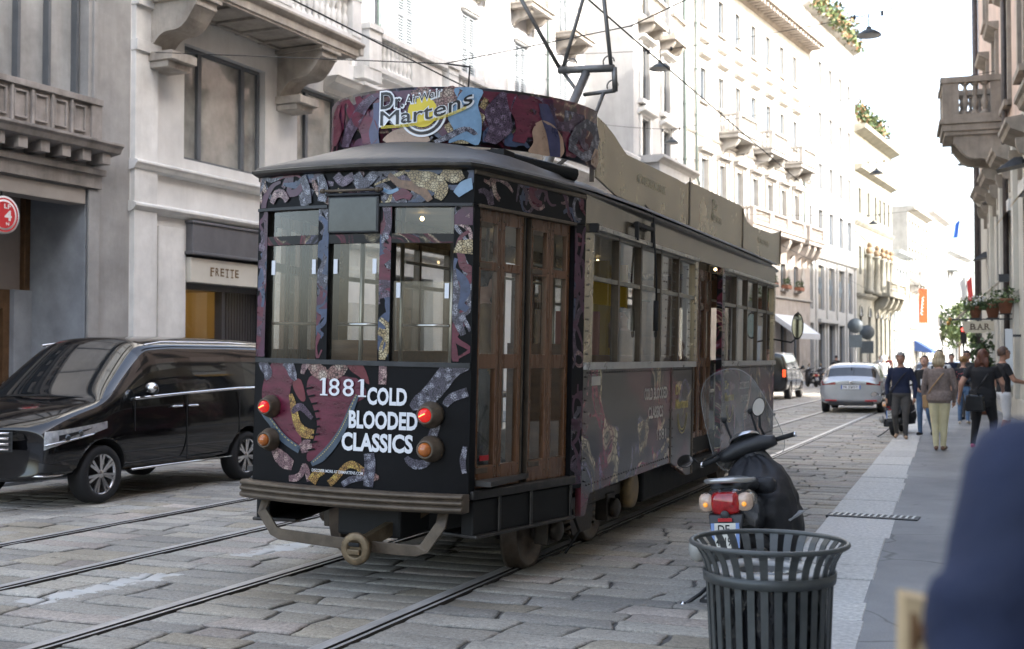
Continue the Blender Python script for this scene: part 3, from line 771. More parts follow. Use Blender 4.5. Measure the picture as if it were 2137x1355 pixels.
for k, c in enumerate(cs):
    mb.box(c-.82,c-.54,-.1,.02,10.1,12.3); mb.box(c+.54,c+.82,-.1,.02,10.1,12.3)
    moulding(mb, c-.95, c+.95, 12.3, [(.05,0),(.12,.1),(.3,.18),(.34,.3)])
    if k % 2 == 0: mb.prism([(c-.98,12.62),(c+.98,12.62),(c,13.3)], -.36, .02, 'y')
    mb.box(c-.6,c+.6,-.16,.02,15.05,15.2); moulding(mb, c-.7, c+.7, 17.45, [(.05,0),(.26,.12),(.3,.24)]); moulding(mb, c-.6, c+.6, 18.3, [(.05,0),(.2,.1),(.24,.2)]); mb.box(c-.55,c+.55,-.14,.02,19.2,19.36)
    mb.box(c+1.39-.22,c+1.39+.22,-.08,.02,9.0,13.0)
    mb.box(c-.62,c+.62,-.2,.02,5.78,5.93)
moulding(mb, -2, 22.2, 8.6, [(.05,0),(.2,.1),(.25,.2),(.25,.3)]); moulding(mb, -2, 22.2, 13.25, [(.05,0),(.1,.05),(.16,.12)]); moulding(mb, -2, 22.2, 5.3, [(.05,0),(.12,.04),(.12,.14)])
mb.build("trim", m_l5, b)
mb = MB(); moulding(mb, -2, 22.3, 22.1, [(.05,0),(.15,.1),(.25,.25),(1.15,.38),(1.2,.6),(1.3,.75),(1.3,.85)])
for k in range(40): mb.box(-1.8+k*.6,-1.5+k*.6,-1.0,.0,22.22,22.42)
mb.build("roof_cornice", m_l5g, b)
for c in (6.46, 12.3, 18.4):
    mb = MB(); mb.box(c-1.75,c+1.75,-1.1,.02,13.62,13.85); mb.box(c-1.85,c+1.85,-1.18,.02,13.85,13.95)
    for s_ in (-1.2,1.2): corbel(mb, c+s_-.18, c+s_+.18, 13.62, .95, .8)
    balustrade(mb, c-1.7, c+1.7, -1.02, 13.95, 1.0, .24, 1, .2, .07)
    for q in (-1.6, 1.6):
        for e in range(3): baluster(mb, c+q, -.75+e*.25, 14.0, .85, .06)
        mb.box(c+q-.1,c+q+.1,-.95,.02,14.82,14.95)
    mb.build("balcony", m_l5, b)
for x0, x1 in ((7.4, 17.6), (18.6, 22.1)):
    mb = MB(); mb.box(x0,x1,-1.0,.02,8.9,9.12); moulding(mb, x0-.06, x1+.06, 9.12, [(1.0,0),(1.08,.05),(1.08,.12)])
    n = int((x1-x0)/3)+2
    for i in range(n):
        x = x0+.4+(x1-x0-.8)*i/(n-1); corbel(mb, x-.22, x+.22, 8.9, .9, 1.3)
    m_ = max(1, round((x1-x0)/3.3))
    for i in range(m_): balustrade(mb, x0+(x1-x0)*i/m_, x0+(x1-x0)*(i+1)/m_, -.92, 9.24, .9, .24, 1, .2, .07)
    for e in range(3):
        for q in (x0+.1, x1-.1): baluster(mb, q, -.65+e*.25, 9.3, .75, .06)
    mb.box(x0,x0+.2,-.85,.02,10.02,10.14); mb.box(x1-.2,x1,-.85,.02,10.02,10.14)
    mb.build("balcony", m_l5g, b)
for c in cs[4:]:
    mb = MB(); mb.prism([(c+1.39-.45,6.8),(c+1.39,7.65),(c+1.39+.45,6.8),(c+1.39,5.95)], -.1, .02, 'y'); mb.build("relief", m_l5, b)
    mb = MB(); mb.box(c-.45,c+.45,-.42,-.02,5.93,6.15); mb.build("flower_box", mat("terracotta", (.25,.10,.055), .8, 0, .2, 8), b)
    mb = MB(); r = random.Random(int(c*10))
    for i in range(90):
        p = Vector((c+(r.random()-.5)*.95, -.22+(r.random()-.5)*.4, 6.15+r.random()*.42)); s_ = .06
        d = Vector((r.random()-.5, r.random()-.5, r.random()-.5)).normalized()*s_; e = d.cross(Vector((r.random(),r.random(),.3))).normalized()*s_*.6
        mb.add([p-d, p+e, p+d, p-e], [(0,1,2,3)])
    o = mb.build("flowers", mat("leaf_green", (.05,.085,.03), .7, 0, .4, 9), b)
mb = MB(); x0, x1 = 14.2, 18.4
mb.add([(x0,0,4.3),(x1,0,4.3),(x1,-1.7,3.1),(x0,-1.7,3.1),(x0,-1.7,2.75),(x1,-1.7,2.75),(x0,0,4.26),(x1,0,4.26),(x1,-1.68,3.06),(x0,-1.68,3.06)], [(0,1,2,3),(3,2,5,4),(6,7,8,9)])
mb.add([(x0,0,4.3),(x0,-1.7,3.1),(x0,-1.7,2.75),(x0,0,3.95)], [(0,1,2,3)]); mb.add([(x1,0,4.3),(x1,-1.7,3.1),(x1,-1.7,2.75),(x1,0,3.95)], [(0,1,2,3)])
mb.build("awning", mat("white_canvas", (.58,.6,.62), .8, 0, .1, 5), b)
downpipe(b, 1.0, -.12, 11.0, 22, m_pipe, .07, .4); downpipe(b, 20.6, -.12, 9.6, 13.5, m_pipe, .07, .4)

# ---------- L6 white marble front with tall shop windows, roof garden
m_l6 = mat("white_marble_front", (.40,.395,.38), .6, 0, .15, 1.0, .1, 30, streak=.3)
C0 = (-12.1, 81.0)
b = place_left("white_marble_building", "smooth white marble front with five tall shop windows above dark doorways", C0, 6.3)
mb = MB(); cs = [1.5,4.55,7.6,10.6,13.3]; ww = []
for c in cs: ww += [(c-.85,c+.85,4.95,8.05,.35),(c-.6,c+.6,9.7,11.95,.25),(c-.9,c+.9,.1,4.0,.5),(c-.5,c+.5,13.4,15.2,.2),(c-.5,c+.5,17.0,18.8,.2),(c-.5,c+.5,20.6,22.4,.2)]
wall_holes(mb, 0, 15.3, 0, 25.6, ww, .3); shell(mb, 0, 15.3, 0, 25.6); mb.build("wall", m_l6, b)
m_lit = mat("bright_shop_pane", (.32,.3,.25), .08, 0, .6, .9, spec=.8); m_cross = mat("blue_grey_cross", (.12,.16,.19), .6)
for (a, c, z0, z1, _d2) in ww:
    o = window(b, (a+c)/2, z0, c-a, z1-z0, 'plain' if z0 < 9 else 'casement', m_bf, m_lit if 4 < z0 < 6 else mat("shop_pane", (.07,.065,.055), .05, 0, .7, .6) if z0 < 1 else PANE, .2)
    if 4 < z0 < 6:
        q = MB(); q.box(-.16,.16,.1,.14,1.1,2.3); q.box(-.45,.45,.1,.139,1.5,1.85); q = q.build("cross_ornament", m_cross, o)
mb = MB(); moulding(mb, 0, 15.3, 8.45, [(.05,0),(.16,.08),(.2,.2),(.2,.4),(.1,.45)]); moulding(mb, 0, 15.3, 25.2, [(.05,0),(.5,.2),(.6,.4)])
for c in cs: mb.box(c+1.35,c+1.7,-.1,.02,.1,8.4)
mb.box(3.3,9.0,-.3,.02,4.05,4.3)
mb.build("trim", m_l6, b)
def leafmass(mb, r, x0, x1, y0, y1, z0, z1, n, s=.22, mats=2):
    for i in range(n):
        a = r.random(); p = Vector((x0+(x1-x0)*r.random(), y0+(y1-y0)*r.random(), z0+(z1-z0)*r.random()*(.55+.45*math.sin(a*9+x0))))
        d = Vector((r.random()-.5, r.random()-.5, r.random()-.5)).normalized()*s*(.5+r.random()); e = d.cross(Vector((r.random()-.5,r.random()-.5,r.random()))).normalized()*s*.55
        mb.add([p-d, p+e, p+d, p-e], [(0,1,2,3)], r.randrange(mats))
LEAF = [mat("leaf_dark", (.035,.06,.022), .7), mat("leaf_mid", (.07,.11,.04), .7), mat("leaf_light", (.12,.16,.06), .7), mat("leaf_dry", (.25,.15,.08), .8)]
t = thing("roof_garden", "green and rust coloured shrubs spilling over the roof edge of the white marble building", "plants", b.location, R(90-6.3), "roof gardens along the street")
mb = MB(); r = random.Random(4); leafmass(mb, r, .5, 15, -.9, .6, 25.3, 27.4, 1900, .22, 4); mb.build("foliage", LEAF, t)
mb = MB(); mb.box(.5,15,-.5,.5,25.4,25.75); mb.build("planter", m_l5g, t)

# ---------- L7 greenish palazzo with statues on columns
m_l7 = mat("olive_limestone", (.27,.26,.215), .8, 0, .28, 1.1, .25, 25, streak=.6)
D0 = (-10.4, 96.0)
b = place_left("statue_palazzo", "olive limestone palazzo with busts on tall columns above an arched entrance", D0, 6.0)
mb = MB(); ww = []
for c in (1.6,4.9,7.7,9.6,11.3,13.2): ww += [(c-.5,c+.5,1.0,4.9,.4),(c-.45,c+.45,8.2,10.4,.3),(c-.45,c+.45,13,15,.3)]
wall_holes(mb, -.1, 14.7, 0, 20.6, ww, .35); shell(mb, -.1, 14.7, 0, 20.6); mb.build("wall", m_l7, b)
for (a, c, z0, z1, _d2) in ww:
    window(b, (a+c)/2, z0, c-a, z1-z0, 'casement', m_bf, PANE, .25)
mb = MB()
for c in (1.6,4.9,7.7,9.6,11.3,13.2):
    q = [(c+.5*math.cos(math.pi*i/12), 4.9+.75*math.sin(math.pi*i/12)) for i in range(13)]; mb.prism(q, -.06, .01, 'y', 1)
    q2 = [(c+.68*math.cos(math.pi*i/12), 4.9+.95*math.sin(math.pi*i/12)) for i in range(13)]
    for i in range(12): mb.prism([q[i],q[i+1],q2[i+1],q2[i]], -.1, .01, 'y', 0)
moulding(mb, -.1, 14.7, 6.3, [(.05,0),(.3,.2),(.35,.35)]); moulding(mb, -.1, 14.7, 12.0, [(.05,0),(.2,.2),(.25,.3)]); moulding(mb, -.1, 14.7, 16.2, [(.05,0),(.5,.2),(.6,.5)]); moulding(mb, -.1, 14.7, 19.2, [(.05,0),(.8,.3),(.9,.6)])
mb.build("trim", [m_l7, PANE], b)
mb = MB(); mb.box(6.6,14.4,-1.3,.02,6.65,6.95); balustrade(mb, 6.7, 10.5, -1.15, 6.95, .95, .3, 1, .2, .08); balustrade(mb, 10.5, 14.3, -1.15, 6.95, .95, .3, 1, .2, .08)
for x in (7.2,9.4,11.6,13.8): corbel(mb, x-.25, x+.25, 6.65, 1.1, 1.6)
mb.build("balcony", m_l7, b)
for c in (3.3, 6.3, 8.6, 10.4, 12.2):
    mb = MB(); mb.lathe([(.36,6.7),(.36,7.0),(.26,7.1),(.23,9.6),(.34,9.75),(.34,9.9)], 10, 0, Matrix.Translation((c,-.35,0)))
    mb.ball((c,-.35,10.15), .34, 8, 1, (1,.8,1)); mb.ball((c,-.38,10.6), .22, 8, 1, (.9,1,1.15))
    mb.build("column_bust", [m_l7, mat("weathered_bronze", (.22,.15,.09), .7, 0, .4, 6)], b)
t = thing("roof_garden", "sparse green and rust shrubs on the roof of the statue palazzo", "plants", b.location, R(90-6.0), "roof gardens along the street")
mb = MB(); leafmass(mb, random.Random(9), .3, 12, -.6, .6, 20.4, 21.9, 900, .22, 4); mb.build("foliage", LEAF, t)

# ---------- further fronts down the street
def simple_front(name, label, o, ang, L_, H_, m_w, rows, sp, ww_, fm, pm=None, trim=None, style='casement', back=9):
    b = place_left(name, label, o, ang); mb = MB(); hl = []; n = max(1, int(L_/sp))
    for i in range(n):
        c = L_*(i+.5)/n
        for z0, z1 in rows: hl.append((c-ww_/2, c+ww_/2, z0, z1, .22))
    wall_holes(mb, 0, L_, 0, H_, hl, .22); shell(mb, 0, L_, 0, H_, back); mb.build("wall", m_w, b)
    for (a, c, z0, z1, _) in hl: window(b, (a+c)/2, z0, c-a, z1-z0, style, fm, pm or PANE, .14)
    mb = MB()
    moulding(mb, 0, L_, H_-.5, [(.05,0),(.2,.1),(.6,.25),(.7,.5)])
    for z0, z1 in rows[1:2]: moulding(mb, 0, L_, z0-.7, [(.05,0),(.25,.1),(.25,.25)])
    for (a, c, z0, z1, _) in hl:
        if z0 > 3: mb.box(a-.15,c+.15,-.16,.02,z0-.16,z0-.02); mb.box(a-.15,c+.15,-.12,.02,z1+.05,z1+.2)
    mb.build("trim", trim or m_w, b)
    return b
def along(o, ang, s): return (o[0]+math.sin(R(ang))*s, o[1]+math.cos(R(ang))*s)
E0 = along(D0, 6.0, 14.7)
m_blue = mat("blue_grey_render", (.34,.37,.38), .7, 0, .15, 1, .1, 20, streak=.3)
b = simple_front("blue_grey_building", "blue grey house with long vertical slats between statue palazzo and orange banner", E0, 5.5, 8, 11.2, m_blue, [(.2,3.4),(4.6,6.0),(6.6,9.6)], 1.5, .95, m_bf, mat("slate_pane", (.12,.17,.19), .2))
F0 = along(E0, 5.5, 8)
b = simple_front("balcony_building", "pale building with a stone balcony and green shutters behind the orange banner", F0, 5.5, 12, 16, mat("sandy_render", (.32,.31,.28), .75, 0, .2, 1, .1, 20, streak=.4), [(.2,3.2),(5.0,7.6),(10,12),(13,14.6)], 1.7, .9, m_bf, mat("teal_shutter", (.12,.2,.2), .5))
mb = MB(); mb.box(.5,4.5,-1.1,.02,8.5,8.8); balustrade(mb, .6, 4.4, -1.0, 8.8, .95, .3, 1, .2, .08)
for x in (.9,2.5,4.1): corbel(mb, x-.2, x+.2, 8.5, .9, 1.0)
mb.build("balcony", m_l5, b)
G0 = along(F0, 5.5, 12)
b = simple_front("bright_building", "bright sunlit building standing past the green shuttered one down the street", G0, 5.0, 14, 17, m_l4, [(.2,3.4),(5,7.4),(9,11.4),(13,15)], 2.4, 1.0, m_bf)
G1 = along(G0, 5.0, 14)
b = simple_front("corner_building", "grey corner building with turret balconies where the street closes in the distance", G1, 7.0, 16, 14, mat("cool_grey_render", (.36,.37,.37), .75, 0, .2, 1, .1, 20, streak=.4), [(.2,3.4),(5,7.4),(9,11.4)], 2.4, 1.1, m_bf)
mb = MB(); mb.box(.4,4.2,-1.1,.02,11.6,11.9); mb.box(.6,4.0,-1.0,.02,11.9,12.7); mb.build("balcony", m_blue, b)
b = simple_front("end_building", "pale building facing down the street at its far end", (-16, 190), 88, 60, 11, m_l4, [(.2,3.2),(5,7),(8.2,10)], 3, 1.2, m_bf)

# ---------- right-hand building (close to the camera, seen at a grazing angle)
RA = -4.5
R0 = along((.62, 30.0), RA, 16.5)            # far end
m_r1 = mat("cream_stucco", (.56,.535,.47), .8, 0, .16, 1.2, .15, 35, streak=.45)
m_r1p = mat("pink_stucco", (.62,.47,.38), .8, 0, .15, 1.0, .12, 30, streak=.4)
m_r1s = mat("brown_stone_trim", (.30,.26,.215), .8, 0, .3, 2, .25, 30, streak=.6)
b = thing("corner_bar_building", "cream and pink building with stone window hoods above the bar sign", "building", (R0[0], R0[1], 0), R(-90-RA))
LEN = 78.0; H_R = 20.0
rz_ = R(-90-RA); rux = Vector((math.cos(rz_), math.sin(rz_), 0)); ruy = Vector((-math.sin(rz_), math.cos(rz_), 0))
def rpt(x, y, z): return Vector((R0[0], R0[1], 0)) + rux*x + ruy*y + Vector((0,0,z))
cs = [4.3, 8.0, 11.9, 15.9] + [20.0+4.2*k for k in range(13)]
lo = []; up = []
for c in cs:
    lo += [(c-.75,c+.75,.45,5.9,.35)]
    up += [(c-.55,c+.55,8.4,11.0,.25),(c-.55,c+.55,12.6,15.0,.25),(c-.5,c+.5,16.6,18.6,.25)]
mb = MB(); wall_holes(mb, 0, LEN, 0, 7.1, lo, .35); mb.build("wall", m_r1, b)
mb = MB(); wall_holes(mb, 0, LEN, 7.1, H_R, up, .25); shell(mb, 0, LEN, 0, H_R, 10); mb.build("upper_wall", m_r1p, b)
m_dkf = mat("brown_window_frame", (.06,.045,.035), .5)
for (a, c, z0, z1, _) in lo: window(b, (a+c)/2, z0, c-a, z1-z0, 'cross', m_dkf, mat("bar_pane", (.06,.055,.045), .06, 0, .6, .7), .22)
for (a, c, z0, z1, _) in up: window(b, (a+c)/2, z0, c-a, z1-z0, 'casement', m_dkf, PANE, .16)
for c in cs:
    mb = MB(); moulding(mb, c-1.05, c+1.05, 6.62, [(.06,0),(.14,.1),(.42,.22),(.46,.32),(.52,.36),(.52,.46),(.1,.52)]); mb.box(c-.95,c-.78,-.1,.02,5.9,6.62); mb.box(c+.78,c+.95,-.1,.02,5.9,6.62)
    for s_ in (-.88,.88): corbel(mb, c+s_-.09, c+s_+.09, 6.62, .3, .6)
    mb.build("window_hood", m_r1s, b, .01)
    mb = MB(); mb.box(c-.8,c-.57,-.1,.02,8.2,11.2); mb.box(c+.57,c+.8,-.1,.02,8.2,11.2); moulding(mb, c-.9, c+.9, 11.2, [(.05,0),(.3,.15),(.34,.25)]); mb.box(c-.8,c+.8,-.2,.02,8.2,8.36)
    mb.box(c-.72,c-.57,-.08,.02,12.4,15.2); mb.box(c+.57,c+.72,-.08,.02,12.4,15.2); mb.box(c-.8,c+.8,-.2,.02,15.2,15.35); mb.box(c-.7,c+.7,-.16,.02,12.4,12.55)
    mb.build("window_surround", m_r1s, b)
mb = MB(); moulding(mb, 0, LEN, 7.0, [(.05,0),(.1,.05),(.16,.16),(.16,.24)]); moulding(mb, 0, LEN, 19.3, [(.05,0),(.2,.15),(.8,.3),(.95,.5),(.95,.7)]); mb.box(0,LEN,-.08,.02,0,.55)
for c in cs: mb.box(c+1.5,c+2.05,-.12,.02,.55,7.0)
mb.build("trim", m_r1, b)
for c in cs[2:5]:
    mb = MB(); mb.box(c-.7,c+.7,-.12,.1,5.45,5.75,0); mb.add([(c-.7,-.12,5.45),(c+.7,-.12,5.45),(c+.7,-.36,5.16),(c-.7,-.36,5.16)], [(0,1,2,3)], 1); mb.add([(c-.7,-.10,5.44),(c+.7,-.10,5.44),(c+.7,-.34,5.15),(c-.7,-.34,5.15)], [(0,1,2,3)], 1)
    mb.build("awning", [mat("awning_white", (.6,.6,.58), .6), mat("awning_ochre", (.6,.36,.08), .7)], b)
mb = MB(); 
for z in (7.3, 13, 18.9): mb.tube([(12.9-.9,-.13,z),(12.9-.9,-.13,z+.1)], .1, 10)
mb.tube([(12.0,-.13,.1),(12.0,-.13,19.3)], .075, 10); mb.build("drainpipe", mat("brown_pipe", (.09,.075,.07), .5, .2, .3, 6), b)
mb = MB(); mb.tube([(.25,-.12,.1),(.25,-.12,19.3)], .1, 10); mb.box(.0,.4,-.06,.02,0,7.0); mb.build("drainpipe", mat("brown_pipe", (.09,.075,.07), .5, .2, .3, 6), b)
# stone balcony over the pavement
s0 = 7.6; s1 = 9.7; zt = 8.27
mb = MB(); mb.box(s0,s1,-1.62,.02,zt-.14,zt+.06); mb.box(s0-.06,s1+.06,-1.7,.02,zt+.06,zt+.2); mb.box(s0+.06,s1-.06,-1.55,.02,zt-.26,zt-.14)
mb.build("balcony_slab", m_r1s, b, .015)
for x in (s0+.3, s1-.3):
    mb = MB(); corbel(mb, x-.17, x+.17, zt-.24, 1.3, 1.15); mb.build("balcony_bracket", m_r1s, b, .012)
mb = MB(); 
z = zt+.2; h = 1.05
for x in (s0+.1, s1-.1):                      # side balustrades run out from the wall
    mb.box(x-.12,x+.12,-1.6,.0,z,z+.14); mb.box(x-.15,x+.15,-1.66,.02,z+h,z+h+.17)
    mb.box(x-.11,x+.11,-1.6,-1.15,z+.14,z+h); mb.box(x-.11,x+.11,-.3,.0,z+.14,z+h)
    for k in range(3): baluster(mb, x, -.98+k*.26, z+.14, h-.14, .1, 0, 12)
balustrade(mb, s0+.24, s1-.24, -1.5, z, h+.17, .26, 0, .22, .1)
mb.build("balustrade", m_r1s, b, .006)

# ---------- hidden-side neighbour across the side street (its roof shades the far road)
b2 = thing("neighbour_building", "plain ochre building across the side street beyond the bar", "building", (3.2, 101, 0), R(-90))
mb = MB(); hl = []
for k in range(11):
    c = 2.3 + 4.2*k
    for z0, z1 in ((.5,3.6),(5,7.4),(9,11.2),(12.6,14.6)): hl.append((c-.6,c+.6,z0,z1,.22))
wall_holes(mb, 0, 48, 0, 16.5, hl, .22); shell(mb, 0, 48, 0, 16.5, 10); mb.build("wall", mat("ochre_stucco", (.46,.34,.2), .8, 0, .15, 1, .1, 30, streak=.3), b2)
for (a, c, z0, z1, _) in hl: window(b2, (a+c)/2, z0, c-a, z1-z0, 'casement', m_dkf, PANE, .14)
mb = MB(); moulding(mb, 0, 48, 16, [(.05,0),(.5,.2),(.6,.5)]); moulding(mb, 0, 48, 4.2, [(.05,0),(.2,.1),(.2,.2)]); mb.build("trim", m_r1s, b2)
# ================================================================ the tram
tram = thing("tram", "old single car tram wrapped in dark snake print advertising, seen from its rear end", "tram", (-4.08, 7.15, 0))
tram.rotation_euler = (0, R(1.3), 0)
HW = 1.11; RW = .83; YS = 1.45; YE = 9.65; YF = 11.0
ZS = 1.545; ZG = 2.86                    # window sill, gutter

def wrap_mat(name, base=(.006,.0055,.007), rough=.28, scale=3.2, seed=0, gain=1.0, spec=.3, amount=.5, stretch=(1,1,1)):
    """printed vinyl: coiling banded snakes and maroon leather on black"""
    if name in _mc: return _mc[name]
    m, nt, b = _new(name); L = nt.links.new
    tc = _nd(nt, "ShaderNodeTexCoord"); mp = _nd(nt, "ShaderNodeMapping"); mp.inputs["Location"].default_value = (seed, seed*.7, seed*1.3); mp.inputs["Scale"].default_value = stretch
    nw = _nd(nt, "ShaderNodeTexNoise", Scale=scale*.55, Detail=2.0); L(tc.outputs["Object"], nw.inputs["Vector"])
    wv = _nd(nt, "ShaderNodeVectorMath", operation='MULTIPLY_ADD'); L(nw.outputs["Color"], wv.inputs[0]); wv.inputs[1].default_value = (3.2/scale,)*3; L(tc.outputs["Object"], wv.inputs[2]); L(wv.outputs[0], mp.inputs[0])
    def wave(sc, dist, rot):
        mq = _nd(nt, "ShaderNodeMapping"); mq.inputs["Rotation"].default_value = rot; L(mp.outputs[0], mq.inputs[0])
        w = _nd(nt, "ShaderNodeTexWave", Scale=sc, Distortion=dist, Detail=1.0); w.inputs["Detail Scale"].default_value = .9; L(mq.outputs[0], w.inputs["Vector"]); return w
    def ramp(src, stops, interp='LINEAR'):
        r = _nd(nt, "ShaderNodeValToRGB"); r.color_ramp.interpolation = interp
        e = r.color_ramp.elements
        e[0].position, e[0].color = stops[0][0], c4(stops[0][1]); e[1].position, e[1].color = stops[-1][0], c4(stops[-1][1])
        for p, c in stops[1:-1]:
            q = e.new(p); q.color = c4(c)
        L(src, r.inputs[0]); return r.outputs[0]
    def mix(a, bb, fac, mode='MIX'):
        x = _nd(nt, "ShaderNodeMixRGB", blend_type=mode)
        for i, s in ((0, fac), (1, a), (2, bb)):
            if isinstance(s, (int, float)): x.inputs[i].default_value = s
            elif isinstance(s, tuple): x.inputs[i].default_value = c4(s)
            else: L(s, x.inputs[i])
        return x.outputs[0]
    k = gain
    w1 = wave(scale*.55, 9.0, (.4,.9,.3)); w2 = wave(scale*.4, 12.0, (1.1,.2,.8))
    n1 = _nd(nt, "ShaderNodeTexNoise", Scale=scale*.8, Detail=2.0); L(mp.outputs[0], n1.inputs["Vector"])
    hue = ramp(n1.outputs["Color"], [(0,(.085*k,.012*k,.024*k)),(.4,(.16*k,.15*k,.21*k)),(.5,(.5*k,.42*k,.27*k)),(.56,(.13*k,.025*k,.04*k)),(.66,(.12*k,.13*k,.24*k)),(1,(.36*k,.31*k,.33*k))], 'CONSTANT')
    body = ramp(w1.outputs["Fac"], [(.0,(0,0,0)),(amount,(0,0,0)),(amount+.06,(.35,.35,.35)),(amount+.22,(1,1,1)),(.93,(.3,.3,.3)),(1,(.05,.05,.05))])
    vo = _nd(nt, "ShaderNodeTexVoronoi", Scale=scale*14, feature='DISTANCE_TO_EDGE'); L(mp.outputs[0], vo.inputs["Vector"])
    sc = ramp(vo.outputs["Distance"], [(.0,(.12,.12,.12)),(.09,(.75,.75,.75)),(.3,(1.25,1.25,1.25))])
    v2 = _nd(nt, "ShaderNodeTexVoronoi", Scale=scale*2.6); L(mp.outputs[0], v2.inputs["Vector"])
    blot = ramp(v2.outputs["Distance"], [(.0,(.3,.25,.2)),(.28,(.35,.3,.25)),(.34,(1,1,1)),(1,(1,1,1))])
    snake = mix(mix(mix(hue, sc, 1.0, 'MULTIPLY'), blot, .8, 'MULTIPLY'), body, 1.0, 'MULTIPLY')
    mar = ramp(w2.outputs["Fac"], [(.0,(0,0,0)),(.62,(0,0,0)),(.68,(.05*k,.006*k,.013*k)),(.85,(.13*k,.016*k,.034*k)),(1,(.05*k,.008*k,.013*k))])
    col = mix(mix(base, mar, 1.0, 'ADD'), snake, 1.0, 'ADD')
    L(col, b.inputs["Base Color"])
    b.inputs["Roughness"].default_value = rough; b.inputs["Specular IOR Level"].default_value = spec
    nb = _nd(nt, "ShaderNodeTexNoise", Scale=1.7, Detail=3.0); L(tc.outputs["Object"], nb.inputs["Vector"])
    bp = _nd(nt, "ShaderNodeBump", Strength=.25, Distance=.02); L(nb.outputs["Fac"], bp.inputs["Height"]); L(bp.outputs[0], b.inputs["Normal"])
    _mc[name] = m; return m

WRAP = wrap_mat("snake_print_vinyl", scale=3.6, seed=1.2, gain=1.35, amount=.45)
WRAP_B = wrap_mat("snake_print_vinyl_board", scale=2.7, seed=3.4, gain=1.0, rough=.2, amount=.42)
WRAP_S = wrap_mat("snake_print_vinyl_side", base=(.030,.025,.021), scale=1.7, seed=5.1, gain=1.0, rough=.2, amount=.42, spec=.55, stretch=(1,1,.4))
SHEEN_S = mat("vinyl_painted_warm_sheen", (.44,.365,.25), .25, .6, .35, 2.2, .15, 3, spec=.8)  # dark glossy vinyl; gold-brown base colour imitates warm facade reflections
INK = mat("black_vinyl", (.008,.008,.009), .42, 0, .2, 2, spec=.12)
TROOF = mat("tram_roof_canvas", (.075,.068,.06), .5, 0, .3, 2.0, .25, 14)
TMETAL = mat("brown_grey_steel", (.115,.088,.062), .5, .35, .35, 9, .2, 45)
TDARK = mat("underframe_black", (.010,.0095,.009), .7, .2, .4, 8)
DOORW = mat("door_brown_varnish", (.15,.070,.033), .28, 0, .3, 3.0, .08, 40, stretch=(4,4,.5), streak=.3)
TG = glass("tram_glass", (.86,.87,.83), 1.0, .06, (.36,.34,.29))
TGD = glass("dusty_tram_glass", (.84,.84,.80), 1.0, .035, (.34,.32,.26), .03)
CREAM_IN = mat("tram_lining_cream", (.5,.44,.33), .6, 0, .15, 3); WOOD_IN = mat("tram_wood_bench", (.2,.1,.045), .4, 0, .3, 4, stretch=(1,6,6))
YEL = mat("yellow_pole_paint", (.55,.36,.04), .35)

def bowy(x, w=RW, d=.12): return -d*max(0, 1-(x/w)**2)
def rear_strip(mb, x0, x1, z0, z1, th=.03, mat=0, out=0.0, n=None):
    n = n or max(2, int(abs(x1-x0)/.06)); rings = []
    for i in range(n+1):
        x = x0+(x1-x0)*i/n; y = bowy(x)-out
        rings.append([(x,y,z0),(x,y,z1),(x,y+th,z1),(x,y+th,z0)])
    mb.loft(rings, mat, True, True, False)
class Pl:
    """flat side plane: u along the wall, v up, w outwards"""
    def __init__(s, p0, p1, flip=1):
        s.o = Vector((p0[0], p0[1], 0)); d = Vector((p1[0]-p0[0], p1[1]-p0[1], 0)); s.L = d.length; s.u = d.normalized()
        s.n = Vector((s.u.y, -s.u.x, 0)) * flip
    def __call__(s, u, v, w=0): return s.o + s.u*u + Vector((0,0,v)) + s.n*w
    def box(s, mb, u0, u1, v0, v1, w0, w1, mat=0):
        P = s
        mb.add([P(u0,v0,w0),P(u1,v0,w0),P(u1,v0,w1),P(u0,v0,w1),P(u0,v1,w0),P(u1,v1,w0),P(u1,v1,w1),P(u0,v1,w1)],
               [(3,2,1,0),(4,5,6,7),(0,1,5,4),(1,2,6,5),(2,3,7,6),(3,0,4,7)], mat)
    def quad(s, mb, u0, u1, v0, v1, w, mat=0): mb.add([s(u0,v0,w),s(u1,v0,w),s(u1,v1,w),s(u0,v1,w)], [(0,1,2,3)], mat)
SR = Pl((HW, YS), (HW, YE)); SL = Pl((-HW, YS), (-HW, YE), -1)
TR = Pl((RW, 0), (HW, YS)); TL = Pl((-RW, 0), (-HW, YS), -1)
FR = Pl((HW, YE), (.8, YF)); FL = Pl((-HW, YE), (-.8, YF), -1)

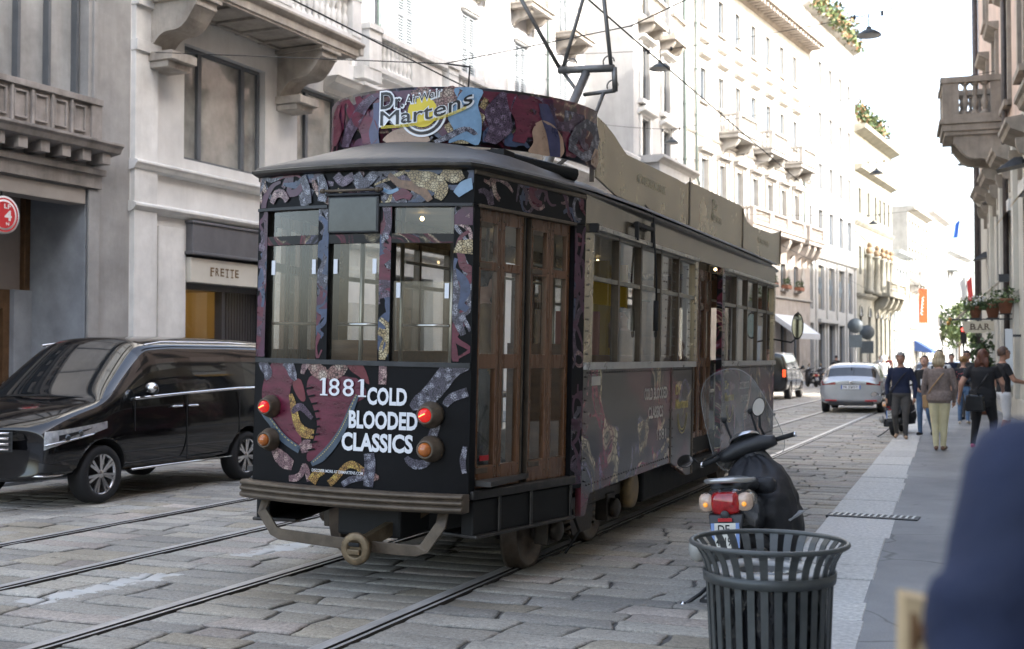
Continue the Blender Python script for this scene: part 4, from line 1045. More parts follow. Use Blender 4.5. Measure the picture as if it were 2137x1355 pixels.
# ---- rear end panel with the printed artwork
P_MAR = mat("print_maroon_leather", (.115,.012,.032), .3, 0, .45, 7, .1, 60, stretch=(1,1,3)); P_MAR2 = mat("print_red_leather", (.15,.02,.03), .3, 0, .4, 9)
def scale_mat(name, c1, c2, sc=36):
    if name in _mc: return _mc[name]
    m, nt, b = _new(name); L = nt.links.new; tc = _nd(nt, "ShaderNodeTexCoord")
    v = _nd(nt, "ShaderNodeTexVoronoi", Scale=sc*2.2, feature='DISTANCE_TO_EDGE'); L(tc.outputs["Object"], v.inputs["Vector"])
    n = _nd(nt, "ShaderNodeTexVoronoi", Scale=sc*.55); L(tc.outputs["Object"], n.inputs["Vector"])
    r = _nd(nt, "ShaderNodeValToRGB"); r.color_ramp.elements[0].position = .02; r.color_ramp.elements[0].color = c4(tuple(x*.25 for x in c2)); r.color_ramp.elements[1].position = .14; r.color_ramp.elements[1].color = (1,1,1,1)
    L(v.outputs["Distance"], r.inputs[0])
    r2 = _nd(nt, "ShaderNodeValToRGB"); r2.color_ramp.elements[0].position = .3; r2.color_ramp.elements[0].color = c4(c1); r2.color_ramp.elements[1].position = .55; r2.color_ramp.elements[1].color = c4(c2)
    L(n.outputs["Distance"], r2.inputs[0])
    mx = _nd(nt, "ShaderNodeMixRGB", blend_type='MULTIPLY'); mx.inputs[0].default_value = 1; L(r.outputs[0], mx.inputs[1]); L(r2.outputs[0], mx.inputs[2]); L(mx.outputs[0], b.inputs["Base Color"])
    b.inputs["Roughness"].default_value = .3; _mc[name] = m; return m
P_C2 = scale_mat("print_cream_belly", (.56,.47,.29), (.34,.25,.12), 24); P_G = scale_mat("print_grey_scales", (.31,.31,.36), (.085,.078,.11)); P_K = scale_mat("print_pink_scales", (.48,.33,.30), (.22,.12,.13)); P_Y = scale_mat("print_yellow_scales", (.55,.38,.09), (.34,.19,.05), 30)
P_C = scale_mat("print_cream_scales", (.5,.4,.32), (.26,.14,.12), 22); P_V = scale_mat("print_violet_scales", (.21,.15,.21), (.08,.045,.08)); P_S = mat("print_slate_sole", (.06,.085,.115), .3, 0, .3, 8); P_ST = mat("print_stitch", (.4,.33,.12), .4)
ART = {
 'boot1': [(-.611,1.539),(-.535,1.529),(-.46,1.483),(-.427,1.419),(-.445,1.355),(-.453,1.282),(-.419,1.171),(-.344,1.024),(-.361,.951),(-.497,1.023),(-.642,1.161),(-.713,1.263),(-.711,1.37),(-.664,1.469)],
 'boot2': [(-.287,1.432),(-.2,1.446),(.092,1.439),(.169,1.328),(.07,1.255),(-.006,1.127),(-.058,1.03),(-.185,.914),(-.27,.861),(-.291,.907),(-.235,1.006),(-.21,1.118),(-.252,1.242),(-.304,1.336)],
 'boot3': [(.018,1.539),(.115,1.54),(.16,1.491),(.188,1.399),(.109,1.451),(.046,1.488)],
 'boot4': [(-.426,1.403),(-.356,1.414),(-.312,1.288),(-.351,1.27),(-.414,1.34)]}
SN = [  # path, widths, material index
 ([(-.285,1.522),(-.235,1.49),(-.17,1.462),(-.135,1.456)],(.05,.10,.1,.05),5),([(-.135,1.456),(-.085,1.47),(-.03,1.5),(.01,1.53)],(.05,.1,.1,.05),5),
 ([(-.735,1.54),(-.70,1.5),(-.66,1.45),(-.69,1.41)],(.07,.09,.08,.03),2),([(-.51,1.54),(-.46,1.507),(-.428,1.448),(-.40,1.41)],(.07,.08,.07,.02),2),([(-.3,1.54),(-.33,1.5),(-.345,1.455)],(.05,.05,.03),3),
 ([(-.445,1.315),(-.425,1.26),(-.405,1.19),(-.376,1.11),(-.32,1.06),(-.235,1.048)],(.03,.05,.06,.065,.08,.06),4),([(-.425,1.187),(-.385,1.222),(-.34,1.225),(-.25,1.155)],(.03,.05,.05,.03),6),
 ([(-.59,.93),(-.54,.885),(-.48,.85),(-.41,.825)],(.05,.1,.11,.07),3),([(-.345,.94),(-.30,.965),(-.25,.985)],(.06,.09,.05),3),
 ([(-.44,.735),(-.38,.742),(-.335,.77),(-.308,.825),(-.285,.80),(-.262,.728)],(.04,.05,.045,.045,.045,.04),3),
 ([(-.245,.722),(-.20,.78),(-.14,.80)],(.08,.06,.03),4),([(-.10,.722),(-.06,.755),(-.015,.80),(.03,.845),(.075,.862),(.125,.845),(.17,.815)],(.05,.05,.045,.045,.05,.045,.05),4),([(.14,.812),(.19,.80),(.235,.788),(.277,.786)],(.05,.085,.06,.02),5),
 ([(.286,1.537),(.287,1.47),(.285,1.402)],(.055,.06,.055),3),([(.2,.942),(.21,.857),(.20,.722)],(.075,.08,.07),2),([(.005,.722),(.083,.765),(.178,.778)],(.04,.045,.03),2),
 ([(.49,1.255),(.54,1.29),(.605,1.334),(.673,1.413),(.72,1.48),(.77,1.53),(.862,1.575)],(.04,.10,.12,.125,.125,.12,.11),2),([(.714,1.276),(.735,1.305),(.77,1.335),(.862,1.37)],(.04,.055,.06,.06),2),
 ([(.663,1.168),(.655,1.13),(.63,1.05),(.613,.99)],(.05,.06,.06,.055),2),([(.464,.93),(.485,.905),(.53,.885),(.585,.89),(.637,.93)],(.03,.05,.065,.055,.03),2),([(.852,1.013),(.838,.922),(.85,.838)],(.03,.04,.03),2),
 ([(.104,1.325),(.062,1.231),(.03,1.155),(-.005,1.088),(-.05,1.02),(-.102,.957),(-.17,.893),(-.245,.845)],(.03,.045,.05,.05,.055,.06,.06,.03),7),([(-.72,1.198),(-.67,1.155),(-.618,1.113),(-.497,1.007),(-.351,.935)],(.04,.05,.05,.06,.05),7)]
def ribbon(path, ws, k=5):
    """smooth closed outline around a path"""
    P = [Vector(p) for p in path]; pts = []; wd = []
    for i in range(len(P)-1):
        p0 = P[max(i-1,0)]; p1 = P[i]; p2 = P[i+1]; p3 = P[min(i+2,len(P)-1)]
        for j in range(k):
            t = j/k; pts.append(.5*((2*p1)+(p2-p0)*t+(2*p0-5*p1+4*p2-p3)*t*t+(3*p1-p0-3*p2+p3)*t**3)); wd.append(ws[i]*(1-t)+ws[i+1]*t)
    pts.append(P[-1]); wd.append(ws[-1]); a = []; b_ = []
    for i, p in enumerate(pts):
        t = (pts[min(i+1,len(pts)-1)]-pts[max(i-1,0)]).normalized(); nrm = Vector((-t.y,t.x))
        a.append(p+nrm*wd[i]/2); b_.append(p-nrm*wd[i]/2)
    return a, b_
def smooth_poly(poly, k=3):
    n = len(poly); P = [Vector(p) for p in poly]; out = []
    for i in range(n):
        p0, p1, p2, p3 = P[i-1], P[i], P[(i+1)%n], P[(i+2)%n]
        for j in range(k):
            t = j/k; out.append(.5*((2*p1)+(p2-p0)*t+(2*p0-5*p1+4*p2-p3)*t*t+(3*p1-p0-3*p2+p3)*t**3))
    return out
def slices(poly, step):
    """cut a flat outline into narrow vertical strips so that it can follow a bowed surface"""
    out = []; xs_ = [p[0] for p in poly]; a = math.floor(min(xs_)/step)*step
    def clip(P, k, sgn):
        q = []
        for i in range(len(P)):
            p, n_ = P[i], P[(i+1)%len(P)]; dp, dn = (p[0]-k)*sgn, (n_[0]-k)*sgn
            if dp >= 0: q.append(p)
            if dp*dn < 0: t = dp/(dp-dn); q.append((p[0]+(n_[0]-p[0])*t, p[1]+(n_[1]-p[1])*t))
        return q
    while a < max(xs_):
        q = clip(clip(list(poly), a, 1), a+step, -1)
        if len(q) > 2: out.append(q)
        a += step
    return out
def on_rear(x, z, e): x -= .04; return (max(-RW+.004,min(RW-.004,x)), bowy(x)-e, min(max(z,.705),1.54))
mb = MB(); rear_strip(mb, -RW, RW, .70, ZS, .04); mb.build("rear_panel", INK, tram)
mb = MB(); e = .0015
for k_, m_ in (('boot1',0),('boot2',0),('boot3',1),('boot4',1)):
    pl_ = smooth_poly(ART[k_]); c = sum(pl_, Vector((0,0)))/len(pl_)
    for q in slices([(p.x, p.y) for p in pl_], .05): mb.add([on_rear(p[0], p[1], e) for p in q], [tuple(range(len(q)))], m_)
    e += .0003
for path, ws, m_ in SN:
    a, b_ = ribbon(path, ws); vs = [on_rear(p.x, p.y, e) for p in a] + [on_rear(p.x, p.y, e) for p in b_]; n = len(a)
    mb.add(vs, [(i,i+1,n+i+1,n+i) for i in range(n-1)], m_); e += .0003
    if m_ == 7:
        m2 = [(p*.3+q*.7) for p, q in zip(a, b_)] if path[0][0] > 0 else [(p*.75+q*.25) for p, q in zip(a,b_)]
        for i in range(0, n-2, 1):
            p, q = m2[i], m2[i]*.45+m2[i+1]*.55; nn = (q-p).normalized(); nn = Vector((-nn.y,nn.x))*.0035
            mb.add([on_rear(v.x, v.y, e) for v in (p-nn,q-nn,q+nn,p+nn)], [(0,1,2,3)], 8)
# boot lace stitches
for i in range(9):
    z = 1.36-i*.052; x = -.285+.07*math.sin(i*.33)
    mb.add([on_rear(q, w, e) for q, w in ((x-.03,z),(x+.03,z+.012),(x+.032,z),(x-.028,z-.012))], [(0,1,2,3)], 9)
mb.build("printed_artwork", [P_MAR,P_MAR2,P_G,P_K,P_Y,P_C,P_V,P_S,P_ST,INK], tram)
mb = MB(); E_ = .0125
def onr(u, v): return (u-.04, bowy(u-.04)-E_, v)
put_text(mb, "COLD", onr, .282, .119, 0, .038, .181, 1.264); put_text(mb, "BLOODED", onr, .492, .121, 0, .038, .047, 1.104); put_text(mb, "CLASSICS", onr, .515, .124, 0, .038, -.005, .953)
for ch, x in (("1",-.197),("8",-.115),("8",-.005),("1",.1)):
    if ch == "1":
        for k_, poly in enumerate(([(.03,0),(.055,0),(.055,.118),(.03,.118)],[(.012,0),(.073,0),(.073,.010),(.012,.010)],[(.005,.098),(.03,.106),(.03,.118),(.02,.112)])): mb.add([onr(x+p[0], 1.315+p[1])[:1]+(onr(x+p[0],0)[1]-.0002*k_, 1.315+p[1]) for p in poly], [(0,1,2,3)])
        continue
    put_text(mb, ch, onr, .042 if ch == "1" else .085, .118, 0, .004, x+(.014 if ch=="1" else 0), 1.315)
    if False: mb.add([(x-.04+.004, bowy(x)-E_-.0003, 1.312),(x-.04+.07, bowy(x)-E_-.0003, 1.312),(x-.04+.07, bowy(x)-E_-.0003, 1.322),(x-.04+.004, bowy(x)-E_-.0003, 1.322)], [(0,1,2,3)])
put_text(mb, "DISCOVER MORE AT DRMARTENS.COM", onr, .40, .02, 0, .01, -.238, .797)
mb.build("rear_lettering", WHITE, tram, fix=False)

WRAP_D = wrap_mat("dark_snake_vinyl", scale=3.6, seed=1.2, gain=.7, amount=.62, spec=.25)
SNM = [P_G, P_V, P_C2, P_MAR, P_K, mat("print_dusky_blue", (.045,.065,.125), .3, 0, .5, 14), mat("print_plum", (.07,.018,.045), .3, 0, .5, 9), P_C]
def snakes(mb, fn, u0, u1, v0, v1, n, rg, e0=.0016, w=.055, weights=(6,4,3,4,2,3,5,1), along='v', step=.05, uscale=1.0):
    """coiling bodies drawn as tapered ribbons, kept inside a panel; fn(u, v, e) -> point"""
    e = e0; bag_ = [i for i, k in enumerate(weights) for _ in range(k)]
    for q in range(n):
        L_ = (v1-v0) if along == 'v' else (u1-u0)*uscale; ln = min(L_, .25+rg.random()*.5); k = 4+int(ln/.08); ww = w*(.55+rg.random()*.9)
        pu, pv = u0+(u1-u0)*rg.random(), v0+(v1-v0)*rg.random(); a = rg.random()*6.28; path = []; ws = []; curl = (rg.random()-.5)*1.6
        for i in range(k):
            path.append((pu, pv)); t = i/(k-1); ws.append(max(.012, ww*(.35+.65*math.sin(math.pi*min(1, .12+t*.95)))))
            a += curl + (rg.random()-.5)*.9; pu += math.cos(a)*.065/uscale; pv += math.sin(a)*.065
            if not u0 < pu < u1: a = math.pi-a; pu = min(max(pu, u0), u1)
            if not v0 < pv < v1: a = -a; pv = min(max(pv, v0), v1)
        p2 = [(p[0]*uscale, p[1]) for p in path]; A1, B1 = ribbon(p2, ws, 4)
        cl = lambda p: (min(max(p.x/uscale, u0), u1), min(max(p.y, v0), v1))
        m_ = rg.choice(bag_); N_ = len(A1)
        mb.add([fn(*cl(p), e) for p in A1]+[fn(*cl(p), e) for p in B1], [(i,i+1,N_+i+1,N_+i) for i in range(N_-1)], m_); e += .00022
rg = random.Random(77)
# ---- rear window posts, frieze, transoms, panes
for x0, x1 in ((-.28,-.19),(.2,.285)):
    mb = MB(); rear_strip(mb, x0, x1, ZS, 2.60, .07); po = mb.build("window_post", INK, tram)
    mb = MB(); snakes(mb, lambda u, v, e: (u, bowy(u)-e, v), x0+.002, x1-.002, ZS+.02, 2.595, 10, rg); mb.build("post_print", SNM, po, fix=False)
for s_ in (-1, 1):
    mb = MB(); a, b_ = (RW-.125, RW) if s_ > 0 else (-RW, -RW+.09)
    rear_strip(mb, a, b_, ZS, 2.60, .09); Pp = TR if s_ > 0 else TL; Pp.box(mb, 0, .07, .7, 2.60, -.06, .004); po = mb.build("corner_post", INK, tram)
    mb = MB(); snakes(mb, lambda u, v, e: (u, bowy(u)-e, v), min(a,b_)+.003, max(a,b_)-.003, ZS+.02, 2.595, 11, rg)
    if s_ > 0: mb.add([(x_, bowy(x_)-.0052, z_) for x_, z_ in ((a,2.28),(b_,2.27),(b_,2.37),(a+.03,2.36))], [(0,1,2,3)], 2)
    mb.build("post_print", SNM, po, fix=False)
mb = MB(); rear_strip(mb, -RW, RW, 2.60, 2.83, .05); po = mb.build("rear_frieze", INK, tram)
mb = MB(); snakes(mb, lambda u, v, e: (u, bowy(u)-e, v), -RW+.004, RW-.004, 2.61, 2.825, 26, rg, .0012, .05); mb.build("frieze_coils", SNM, po, fix=False)
mb = MB(); rear_strip(mb, .2, RW, 2.585, 2.605, .08, 0, .02); rear_strip(mb, -RW, -.2, 2.585, 2.605, .08, 0, .02); rear_strip(mb, -RW, RW, ZS-.02, ZS+.012, .09, 0, .012); mb.build("rear_trim", DKMETAL, tram)
WB = [(-RW+.09,-.28),(-.19,.2),(.285,RW-.125)]
mb = MB()
for a, b_ in WB: rear_strip(mb, a, b_, 2.345, 2.405, .05, 0)
mb.build("transom", WRAP_D, tram)
for i, (a, b_) in enumerate(WB):
    mb = MB(); n = 5
    def gl(z0, z1):
        for k in range(n):
            x, x2 = a+(b_-a)*k/n, a+(b_-a)*(k+1)/n
            mb.add([(x,bowy(x)+.03,z0),(x2,bowy(x2)+.03,z0),(x2,bowy(x2)+.03,z1),(x,bowy(x)+.03,z1)], [(0,1,2,3)], 0, True)
    gl(2.405, 2.585)
    mb.build("upper_pane", TGD, tram)
    mb = MB(); gl(ZS+.01, 2.345 if i < 2 else 2.09); mb.build("pane", TGD, tram)
    mb = MB(); y = bowy((a+b_)/2)+.055
    mb.tube([(a+.04,y+.02,1.80),(b_-.03,y+.02,1.80)], .011, 8); mb.build("handrail", CHROME if i else TMETAL, tram)
    mb = MB()
    for x in (a+.03, b_-.06): mb.box(x,x+.03,bowy(x)+.02,bowy(x)+.026,2.14 if i < 2 else 1.98, 2.24 if i < 2 else 2.08)
    mb.build("pane_label", WHITE, tram)
mb = MB(); e_ = .011
for path, ws, m_ in [([(.26,2.80),(.33,2.74),(.42,2.72),(.5,2.68),(.55,2.62)],(.03,.05,.06,.06,.04),1),([(.40,2.82),(.47,2.77),(.55,2.75),(.62,2.70),(.60,2.63)],(.05,.10,.12,.10,.05),0),([(.62,2.81),(.70,2.78),(.76,2.80)],(.06,.09,.06),0),([(.30,2.64),(.36,2.67),(.42,2.64)],(.05,.07,.04),2),
  ([(.72,2.66),(.77,2.71),(.83,2.74)],(.05,.08,.07),3),([(.22,2.70),(.27,2.68),(.33,2.70)],(.02,.03,.02),3),([(-.7,2.64),(-.66,2.70),(-.6,2.70),(-.55,2.65)],(.04,.06,.06,.04),4),([(-.42,2.81),(-.38,2.72),(-.36,2.62)],(.06,.06,.05),5),([(-.27,2.81),(-.24,2.72),(-.25,2.63)],(.05,.08,.07),5),([(-.14,2.81),(-.08,2.76),(.0,2.80)],(.06,.07,.05),6),([(.02,2.81),(.08,2.74),(.17,2.81)],(.06,.07,.06),5)]:
    a, b_ = ribbon(path, ws); n = len(a); q_ = lambda p: (max(-RW+.005,min(RW-.005,p.x)), bowy(p.x)-e_, min(max(p.y,2.612),2.825))
    mb.add([q_(p) for p in a]+[q_(p) for p in b_], [(i,i+1,n+i+1,n+i) for i in range(n-1)], m_); e_ += .0003
mb.build("frieze_print", [P_C2, mat("print_brown_blotch", (.2,.11,.06), .3, 0, .5, 20), P_MAR, mat("print_and_reflection_blue", (.2,.33,.47), .25, 0, .3, 5), P_K, P_G, P_V], tram)
# route box over the middle window
mb = MB(); mb.box(-.19,.2,-.14,.05,2.41,2.66); mb.box(-.21,.22,-.155,.05,2.66,2.68); mb.build("route_box", mat("route_box_metal", (.05,.052,.055), .4, .4, .3, 6), tram, .01)
mb = MB(); mb.add([(-.175,-.1435,2.425),(.185,-.1435,2.425),(.185,-.1435,2.645),(-.175,-.1435,2.645)], [(0,1,2,3)]); mb.build("route_glass", mat("route_glass", (.04,.045,.045), .04, 0, .7, 3, spec=.6), tram)
mb = MB(); mb.tube([(-.24,-.16,2.695),(.24,-.16,2.695)], .010, 8); mb.tube([(-.22,-.16,2.68),(-.22,-.16,2.71)], .016, 8); mb.tube([(.2,-.16,2.68),(.2,-.16,2.71)], .016, 8); mb.build("route_hinge", TMETAL, tram)

# ---- rear lamps
m_lens = mat("red_lamp_lens", (.38,.008,.008), .12, 0, .3, 30, coat=.6, emis=(1,.03,.02), es=.08); m_amb = mat("amber_lamp_lens", (.42,.12,.02), .15, coat=.6)
m_lens2 = mat("red_lamp_glow", (1,.3,.1), .3, emis=(1,.2,.05), es=.8)
for x, z, ml, k in ((-.653,1.223,m_lens,.9),(.59,1.214,m_lens,1.0),(-.65,.994,m_amb,.9),(.595,.991,m_amb,1.0)):
    Mx = Matrix.Translation((x, bowy(x)+.0, z)) @ Matrix.Rotation(R(90), 4, 'X') @ Matrix.Diagonal((k,k,k,1))
    mb = MB(); mb.lathe([(.088,0),(.088,.035),(.078,.06),(.066,.085),(.062,.11),(.05,.118),(.047,.108)], 24, 0, Mx); lamp = mb.build("rear_lamp", TMETAL, tram)
    mb = MB(); mb.lathe([(.047,.105),(.044,.125),(.03,.142),(.012,.15),(.0001,.151)], 20, 0, Mx, True, False); mb.build("lens", ml, lamp)
    if ml is m_lens:
        mb = MB(); mb.bar(Mx @ Vector((-.022,-.008,.15)), Mx @ Vector((.018,.012,.152)), .010, .006); mb.build("filament", m_lens2, lamp)

# ---- bumper, guard, coupler
mb = MB(); XB = RW+.02; rings = []
for i in range(29):
    x = -XB + 2*XB*i/28; y = -.12*max(0,1-(x/XB)**2)*1.05
    prof = [(0,.705),(-.10,.712),(-.125,.70),(-.125,.685),(-.10,.675),(-.125,.66),(-.125,.645),(-.10,.635),(-.125,.62),(-.125,.602),(-.09,.585),(0,.585)]
    rings.append([(x, y+a-.01, b_) for a, b_ in prof])
mb.loft(rings, 0, True, True, False); mb.build("bumper", TMETAL, tram, .006)
mb = MB(); pts = []
for i in range(25):
    a = i/24; x = -.69+1.38*a; k = abs(2*a-1)
    z = .34+.015*math.cos(a*3) + (.0 if k < .82 else (k-.82)/.18*.22) ; pts.append((x*(1.0), -.17+.08*k*k, z))
pts = [(-.68,-.04,.60),(-.685,-.10,.50)] + pts[2:-2] + [(.685,-.10,.50),(.68,-.04,.60)]
rings = []
for i, p in enumerate(pts):
    t = (Vector(pts[min(i+1,len(pts)-1)])-Vector(pts[max(i-1,0)])).normalized(); up = Vector((0,1,0)).cross(t).normalized(); P = Vector(p)
    rings.append([P+up*.038, P+up*.038+Vector((0,.02,0)), P-up*.038+Vector((0,.02,0)), P-up*.038])
mb.loft(rings, 0, True, True, False); mb.build("guard_bar", TMETAL, tram, .004)
Mx = Matrix.Translation((.17,-.27,.335)) @ Matrix.Rotation(R(90), 4, 'X')
mb = MB(); mb.lathe([(.0001,-.02),(.085,-.02),(.105,.0),(.108,.02),(.1,.035),(.06,.04),(.04,.02),(.0001,.02)], 28, 0, Mx)
mb.box(.13,.21,-.318,-.306,.352,.378,1); mb.box(.125,.215,-.325,-.30,.30,.335,0)
mb.bar((.17,-.25,.345),(.33,.55,.56),.06,.09); mb.build("coupler", [mat("brass_brown_iron", (.17,.125,.075), .45, .6, .4, 14, .3, 50), TDARK], tram, .006)
mb = MB(); mb.box(-.17,.32,.05,.5,.36,.60); mb.build("equipment_box", TDARK, tram, .02)
mb = MB(); mb.box(-.78,.78,.02,.35,.6,.72); mb.box(-.8,.8,.35,1.45,.58,.74); mb.box(-1.0,1.0,1.45,9.65,.58,.74); mb.box(-.78,.78,9.65,10.9,.58,.74); mb.build("underframe", TDARK, tram)

# ---- doors: two folding pairs in the tapered end, one pair amidships
def door(Pp, u0, u1, z0, z1, hinge, zs, w=-.05):
    mb = MB(); f = .043; um = (u0+u1)/2
    qs = []
    for a, b_ in ((u0,um-.004),(um+.004,u1)):
        Pp.box(mb, a, a+f, z0, z1, w-.02, w+.02); Pp.box(mb, b_-f, b_, z0, z1, w-.02, w+.02)
        lv = [z0]+list(zs)+[z1]
        rails = [(z0, zs[0]-.0)] + [(zs[1],zs[2]),(zs[3],zs[4])] + [(zs[5],z1)]
        for r0, r1 in rails: Pp.box(mb, a+f, b_-f, r0, r1, w-.02, w+.02)
        for p0, p1 in ((zs[0],zs[1]),(zs[2],zs[3]),(zs[4],zs[5])): qs.append((a+f,b_-f,p0,p1))
        for z in (z1-.06, z1-.12, zs[3]+.03, z0+.07, z0+.14):
            for u in (a+.025, b_-.025): mb.ball(tuple(Pp(u, z, w+.02)), .008, 6, 1)
    for u in (u0+.02,):
        for z in (z1-.10, zs[3]+.03, z0+.12): Pp.box(mb, u, u+.14, z-.018, z+.018, w+.02, w+.027, 1)
    d = mb.build("door", [DOORW, TMETAL], tram, .004)
    mb = MB()
    for q in qs: Pp.quad(mb, *q, w)
    mb.build("pane", TG, d)
    return d
DZ = (.87,1.52,1.62,2.18,2.24,2.50)
for Pp in (TR, TL):
    d = door(Pp, .10, .66, .72, 2.585, 0, DZ)
    if Pp is TR:
        mb = MB(); Pp.box(mb, .17,.27,.905,.94,-.03,-.024); mb.build("reflector", mat("red_reflector", (.4,.015,.02), .3), d)
    door(Pp, .75, 1.30, .72, 2.585, 0, DZ)
    mb = MB(); Pp.box(mb, .66,.75,.70,2.585,-.09,-.055,0); Pp.box(mb, .662,.668,.72,2.58,-.055,-.02,1); Pp.box(mb, .742,.748,.72,2.58,-.055,-.02,1); mb.build("door_seal", [BLACK, TMETAL], tram)
    mb = MB(); Pp.box(mb, 1.31, Pp.L, .62, 2.60, -.08, .002); po = mb.build("door_post", INK, tram)
    mb = MB(); snakes(mb, lambda u, v, e: Pp(u, v, .0025+e), 1.315, Pp.L-.003, .65, 2.59, 18, rg, .0002, .05, (3,4,1,6,1,5,8,0)); mb.build("post_print", SNM, po, fix=False)
    mb = MB(); Pp.box(mb, 0, Pp.L, 2.605, 2.83, -.05, .0); po = mb.build("door_frieze", INK, tram)
    mb = MB(); snakes(mb, lambda u, v, e: Pp(u, v, e), .01, Pp.L-.01, 2.612, 2.798, 18, rg, .0006, .05, (3,4,1,6,3,2,7,2)); mb.build("frieze_coils", SNM, po, fix=False)
    mb = MB(); Pp.box(mb, .05, 1.32, 2.585, 2.607, -.06, .02); Pp.box(mb, .0, Pp.L, 2.80, 2.83, -.02, .014); mb.build("door_head", TMETAL, tram, .004)
    mb = MB(); Pp.box(mb, .02, 1.36, .66, .72, -.12, .03, 1); Pp.box(mb, .07, 1.36, .42, .65, -.10, .0, 0)
    for u in (.35, .75, 1.3): Pp.box(mb, u, u+.03, .40, .68, .0, .02, 1)
    Pp.box(mb, .07, 1.36, .40, .425, -.3, .03, 1)
    mb.build("step_board", [TDARK, mat("worn_step_metal", (.06,.055,.05), .45, .6, .4, 10)], tram, .01)

# ---- side panels, posts and windows
pit = .66
def side(Pp, main):
    V1 = [.22+pit*k for k in range(6)]            # window edges u, first group
    d0, d1 = 3.66, 4.82                            # middle door
    V2 = [4.96+pit*k for k in range(6)]
    pm = WRAP_S
    # lower panels
    mb = MB(); poly = [(.0,.40),(.10,.40),(.2,.56),(2.62,.60),(3.28,.42),(3.5,.42),(3.5,ZS),(.0,ZS)]
    vs = [Pp(u,v,.006) for u, v in poly]; vs2 = [Pp(u,v,-.04) for u, v in poly]; n = len(poly)
    mb.add(vs+vs2, [tuple(range(n)), tuple(range(2*n-1,n-1,-1))]+[(i,(i+1)%n,(i+1)%n+n,i+n) for i in range(n)])
    mb.build("side_panel", pm, tram)
    mb = MB(); poly = [(4.86,.45),(8.2,.45),(8.2,ZS),(4.86,ZS)]
    vs = [Pp(u,v,.006) for u, v in poly]; vs2 = [Pp(u,v,-.04) for u, v in poly]; n = 4
    mb.add(vs+vs2, [tuple(range(n)), tuple(range(2*n-1,n-1,-1))]+[(i,(i+1)%n,(i+1)%n+n,i+n) for i in range(n)])
    mb.build("side_panel", pm, tram)
    mb = MB(); Pp.box(mb, .0, 3.52, ZS-.035, ZS+.02, .0, .03, 0); Pp.box(mb, 4.86, 8.2, ZS-.035, ZS+.02, .0, .03, 0)
    Pp.box(mb, 2.6,2.63,.6,ZS,.006,.012,1); Pp.box(mb, 3.46,3.5,.42,ZS,.006,.014,1)
    if main:
        for u0, u1, z in ((.1,3.45,ZS-.06),(.12,2.6,.625),(4.9,8.15,ZS-.06),(4.9,8.15,.5)):
            k = int((u1-u0)/.07)
            for i in range(k): mb.ball(tuple(Pp(u0+(u1-u0)*i/k, z+(.0 if z>1 else .012*(u0+(u1-u0)*i/k)), .006)), .009, 5, 2)
        for u in (.06, 2.58, 2.66, 3.48, 4.9, 3.52, 4.86):
            for i in range(22): mb.ball(tuple(Pp(u, .66+.088*i, .012)), .008, 5, 2)
    mb.build("side_trim", [mat("bright_sill_metal", (.5,.5,.5), .3, .9, .2, 6), TMETAL, mat("rivet_metal", (.1,.09,.08), .35, .8)], tram)
    # frieze and drip rails
    mb = MB(); Pp.box(mb, 0, 8.2, 2.615, 2.84, -.04, .003); mb.build("side_frieze", mat("frieze_vinyl_painted_sheen", (.25,.205,.145), .2, .5, .45, 2.6, .15, 3, spec=.8), tram)  # bronze tone of the frieze is a warm reflection put into the colour
    mb = MB(); Pp.box(mb, .1, 3.5, 2.585, 2.62, .0, .055); Pp.box(mb, 4.9, 8.2, 2.585, 2.62, .0, .055); Pp.box(mb, .08,.13,2.56,2.63,.0,.07,1)
    mb.build("drip_rail", [mat("worn_silver_rail", (.4,.38,.34), .3, .8, .4, 12), BLACK], tram, .005)
    # posts
    for u in ([.0] + V1[1:5] + [3.52, ] + V2[1:5] + [8.12]):
        mb = MB(); w_ = .042 if u not in (.0, 3.52, 8.12) else (.2 if u == .0 else .12)
        Pp.box(mb, u - (0 if w_ > .1 else .021), u - (0 if w_ > .1 else .021) + w_, ZS, 2.615, -.06, .004); mb.build("window_post", SHEEN_S if w_ > .1 else mat("brown_window_bar", (.09,.065,.042), .35, .3, .3, 8), tram)
    mb = MB(); Pp.box(mb, 4.82, 4.96, .45, 2.615, -.06, .004); mb.build("door_post", WRAP, tram)
    mb = MB(); Pp.box(mb, .2, 3.52, 2.2, 2.235, -.04, -.002); Pp.box(mb, 4.96, 8.12, 2.2, 2.235, -.04, -.002); Pp.box(mb, .2, 3.52, 2.565, 2.615, -.05, 0.0, 0); Pp.box(mb, 4.96, 8.12, 2.565, 2.615, -.05, .0)
    mb.build("window_rail", mat("bare_metal_rail", (.25,.23,.19), .35, .7, .4, 10), tram)
    for V in (V1, V2):
        for i in range(5):
            a, b_ = V[i]+.03, V[i+1]-.03
            if V is V1 and i == 4: b_ = 3.5
            mb = MB(); Pp.quad(mb, a, b_, 2.235, 2.565, -.03); mb.build("upper_pane", TG, tram)
            mb = MB(); top = 2.2 if not (V is V1 and i in (0, 1)) else 2.02
            Pp.quad(mb, a, b_, ZS+.02, top, -.02); mb.build("pane", TG, tram)
    door(Pp, d0, d0+.56, .55, 2.56, 0, (.8,1.5,1.6,2.12,2.2,2.46), -.14); door(Pp, d0+.59, d1, .55, 2.56, 0, (.8,1.5,1.6,2.12,2.2,2.46), -.14)
    mb = MB(); Pp.box(mb, 3.64,4.82,.42,.54,-.3,-.02); mb.build("step_board", TDARK, tram, .01)
